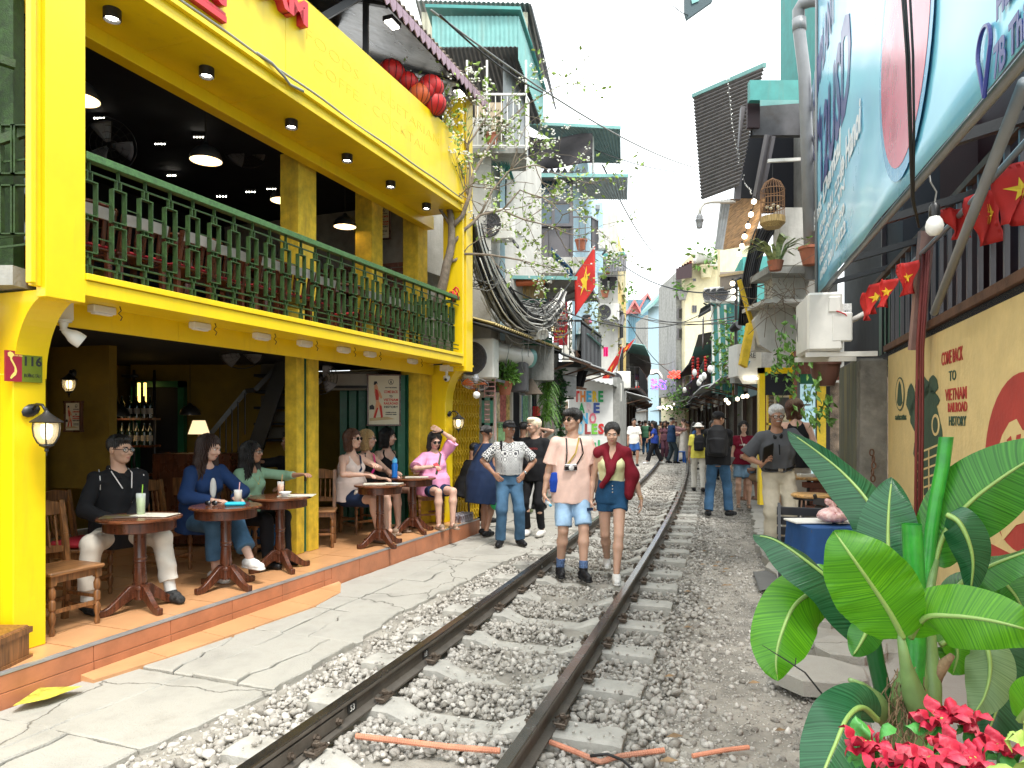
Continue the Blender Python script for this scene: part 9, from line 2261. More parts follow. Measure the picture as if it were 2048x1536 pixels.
pn('young man in black jacket with white piping and cream trousers, seated at the nearest table',V(-3.27,5.80,.2),128,1.70,'asian2',('short',MH),top=dict(mat=Mb,sl_=1.92,hem=.05,gw_=.018,loose=.02,name='jacket',wr=.006),bo=dict(mat=cl0('cream trousers',(.66,.61,.53)),leg=.02,gw_=.008,len=1.82,wr=.005),so=dict(mat=cl0('black patterned clog',(.03,.03,.03),var=.8,scale=40),sock=Mh,sockh=.2),pose=sit(hl=(.06,.36,.66),hr=(.14,.30,.66),fl=(-.20,.50,.095),fr=(.36,.34,.095),lean=(.02,.0),kr=(.6,1,1.2)),lod=2,hy=-18,hp_=4,gs_='clear',build=1.05,extra=ex_j)
pn('seated woman with long wavy dark hair in a navy blazer, looking down',V(-2.98,6.68,.2),125,1.70,'pale',('long',Mhd),top=dict(mat=cl0('navy blazer cloth',(.012,.035,.11)),sl_=1.85,hem=.06,gw_=.02,name='blazer'),bo=dict(mat=Mj,leg=.03,len=1.75,name='jeans'),so=dict(mat=Msw,sole=M_sole),fe_=True,pose=sit(hl=(-.10,.42,.73),hr=(.10,.42,.73),fl=(-.05,.72,.22),fr=(.10,.42,.095),lean=(.12,.0)),lod=2,hy=-22,hp_=16,lip=M_lip,extra=lambda J,B,SDF,nm_,t_,Mx:nm_('white_top',[SDF().ell(ct_(J,0,.34,-.006),(.032,.02,.10),.01).mesh(.008)],Mh,t_,Mx))
def ex_gr(J,B,SDF,nm_,t_,Mx):
 m=MB();nk=J.neck;m.tu([Vector(nk+J.side*-.06+J.fw*.03+J.ax*.02),Vector(ct_(J,-.03,.40,.0)),Vector(ct_(J,0,.36,.0)),Vector(ct_(J,.03,.40,.0)),Vector(nk+J.side*.06+J.fw*.03+J.ax*.02)],.002,4);m.ball(Vector(ct_(J,0,.355,.004)),.008);B('gold_necklace',m,mat('gold',(.6,.4,.12),.3,.9,bu_=0))
pn('smiling woman with glasses in a sage green top reaching out to stir the orange drink',V(-2.72,7.22,.2),120,1.58,'tan',('long',MH),top=dict(mat=cl0('sage green jersey',(.22,.36,.24)),sl_=1.5,gw_=.012,name='green_top',wr=.003,neck=.03),bo=dict(mat=Mbp),so=dict(mat=Ms_),fe_=True,build=1.08,pose=sit(hl=(-.30,.50,.97),hr=(.10,.34,.72),pl=(-1,0,-.3),hdl=(.0,.9,.1),nl=(0,.2,-1)),lod=2,hy=-28,gs_='clear',extra=ex_gr)
pn('person mostly hidden behind the yellow column, one hand raised and one striped slide showing',V(-2.55,8.15,.2),200,1.70,'tan',('short',MH),top=dict(mat=Mb,sl_=1.2),bo=dict(mat=Mjd,leg=.02,name='jeans'),so=dict(mat=mat('black striped slide',(.03,.03,.03),.5),type='sandal'),pose=sit(hr=(.18,.35,1.0),hdr=(.9,.3,.1),nr=(0,0,1),curl=(.4,.25)),lod=1)
def ex_navy(J,B,SDF,nm_,t_,Mx):
 bs_(J,B,[J.neck-J.side*.05+J.ax*.03,J.neck-J.side*.07+J.fw*.08-J.ax*.01,ct_(J,-.03,.34,.004),ct_(J,.05,.22,.004),ct_(J,.11,.10,.01)],.03,Mnv,'bag_strap')
 S=SDF();c=ct_(J,.06,.04,.08);S.ell(c,(.10,.06,.08),.02);nm_('leopard_bag',[S.mesh(.009,wr=.004)],cl0('leopard print cloth',(.32,.28,.24),var=.9,scale=45),t_,Mx)
pn('seated woman with wavy brown hair, sunglasses, white top and navy skirt',F(-1.62,-.78,.2),118,1.72,'pale',('bob',Mhb),top=dict(type='tank',mat=cl0('white blush top',(.66,.55,.50)),gw_=.012,hem=.0,name='tank_top'),bo=dict(type='skirt',mat=Mnv,len=.72,name='navy_skirt'),so=dict(mat=Msd,type='sandal'),fe_=True,build=1.15,pose=sit(hl=(-.02,.30,.92),hr=(.12,.33,.80),fl=(-.12,.46,.095),fr=(.06,.50,.095),lean=(.02,0)),lod=2,hy=-2,gs_='sun',extra=ex_navy)
def ex_ps(J,B,SDF,nm_,t_,Mx):bs_(J,B,[J.neck-J.side*.05+J.ax*.03,J.neck-J.side*.07+J.fw*.08-J.ax*.01,ct_(J,-.03,.34,.004),ct_(J,.05,.22,.004),ct_(J,.11,.10,.01)],.035,mat('hot pink webbing',(.75,.03,.22),.6),'pink_strap')
pn('seated blonde woman with glasses in a black vest with a hot pink strap',F(-1.05,-.95,.2),112,1.70,'pale',('bob',M_hairbl),top=dict(type='tank',mat=Mb,gw_=.012,hem=.02,name='vest_top'),bo=dict(type='shorts',mat=Mbp,len=.55),so=dict(mat=Msd,type='sandal'),fe_=True,build=1.08,pose=sit(hl=(-.05,.40,.74),hr=(.15,.36,.72)),lod=2,hy=-18,gs_='clear',extra=ex_ps)
pn('black haired woman in a black camisole, seated in front of the green folding door',F(-.45,-.98,.2),135,1.72,'pale',('bob',MH),top=dict(type='tank',mat=Mb,gw_=.012,hem=.02,name='camisole'),bo=dict(type='shorts',mat=Mbp,len=.5),so=dict(mat=Ms_,type='sandal'),fe_=True,build=1.15,pose=sit(hl=(-.16,.42,.76),hr=(.16,.40,.76)),lod=2,hy=-40,hp_=5)
def ex_pk(J,B,SDF,nm_,t_,Mx):
 m=MB();c=Vector(J.wl)+(Vector(J.el)-Vector(J.wl)).normalized()*.03;m.lt_([(.032,-.009),(.034,0),(.032,.009)],14,c,ZR((Vector(J.el)-Vector(J.wl)).normalized()));m.ball(c+V(0,.03,0),(.02,.012,.02));B('watch',m,Mf,True)
 bs_(J,B,[J.neck-J.side*.06+J.ax*.03,J.neck-J.side*.07+J.fw*.08,ct_(J,.0,.36,.006),ct_(J,.03,.22,.006)],.03,mat('olive strap',(.05,.07,.035),.7),'camera_strap')
 c=Vector(J.palmr)+V(0,0,.02);m=MB();m.rb_(c,(.07,.012,.13),.005,Euler((.6,.3,.2)).to_matrix());B('red_phone',m,mat('red phone case',(.5,.01,.02),.3))
pn('woman in a pink smock shading her brow with one hand, at the last table',F(-.24,-.34,.2),150,1.66,'pale',('straight',MH),top=dict(mat=cl0('candy pink cotton',(.78,.33,.52)),sl_=.9,sg=.035,gw_=.018,loose=.03,flare=.035,hem=.03,name='pink_smock',wr=.006),bo=dict(type='shorts',mat=Mnv,len=.6),so=dict(mat=Msd,type='sandal'),fe_=True,build=1.08,pose=sit(hl=(-.04,.14,1.36),hr=(.12,.30,.86),fl=(-.10,.44,.095),fr=(.10,.42,.095),pl=(-1,.3,.0),hdl=(.8,.2,.3),nl=(0,-1,0),curl=(.35,.8)),lod=2,hy=5,hp_=22,gs_='sun',extra=ex_pk)
# -- young flowering tree at the end of the balcony
M_bark=mat('pale grey bark',(.20,.16,.12),.9,var=.4,scale=14,bu_=.6,bs=60)
M_blos=mat('white blossom',(.80,.80,.74),.6,bu_=0,var=.05)
Mll=mat('young leaf green',(.20,.36,.05),.5,var=.4,scale=20,bu_=.03,col2=(.38,.52,.12),spec=.4)
tree=TG('flowering_tree',at(885,600,9.75),'young blossoming tree with pale bare branches growing at the balcony end','tree')
rr=random.Random(21)
tm=MB();lm=MB();bmB=MB()
def br(p,d,l,r,lev):
 P=[p];n=5;dd=Vector(d).normalized()
 for i in range(n):
  dd=(dd+V(Gs(0,.16),Gs(0,.12),Gs(0,.14)+.02)).normalized();p=p+dd*l/n;P.append(p)
 tm.tu(P,[r*(1-.5*i/n)for i in range(n+1)],6 if lev<2 else 4)
 if lev>=3 or(lev==2 and rr.random()<.6):
  for q in P[1:]:
   if rr.random()<.3:
    for _ in range(rr.randint(1,2)):leaf(lm,q,dd+V(Gs(0,.9),Gs(0,.9),Gs(0,.7)),U(.04,.095),rr)
   if rr.random()<.15:
    for _ in range(3):bmB.ball(q+V(Gs(0,.02),Gs(0,.02),Gs(0,.02)),(.016,.016,.010),5,3)
 if lev<5:
  for i in range(2 if lev>0 else 2):
   k=rr.randint(2,n);dn=(dd+V(Gs(.12,.55),Gs(0,.5),Gs(.0,.55))).normalized();br(P[k],dn,l*U(.6,.85),r*.55,lev+1)
def limb(pts,r0,r1,kids):
 P=[at(*q)for q in pts];n=len(P);rs=[r0+(r1-r0)*i/(n-1)for i in range(n)]
 Q=[];S=[]
 for i in range(n-1):
  for u in(0,.5):Q.append(P[i].lerp(P[i+1],u)+V(Gs(0,.008),0,Gs(0,.008))*(1 if u else 0));S.append(rs[i]+(rs[i+1]-rs[i])*u)
 Q.append(P[-1]);S.append(rs[-1]);tm.tu(Q,S,9)
 for _ in range(kids):
  i=rr.randint(n//3 if n>3 else 1,n-1);d=(P[i]-P[i-1]).normalized();br(P[i],(d+V(Gs(.1,.7),Gs(0,.5),Gs(.1,.6))),U(.4,.75),max(.008,r1*.6),2)
limb([(872,618,9.8),(884,575,9.75),(893,530,9.7),(903,488,9.7),(903,455,9.7),(898,415,9.7)],.075,.042,2)
limb([(898,415,9.7),(884,370,9.65),(872,335,9.6),(868,300,9.6),(880,262,9.6)],.035,.012,5)
limb([(868,330,9.6),(862,290,9.5),(850,255,9.5)],.016,.006,4)
limb([(903,455,9.7),(925,432,9.7),(938,395,9.7),(948,345,9.8),(975,300,9.9),(1010,255,10),(1045,215,10)],.036,.010,8)
limb([(938,395,9.7),(940,340,9.8),(935,290,9.8),(962,250,9.9),(990,205,10)],.022,.007,5)
limb([(903,490,9.7),(925,462,9.8),(960,430,9.9),(1005,420,10),(1050,440,10),(1110,455,10)],.028,.008,8)
limb([(895,525,9.7),(925,508,9.8),(980,510,9.8),(1040,520,9.9),(1100,535,10)],.024,.007,4)
limb([(960,430,9.9),(985,380,10),(1020,340,10),(1070,330,10),(1105,345,10)],.018,.006,7)
limb([(1005,420,10),(1040,380,10),(1085,395,10),(1125,430,10)],.014,.005,5)
tm.ob('branches',M_bark,tree,1,fix=False);lm.ob('foliage',Mll,tree,fix=False);bmB.ob('blossom',M_blos,tree,fix=False)
pt_=TG('planter_drum',at(872,640,9.9),'grey stone drum planter on the balcony holding the tree','planter');m=MB();q=at(876,650,9.85);q.z=2.6;m.lt_([(.20,0),(.24,.1),(.24,.42),(.26,.44),(.26,.48),(0,.46)],20,q);m.ob('drum',Mod,pt_,1,auto=35)
rb=TG('red_ribbon',at(910,590,9.6),'red ribbons tied round the tree at the railing end','ribbon')
for k in range(7):m=MB();p=at(905+rnd(-8,12),583+rnd(-4,6),9.62);P=[p]
for k in range(7):
 m=MB();p=at(903+rnd(-8,14),585+rnd(-6,6),9.6);d=V(rnd(-.5,.6),rnd(-.3,.1),rnd(-.6,.3));m.tu([p,p+d*.06+V(0,0,.03),p+d*.13,p+d*.16+V(0,0,-.06)],[.012,.014,.012,.006],5);m.ob('ribbon',Mfl,rb,1)
 # -- banana plant in the foreground
def lm_(name,c1,c2,vein,rough=.35):
 m=bpy.data.materials.new(name);m.use_nodes=True;t=m.node_tree;L=t.links.new;b=t.nodes['Principled BSDF']
 uv=_n(t,'ShaderNodeUVMap');sp=_n(t,'ShaderNodeSeparateXYZ');L(uv.outputs[0],sp.inputs[0])
 a=_n(t,'ShaderNodeMath',operation='SUBTRACT');dv(a,1,.5);L(sp.outputs[1],a.inputs[0]);ab=_n(t,'ShaderNodeMath',operation='ABSOLUTE');L(a.outputs[0],ab.inputs[0])
 mu=_n(t,'ShaderNodeMath',operation='MULTIPLY_ADD');dv(mu,1,-.16);L(ab.outputs[0],mu.inputs[0]);L(sp.outputs[0],mu.inputs[2])
 no=_n(t,'ShaderNodeTexNoise');no.noise_dimensions='1D';dv(no,'Scale',75);dv(no,'Detail',4);L(mu.outputs[0],no.inputs['W'])
 mr=_n(t,'ShaderNodeMapRange');dv(mr,1,.32);dv(mr,2,.68);L(no.outputs[0],mr.inputs[0])
 n2=_n(t,'ShaderNodeTexNoise');dv(n2,'Scale',6);tc=_n(t,'ShaderNodeTexCoord');L(tc.outputs['Object'],n2.inputs[0])
 mx=_n(t,'ShaderNodeMix',data_type='RGBA');dv(mx,6,c1+(1,));dv(mx,7,c2+(1,))
 ad=_n(t,'ShaderNodeMath',operation='MULTIPLY');L(mr.outputs[0],ad.inputs[0]);L(n2.outputs[0],ad.inputs[1]);a2=_n(t,'ShaderNodeMath',operation='MULTIPLY');dv(a2,1,1.7);L(ad.outputs[0],a2.inputs[0]);L(a2.outputs[0],mx.inputs[0])
 md=_n(t,'ShaderNodeMapRange');dv(md,1,.012);dv(md,2,.028);L(ab.outputs[0],md.inputs[0])
 x2=_n(t,'ShaderNodeMix',data_type='RGBA');dv(x2,6,vein+(1,));L(md.outputs[0],x2.inputs[0]);L(mx.outputs[2],x2.inputs[7]);L(x2.outputs[2],b.inputs['Base Color'])
 dv(b,'Roughness',rough);dv(b,'Coat Weight',.35);dv(b,'Coat Roughness',.3);bp=_n(t,'ShaderNodeBump');dv(bp,'Strength',.35);dv(bp,'Distance',.004);L(no.outputs[0],bp.inputs['Height']);L(bp.outputs[0],b.inputs['Normal'])
 tr=_n(t,'ShaderNodeBsdfTranslucent');L(x2.outputs[2],tr.inputs[0]);ms=_n(t,'ShaderNodeMixShader');dv(ms,0,.45);out=t.nodes['Material Output'];L(b.outputs[0],ms.inputs[1]);L(tr.outputs[0],ms.inputs[2]);L(ms.outputs[0],out.inputs[0])
 return m
LB=lm_('bright banana leaf',(.055,.26,.008),(.15,.48,.012),(.36,.52,.10));LD=lm_('dark waxy banana leaf',(.012,.085,.03),(.045,.20,.085),(.18,.30,.12),.25);LG=lm_('mid green banana leaf',(.02,.15,.012),(.07,.33,.03),(.30,.42,.12),.32);LP=lm_('pale leaf underside',(.14,.26,.10),(.26,.40,.18),(.45,.52,.30),.5)
def bl_(par,mid,w,m_,fold=.25,curl=0,twist=0,nm='leaf',rag=.0,wv=.03,tipw=.12,bw_=.35,se=1,face=None,peak=.45):
 P=[at(*q)for q in mid]
 def cr(i,u):
  a=P[max(i-1,0)];b=P[i];c=P[min(i+1,len(P)-1)];d=P[min(i+2,len(P)-1)]
  return((b*2)+(c-a)*u+(a*2-b*5+c*4-d)*u*u+(b*3-a-c*3+d)*u*u*u)*.5
 N=36;pts=[]
 for k in range(N+1):
  x=k/N*(len(P)-1);i=min(int(x),len(P)-2);pts.append(cr(i,x-i))
 r2=random.Random(se);nv=16;vs=[];uvs=[]
 camd=V(0,0,H)
 ragv=[r2.uniform(-1,1)for _ in range(N+1)]
 for k,p in enumerate(pts):
  t=(pts[min(k+1,N)]-pts[max(k-1,0)]).normalized();u=k/N
  toc=(camd-p).normalized()if face is None else Vector(face).normalized();s=t.cross(toc)
  if s.length<.15:s=t.cross(V(0,0,1))
  s.normalize();nn=s.cross(t).normalized()
  if twist:q=Matrix.Rotation(twist*u,3,t);s=q@s;nn=q@nn
  ww=w*.5*(bw_+(1-bw_)*sin(min(1,u/peak)*pi/2)**.8 if u<peak else(1-((u-peak)/(1-peak))**1.9)**.8 if u<1 else 0)
  ww=max(ww,.003)
  for j in range(nv+1):
   v=j/nv*2-1;x=v*ww;z=-abs(v)*ww*fold-curl*ww*v*v+wv*sin(u*17+v*2.5+se)*abs(v)*w+rag*ragv[k]*abs(v)**3*w
   ang=0
   vs.append(p+s*x+nn*z);uvs.append((u,j/nv))
 fs=[(k*(nv+1)+j,k*(nv+1)+j+1,(k+1)*(nv+1)+j+1,(k+1)*(nv+1)+j)for k in range(N)for j in range(nv)]
 m=MB();m.add(vs,fs);o=m.ob(nm,m_,par,sm=True,fix=False)
 uvl=o.data.uv_layers.new(name='UVMap')
 for lp_ in o.data.loops:uvl.data[lp_.index].uv=uvs[lp_.vertex_index]
 mid_=MB();L_=len(pts);mid_.tu([pts[i]+V(0,0,0)for i in range(0,L_-3)],[.009*(1-i/L_)+.002 for i in range(0,L_-3)],6);mo=mid_.ob('midrib',Mid,o,1)
 return o
Mid=mat('pale midrib green',(.24,.38,.10),.4,var=.15,bu_=.03);Mse=mat('banana stem green',(.16,.27,.09),.45,var=.25,scale=6,bu_=.08,di=.25,dc=(.25,.18,.08),ds=5);M_dry=mat('dry brown fibre',(.22,.15,.085),.9,var=.5,scale=18,bu_=.7,bs=90);Mro=mat('rolled young leaf',(.015,.20,.035),.35,var=.25,scale=8,bu_=.08,col2=(.04,.36,.03))
ban=TG('banana_plant',at(1825,1500,2.5),'lush banana plant with huge glossy leaves filling the lower right corner','plant')
bl_(ban,[(1806,1275,2.33),(1780,1226,2.3),(1750,1180,2.28),(1705,1115,2.26),(1668,1062,2.3)],.27,LB,.10,.05,se=1,bw_=.4,peak=.45,wv=.035,rag=.03)
bl_(ban,[(1745,1300,2.62),(1720,1245,2.6),(1675,1175,2.6),(1610,1120,2.62),(1550,1080,2.68),(1506,1070,2.74)],.19,LD,.5,.1,se=2,bw_=.3,face=(.1,-.6,.8))
bl_(ban,[(1680,1160,2.72),(1640,1175,2.7),(1590,1210,2.66),(1562,1270,2.6),(1552,1320,2.56),(1556,1362,2.55)],.23,LB,.35,.1,se=3,bw_=.5,rag=.02)
bl_(ban,[(1790,1160,2.9),(1768,1080,2.95),(1740,1010,3.0),(1690,950,3.1),(1630,900,3.2),(1576,862,3.3)],.20,LD,.45,.05,se=4,bw_=.55,face=(-.2,-.7,.75))
bl_(ban,[(1790,1240,2.6),(1780,1160,2.62),(1776,1080,2.66),(1778,1010,2.7),(1784,955,2.74)],.235,LD,.18,.1,se=5,bw_=.5,peak=.4)
bl_(ban,[(1868,1130,2.6),(1890,1065,2.6),(1935,1010,2.55),(1990,965,2.5),(2060,920,2.45),(2150,880,2.4)],.27,LG,.3,.05,se=6,bw_=.25)
bl_(ban,[(1895,1030,2.5),(1918,1045,2.46),(1938,1085,2.44),(1946,1130,2.44),(1940,1190,2.46)],.13,LD,.45,.1,se=7,bw_=.6)
bl_(ban,[(1885,1210,2.6),(1930,1160,2.6),(1985,1130,2.55),(2050,1105,2.5),(2130,1080,2.45)],.17,LG,.4,.05,se=8,bw_=.3,face=(0,-.4,.9))
bl_(ban,[(1822,1275,2.4),(1850,1236,2.3),(1905,1232,2.22),(1975,1240,2.15),(2050,1258,2.1),(2150,1290,2.1)],.2,LB,.16,.1,se=9,bw_=.12,peak=.4)
bl_(ban,[(1955,1270,2.5),(1975,1300,2.45),(1980,1345,2.42),(1968,1395,2.4),(1944,1432,2.4)],.15,LP,.2,.15,se=10,bw_=.3)
bl_(ban,[(1755,1440,2.4),(1725,1415,2.3),(1695,1435,2.2),(1670,1490,2.12),(1645,1550,2.05),(1615,1640,2.0)],.2,LD,.25,.1,se=11,bw_=.15)
bl_(ban,[(1990,1230,2.75),(2010,1290,2.7),(2010,1360,2.65),(1990,1430,2.6),(1960,1500,2.6)],.24,LD,.25,.1,se=12,bw_=.4)
bl_(ban,[(1880,1290,2.6),(1905,1280,2.6),(1915,1310,2.58),(1905,1350,2.56)],.16,LB,.2,.1,se=13,bw_=.4)
bl_(ban,[(1740,1215,2.5),(1738,1250,2.46),(1722,1285,2.44),(1705,1312,2.44)],.11,LG,.5,.1,se=14,bw_=.6)
bl_(ban,[(1700,1160,2.78),(1672,1172,2.76),(1650,1190,2.74),(1630,1215,2.7)],.15,LD,.2,.1,se=15,bw_=.6)
bl_(ban,[(1960,1180,2.8),(1995,1160,2.8),(2030,1190,2.75),(2060,1250,2.7)],.2,LG,.2,.1,se=16,bw_=.4)
bl_(ban,[(2040,1440,2.0),(2070,1400,1.9),(2110,1380,1.85)],.12,LB,.2,.1,se=17,bw_=.3)
for P,r0,r1,mm,nm in(([(1893,874,2.62),(1886,930,2.62),(1872,1000,2.62),(1862,1070,2.62),(1850,1180,2.6),(1835,1300,2.56)],.026,.022,Mro,'rolled_leaf'),([(1824,1048,2.5),(1828,1120,2.5),(1832,1200,2.5),(1830,1300,2.48),(1822,1400,2.46)],.034,.040,Mro,'rolled_leaf'),([(1740,1245,2.55),(1752,1320,2.55),(1768,1390,2.55),(1790,1440,2.54)],.030,.032,mat('dark rolled leaf',(.008,.09,.02),.35,var=.2),'rolled_leaf')):
 m=MB();Q=[at(*q)for q in P];n=len(Q)
 vs=[];fs=[];sg=26
 for i,q in enumerate(Q):
  r_=r0+(r1-r0)*i/(n-1)
  for k in range(sg+1):
   a=2*pi*1.15*k/sg;rr_=r_*(1-.16*k/sg);vs.append(q+V(rr_*cos(a+2.2),rr_*sin(a+2.2),0))
 w_=sg+1;fs=[(i*w_+k,i*w_+k+1,(i+1)*w_+k+1,(i+1)*w_+k)for i in range(n-1)for k in range(sg)]
 m.add(vs,fs);m.ob(nm,mm,ban,sm=True,fix=False)
MB().tu([at(1830,1640,2.52),at(1826,1480,2.5),at(1820,1380,2.49),at(1832,1320,2.48)],[.085,.075,.06,.03],18).ob('pseudostem',Mse,ban,1)
MB().tu([at(1850,1440,2.42),at(1828,1390,2.40),at(1812,1330,2.36),at(1800,1265,2.33)],[.045,.038,.02,.011],12).ob('leaf_sheath',Mse,ban,1)
MB().tu([at(1858,1450,2.45),at(1862,1370,2.48),at(1858,1280,2.5),at(1856,1200,2.55),at(1872,1120,2.6)],[.04,.034,.024,.016,.012],12).ob('leaf_sheath',Mse,ban,1)
MB().tu([at(1845,1400,2.5),at(1872,1345,2.48),at(1905,1310,2.45)],[.035,.028,.010],10).ob('dry_stub',M_dry,ban,1)
MB().tu([at(1700,1360,2.36),at(1722,1372,2.4),at(1752,1400,2.45),at(1775,1440,2.5)],[.008,.016,.03,.035],10).ob('leaf_sheath',Mse,ban,1)
rr=random.Random(5);m=MB()
for _ in range(260):
 a=U(0,6.28);c=at(1812+Gs(0,18),1450+U(-120,120),2.44+U(-.03,.1));P=[c]
 for i in range(4):c=c+V(Gs(0,.012),Gs(0,.008),-.028);P.append(c)
 m.tu(P,.0022,3)
o=m.ob('dry_fibres',M_dry,ban,fix=False);o['kind']='stuff'
MB().lt_([(.0,0),(.20,0),(.26,.34),(.28,.36),(.28,.40),(.25,.40),(.24,.37),(0,.36)],26,V(at(1830,0,2.52).x,2.52,-.02)).ob('pot',Mpt,ban,1,auto=40)
tw2=TG('twig',at(1560,1320,2.5),'thin dark twig poking out below the drooping banana leaf','twig');m=MB();m.tu([at(1524,1290,2.5),at(1575,1322,2.48),at(1610,1345,2.46),at(1650,1395,2.45),at(1690,1440,2.45)],[.001,.0025,.003,.0035,.004],5);m.tu([at(1590,1333,2.47),at(1592,1316,2.47)],.002,4);m.ob('twig',Mcb,tw2)
M_poi=mat('poinsettia red bract',(.38,.006,.03),.5,var=.25,scale=14,bu_=.15,bs=60,col2=(.58,.02,.06));M_poig=mat('poinsettia leaf',(.05,.24,.04),.45,var=.3,scale=14,bu_=.15)
def bm0(L_,w):
 m=MB()
 def fn(u,v):
  y=u*L_;ww=w*(sin(pi*min(1,u*.95+.03))**.7)*(1+.22*sin(u*9));x=(v-.5)*ww;return V(x,y,-.25*u*u*L_-abs(x)*.25+.012*sin(u*8+v*3))
 m.grid(fn,8,6);return m
proto=None
PO=[(1730,1490,1.72,11,1.),(1880,1440,1.78,10,1.),(1930,1445,1.80,9,1.),(1800,1530,1.6,9,1.),(1860,1525,1.55,11,1.1),(1940,1520,1.58,11,1.1),(2000,1500,1.7,9,1.),(1900,1500,1.65,9,.9)]
for k,(px,py,D,n,sc_)in enumerate(PO):
 c=at(px,py,D);t_=TG('poinsettia',c,'red poinsettia head at the bottom edge, %s'%['leftmost, with two green leaves standing up','tallest, centre right','right of the tallest one','low, left of centre','in front, centre','in front, right','near the right edge','small, behind the front row'][k],'flower','red poinsettias along the bottom right')
 for i in range(n):
  a=2*pi*i/n+U(-.2,.2);el=U(-.1,.75)if i%2 else U(.3,1.0)
  if proto is None:proto=bm0(.075,.040).ob('bract',M_poi,t_,1,fix=False);proto.data.transform(Matrix.Translation(Vector(t_.location)));o=proto
  else:o=bpy.data.objects.new('bract',proto.data);C.objects.link(o);o.parent=t_
  o.location=(0,0,0);o.rotation_euler=Euler((el,0,a));o.scale=[sc_*U(.65,1.0)]*3
 m=MB()
 for i in range(5):m.ball(c+V(Gs(0,.006),Gs(0,.006),.006),.005,6,4)
 m.ob('flower_centre',Mll,t_)
 MB().tu([c,c+V(U(-.03,.03),0,-.45)],.006,5).ob('stem',Mld,t_)
 for i in range(4 if k else 7):
  a=U(0,6.28);m=MB();L_=U(.06,.10);rot=Euler((U(-.5,.2)if(k or i>2)else U(.9,1.3),0,a)).to_matrix();b=bm0(L_,L_*.5);m.add([c+V(0,0,-.02)+rot@Vector(v)for v in b.v],b.f);m.ob('leaf',M_poig,t_,1,fix=False)
gl_=TG('foreground_leaves',at(2020,1510,1.2),'out of reach green leaves of a nearer plant at the bottom right corner','plant')
for k,(a,b)in enumerate((((2060,1450,1.3),(2010,1475,1.3)),((2070,1530,1.1),(1960,1530,1.15)),((2080,1480,1.2),(2030,1465,1.2)))):
 A=at(*a);B=at(*b);m=MB();L_=(B-A).length;bm2=bm0(L_*1.1,L_*.45);q=V(0,1,0).rotation_difference((B-A).normalized()).to_matrix();m.add([A+q@Vector(v)for v in bm2.v],bm2.f);m.ob('leaf',Mll,gl_,1,fix=False)
 # -- small things
Mso=wood('light stool wood',(.52,.30,.11),.35,axis=0)
def gp(px,D,z=.045):return V((px-1024)/FP*D,D,z)
c=gp(1623,7.7);st_=TG('bar_stool',c,'bar stool with round honey coloured wooden seat and black legs','stool')
MB().lt_([(0,.775),(.205,.775),(.215,.785),(.215,.80),(.20,.81),(0,.81)],30,c).ob('seat',Mso,st_,1,auto=35)
for a in(.6,2.17,3.74,5.31):MB().tu([c+V(.14*cos(a),.14*sin(a),.775),c+V(.20*cos(a),.20*sin(a),0)],.014,8).ob('leg',MK,st_,1)
m=MB();m.lt_([(.19,.75),(.19,.775)],24,c,caps=False);m.tu([c+V(.175*cos(a),.175*sin(a),.25)for a in LS(25)],.009,6);m.ob('ring',MK,st_)
c=gp(1618,9.0,.045);tb_=TG('bar_table',c,'round wooden table with a stack of napkins behind the bar stool','table')
MB().lt_([(0,.87),(.30,.87),(.31,.88),(.31,.90),(0,.90)],30,c).ob('table_top',Mso,tb_,1,auto=35);MB().tu([c,c+V(0,0,.87)],.03,10).ob('pedestal',MK,tb_)
for a in(.6,2.17,3.74,5.31):MB().bar(c,c+V(.25*cos(a),.25*sin(a),.01),.04,.03).ob('foot',MK,tb_)
nk_=TG('napkin_stack',c+V(-.05,-.05,.9),'pale stack of napkins on the round table on the right','napkins');MB().rb_(c+V(-.06,-.08,.92),(.22,.12,.035),.004).ob('stack',Mw,nk_)
def slat_bk(c,rz_,lb):
 t_=TG('folding_chair',c,lb,'chair','black slatted folding chairs');t_.rotation_euler=(0,0,rz_);off=Vector(c)
 def add(nm,mb,mm):mb.v=[tuple(Vector(v)+off)for v in mb.v];mb.ob(nm,mm,t_)
 for i in range(4):m=MB();m.box((0,-.16+i*.10,.44),(.42,.085,.02));add('seat_slat',m,Msm)
 for i in range(4):m=MB();m.box((0,-.20-i*.018,.56+i*.085),(.44,.018,.07),Euler((-.2,0,0)).to_matrix());add('back_slat',m,Msm)
 for sx in(-1,1):
  m=MB();m.bar((sx*.2,.2,0),(sx*.2,-.27,.88),.025,.025,(1,0,0));add('leg',m,MK);m=MB();m.bar((sx*.18,-.2,0),(sx*.18,.17,.43),.025,.025,(1,0,0));add('leg',m,MK)
 return t_
Msm=mat('charcoal painted slats',(.035,.035,.038),.4,var=.2,bu_=.1)
slat_bk(gp(1700,6.9),ry(60)+0,'black slatted chair against the stained wall, next to the bar stool')
slat_bk(gp(1610,5.9),ry(200),'folded black slatted chair low beside the blue cloth table')
c=gp(1655,5.75);bt_=TG('cloth_table',c,'small table under a blue cloth with a plastic bag on it','table')
MB().rb_(c+V(.02,0,.74),(.52,.5,.03),.004).ob('table_top',Msm,bt_)
m=MB()
def skirt(u,v):
 a=u*2*pi;x=.27*np.sign(cos(a))*min(1,abs(cos(a))*1.35);y=.26*np.sign(sin(a))*min(1,abs(sin(a))*1.35);k=1+.05*v+.05*v*sin(a*9);return c+V(.02+x*k,y*k,.765-v*.30)
m.grid(skirt,64,6);m.add([skirt(i/64,0)+V(0,0,.001)for i in range(64)],[tuple(range(64))]);m.ob('blue_cloth',cl0('navy blue tablecloth',(.02,.07,.20)),bt_,sm=True,auto=50)
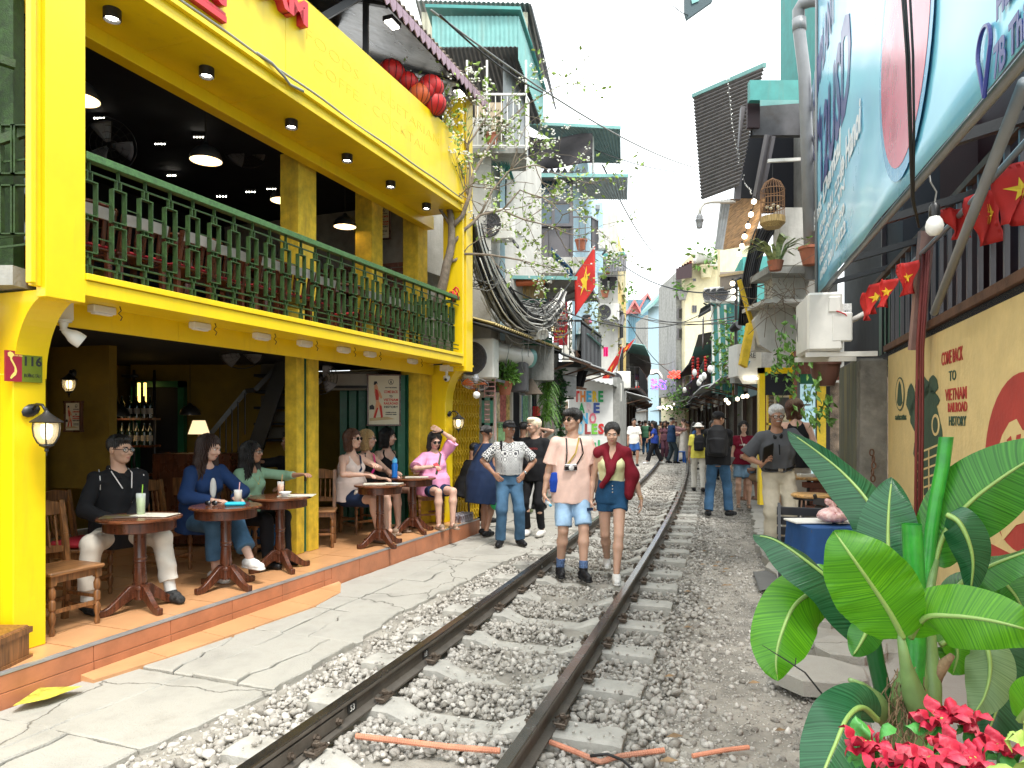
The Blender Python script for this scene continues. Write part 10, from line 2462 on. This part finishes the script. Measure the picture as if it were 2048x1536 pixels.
for a in(-1,1):
 for b in(-1,1):MB().bar(c+V(a*.2,b*.2,0),c+V(a*.2,b*.2,.73),.03,.03).ob('leg',MK,bt_)
mn=TG('open_notebook',c+V(0,.05,.77),'white spiral notebook lying open on the blue cloth table','notebook')
for dx in(-.14,.20):MB().rb_(c+V(dx+.0,.06,.781),(.30,.24,.015),.003,RZ(.05)).ob('page',Mw,mn)
m=MB()
for i in range(12):m.tu([c+V(.025,-.05+i*.02,.79)+V(.012*cos(a),0,.012*sin(a))for a in LS(9)],.0015,4)
m.ob('spiral',MK,mn)
bag=TG('pink_bag',c+V(.0,-.08,.79),'knotted pink plastic bag on the blue cloth table','bag')
S=SDF();b0=_np(c+V(.02,-.06,.84));S.ell(b0,(.13,.10,.055),.02);S.cn_(b0+_np((0,0,.03)),b0+_np((.0,0,.09)),.04,.015,.03).cn_(b0+_np((0,0,.08)),b0+_np((-.05,0,.12)),.012,.02,.01).cn_(b0+_np((0,0,.08)),b0+_np((.06,.01,.11)),.012,.02,.01)
v,f=S.mesh(.006,wr=.006,wf=1.6,se=3);v=v-_np(bag.location);nm_('bag',[(v,f)],mat('thin pink plastic',(.72,.26,.27),.3,var=.5,scale=30,col2=(.8,.6,.55),bu_=.3,bs=50),bag,np.eye(3))
cr_=TG('low_crates',gp(1600,8.2),'low wooden pallet seat under the round table','pallet');c=gp(1600,8.4)
for i in range(4):MB().box(c+V(.1,-.2+i*.13,.22),(.9,.10,.03)).ob('plank',Mwx,cr_)
for dx in(-.3,.5):MB().box(c+V(dx,0,.10),(.08,.5,.2)).ob('block',Mwm,cr_)
bk_=TG('brick_ledge',gp(1650,8.8),'dark brick ledge behind the tables against the old wall','wall');c=gp(1672,8.9)
for j in range(6):
 for i in range(4):MB().rb_(c+V(-.3+i*.23+(.1 if j%2 else 0),0,.5+j*.075),(.22,.12,.066),.004).ob('brick',Mbk,bk_)
MB().box(c+V(.08,0,.22),(1.0,.12,.46)).ob('base',Mod,bk_)
rt_=TG('red_table',at(2040,1240,3.3),'dark red slatted panel at the right edge by the wall','panel')
for i in range(5):MB().box(at(2046,1150+i*45,3.2),(.20,.03,.09)).ob('slat',Mr,rt_)
oc=TG('orange_hose',gnd(850,1480,.02),'ribbed orange conduit lying across the ballast between the rails','hose')
def ribtube(P,r,name,par,m_):
 Q=[];S=[];P=[Vector(p)for p in P]
 for a,b in zip(P,P[1:]):
  n=max(2,int((b-a).length/.006))
  for i in range(n):Q.append(a.lerp(b,i/n));S.append(r*(1 if i%2 else.82))
 m=MB();m.tu(Q,S,8);return m.ob(name,m_,par,sm=False)
M_hose=mat('faded orange hose',(.55,.22,.13),.65,var=.3,bu_=.1,di=.3,dc=(.3,.2,.15))
ribtube([gnd(712,1472,.03),gnd(800,1482,.03),gnd(900,1494,.03),gnd(1003,1502,.03)],.017,'hose',oc,M_hose)
ribtube([gnd(1100,1484,.0),gnd(1150,1503,.01),gnd(1200,1524,.0),gnd(1240,1512,.0),gnd(1330,1500,.0)],.015,'hose',oc,M_hose)
ribtube([gnd(1385,1512,-.02),gnd(1450,1500,-.02),gnd(1500,1494,-.02)],.013,'hose',oc,M_hose)
MB().tu([gnd(1180,1512,.02),gnd(1215,1508,.03),gnd(1245,1520,.03),gnd(1262,1536,.03),gnd(1255,1560,.0)],.007,6).ob('black_cable',Mcb,oc,1)
def on(k,dx,dy,z=.72):return TB[k]+V(dx,dy,z)
def glass(p,lb,col,h=.13,r=.034,straw=(.75,.75,.7),lvl=.8):
 t_=TG('drink_glass',p,lb,'drink');m=MB();m.lt_([(0,0),(r*.8,0),(r,h)],20,p,caps=False);m.lt_([(r*.93,h),(r*.75,.006),(0,.006)],20,p,caps=False);m.ob('glass',mat('clear tumbler',(.85,.9,.9),.05,bu_=0,alpha=.35,spec=.9),t_,sm=True)
 MB().lt_([(0,.006),(r*.76,.006),(r*(.76+.16*lvl),h*lvl),(0,h*lvl)],18,p,caps=False).ob('liquid',col,t_,1)
 MB().tu([p+V(0,0,.02),p+V(.02,-.01,h+.07)],.004,6).ob('straw',mat('straw %s'%str(straw),straw,.5),t_);return t_
glass(on(0,-.02,.05),'tall iced green drink with a straw on the nearest table',mat('green mint drink',(.35,.50,.12),.3,var=.6,scale=60),.17,.036,(.25,.5,.05))
glass(on(1,.05,.14),'milky iced drink with a pink straw on the second table',mat('milky drink',(.62,.50,.36),.4),.12,.036,(.7,.4,.4))
glass(on(2,.0,.02),'bright orange iced drink with a straw on the third table',mat('orange drink',(.75,.25,.01),.3,var=.3),.14,.034,(.45,.25,.1))
def book(p,w,d,rz_,lb,m_,th=.006,extra=None):
 t_=TG('menu',p,lb,'menu');MB().rb_(Vector(p)+V(0,0,th/2),(w,d,th),.002,RZ(rz_)).ob('sheet',m_,t_);return t_
book(on(0,-.12,-.05,.722),.26,.19,.3,'dark and yellow printed menu on the nearest table',mat('printed yellow menu',(.65,.58,.02),.4,var=.8,scale=9,col2=(.08,.05,.08)))
book(on(0,.10,.03,.723),.30,.20,-.1,'pale drawn map menu on the nearest table',mat('printed pale menu',(.60,.58,.48),.4,var=.35,scale=30))
book(on(2,.16,.02,.722),.34,.2,.1,'cream menu card overhanging the third table',mat('printed pale menu',(.6,.58,.48)))
book(on(3,-.06,.0,.722),.26,.18,.1,'cream menu card on the women\'s first table',mat('printed pale menu',(.6,.58,.48)))
book(on(3,.14,.03,.724),.22,.16,-.2,'second pale menu on the women\'s first table',mat('printed pale menu',(.6,.58,.48)))
book(on(4,.05,.0,.722),.30,.16,.1,'pale menu on the last cafe table',mat('printed pale menu',(.6,.58,.48)))
t_=TG('glasses_case',on(1,.09,-.04,.72),'turquoise glasses case on the second table','case');MB().rb_(on(1,.10,-.05,.738),(.17,.065,.035),.014,RZ(.15)).ob('shell',mat('turquoise leatherette',(.01,.35,.48),.4),t_)
t_=TG('sunglasses',on(1,-.12,-.02,.72),'black sunglasses lying on the second table','sunglasses')
for dx in(-.03,.03):MB().ball(on(1,-.12+dx,-.02,.742),(.027,.008,.022),12,8).ob('lens',Mln,t_,1)
MB().tu([on(1,-.175,.06,.735),on(1,-.15,-.02,.75),on(1,-.09,-.02,.75),on(1,-.06,.06,.735)],.003,5).ob('frame',Mf,t_)
t_=TG('bowl',on(2,.08,-.05,.72),'small white bowl on the third table','bowl');MB().lt_([(.025,0),(.03,.01),(.06,.045),(.058,.047),(.03,.016),(0,.014)],20,on(2,.07,-.06,.722),caps=False).ob('bowl',mat('white porcelain',(.75,.75,.72),.2,bu_=0),t_,sm=True)
t_=TG('water_bottle',on(4,-.17,-.02,.72),'blue plastic sports bottle on the last cafe table','bottle');p=at(788,960,9.0);p=V(p.x,9.05,.92);MB().lt_([(0,0),(.038,0),(.04,.02),(.036,.09),(.04,.17),(.03,.19),(.03,.20)],18,p,caps=False).ob('body',mat('translucent blue plastic',(.01,.16,.55),.15,bu_=0,alpha=.85),t_,sm=True);m=MB();m.lt_([(.033,.20),(.033,.235),(.015,.24),(.015,.25),(0,.25)],14,p);m.tu([p+V(-.03,0,.22),p+V(0,0,.27),p+V(.03,0,.235)],.006,5);m.ob('lid',mat('light blue cap',(.1,.45,.7),.4),t_)
cp=TG('can_pack',F(.3,-.15,.2),'shrink wrapped trays of red and white drink cans at the step end','cans')
M_can=mat('red white blue can print',(.50,.04,.06),.3,.5,var=.9,scale=16,col2=(.55,.55,.6),bu_=0);cb0=None
for i in range(6):
 for j in range(3):
  for k in range(1):
   p=F(.08+i*.07,-.06-j*.07,.2+k*.12)
   if cb0 is None:m=MB();m.lt_([(0,0),(.026,0),(.031,.008),(.031,.105),(.026,.115),(0,.113)],14);cb0=m.ob('can',M_can,cp,1,auto=40);cb0.data.transform(Matrix.Translation(Vector(cp.location)));cb0.location=p-Vector(cp.location)
   else:inst(None,'can',cb0,p,parent=cp)
for k,(px,D)in enumerate(((1098,14.2),(1108,15.5))):
 c=V((px-1024)/FP*D,D,0);t_=TG('metal_chair',c,'grey metal stool with blue seat left of the couple, %s'%('nearer'if k==0 else'farther'),'chair');MB().box(c+V(0,0,.45),(.34,.34,.03)).ob('seat',mat('blue plastic',(.01,.12,.5),.4),t_)
 for a in(-1,1):
  for b in(-1,1):MB().bar(c+V(a*.15,b*.15,0),c+V(a*.15,b*.15,.45 if b<0 else.85),.02,.02).ob('leg',Mal,t_)
 MB().box(c+V(0,.15,.8),(.32,.02,.1)).ob('backrest',Mal,t_)
lt=[]
for k in range(40):
 a=rnd(0,9);x=rnd(1.0,2.3);p=loc_of(a,x);m=MB();s_=rnd(.02,.05);m.add([p+V(-s_,0,.0),p+V(0,s_*.5,.012),p+V(s_,0,.004),p+V(0,-s_*.5,.006)],[(0,1,2,3)]);lt.append(m)
big=MB()
for m in lt:big.add(m.v,m.f)
o=big.ob('fallen_leaves',mat('dry leaf litter',(.22,.14,.07),.8,var=.6,scale=8),fix=False);tag(o,'dry fallen leaves and scraps on the dirt verge',None,kind='stuff')
print('SCRIPT SECONDS',round(time.time()-T0,1))
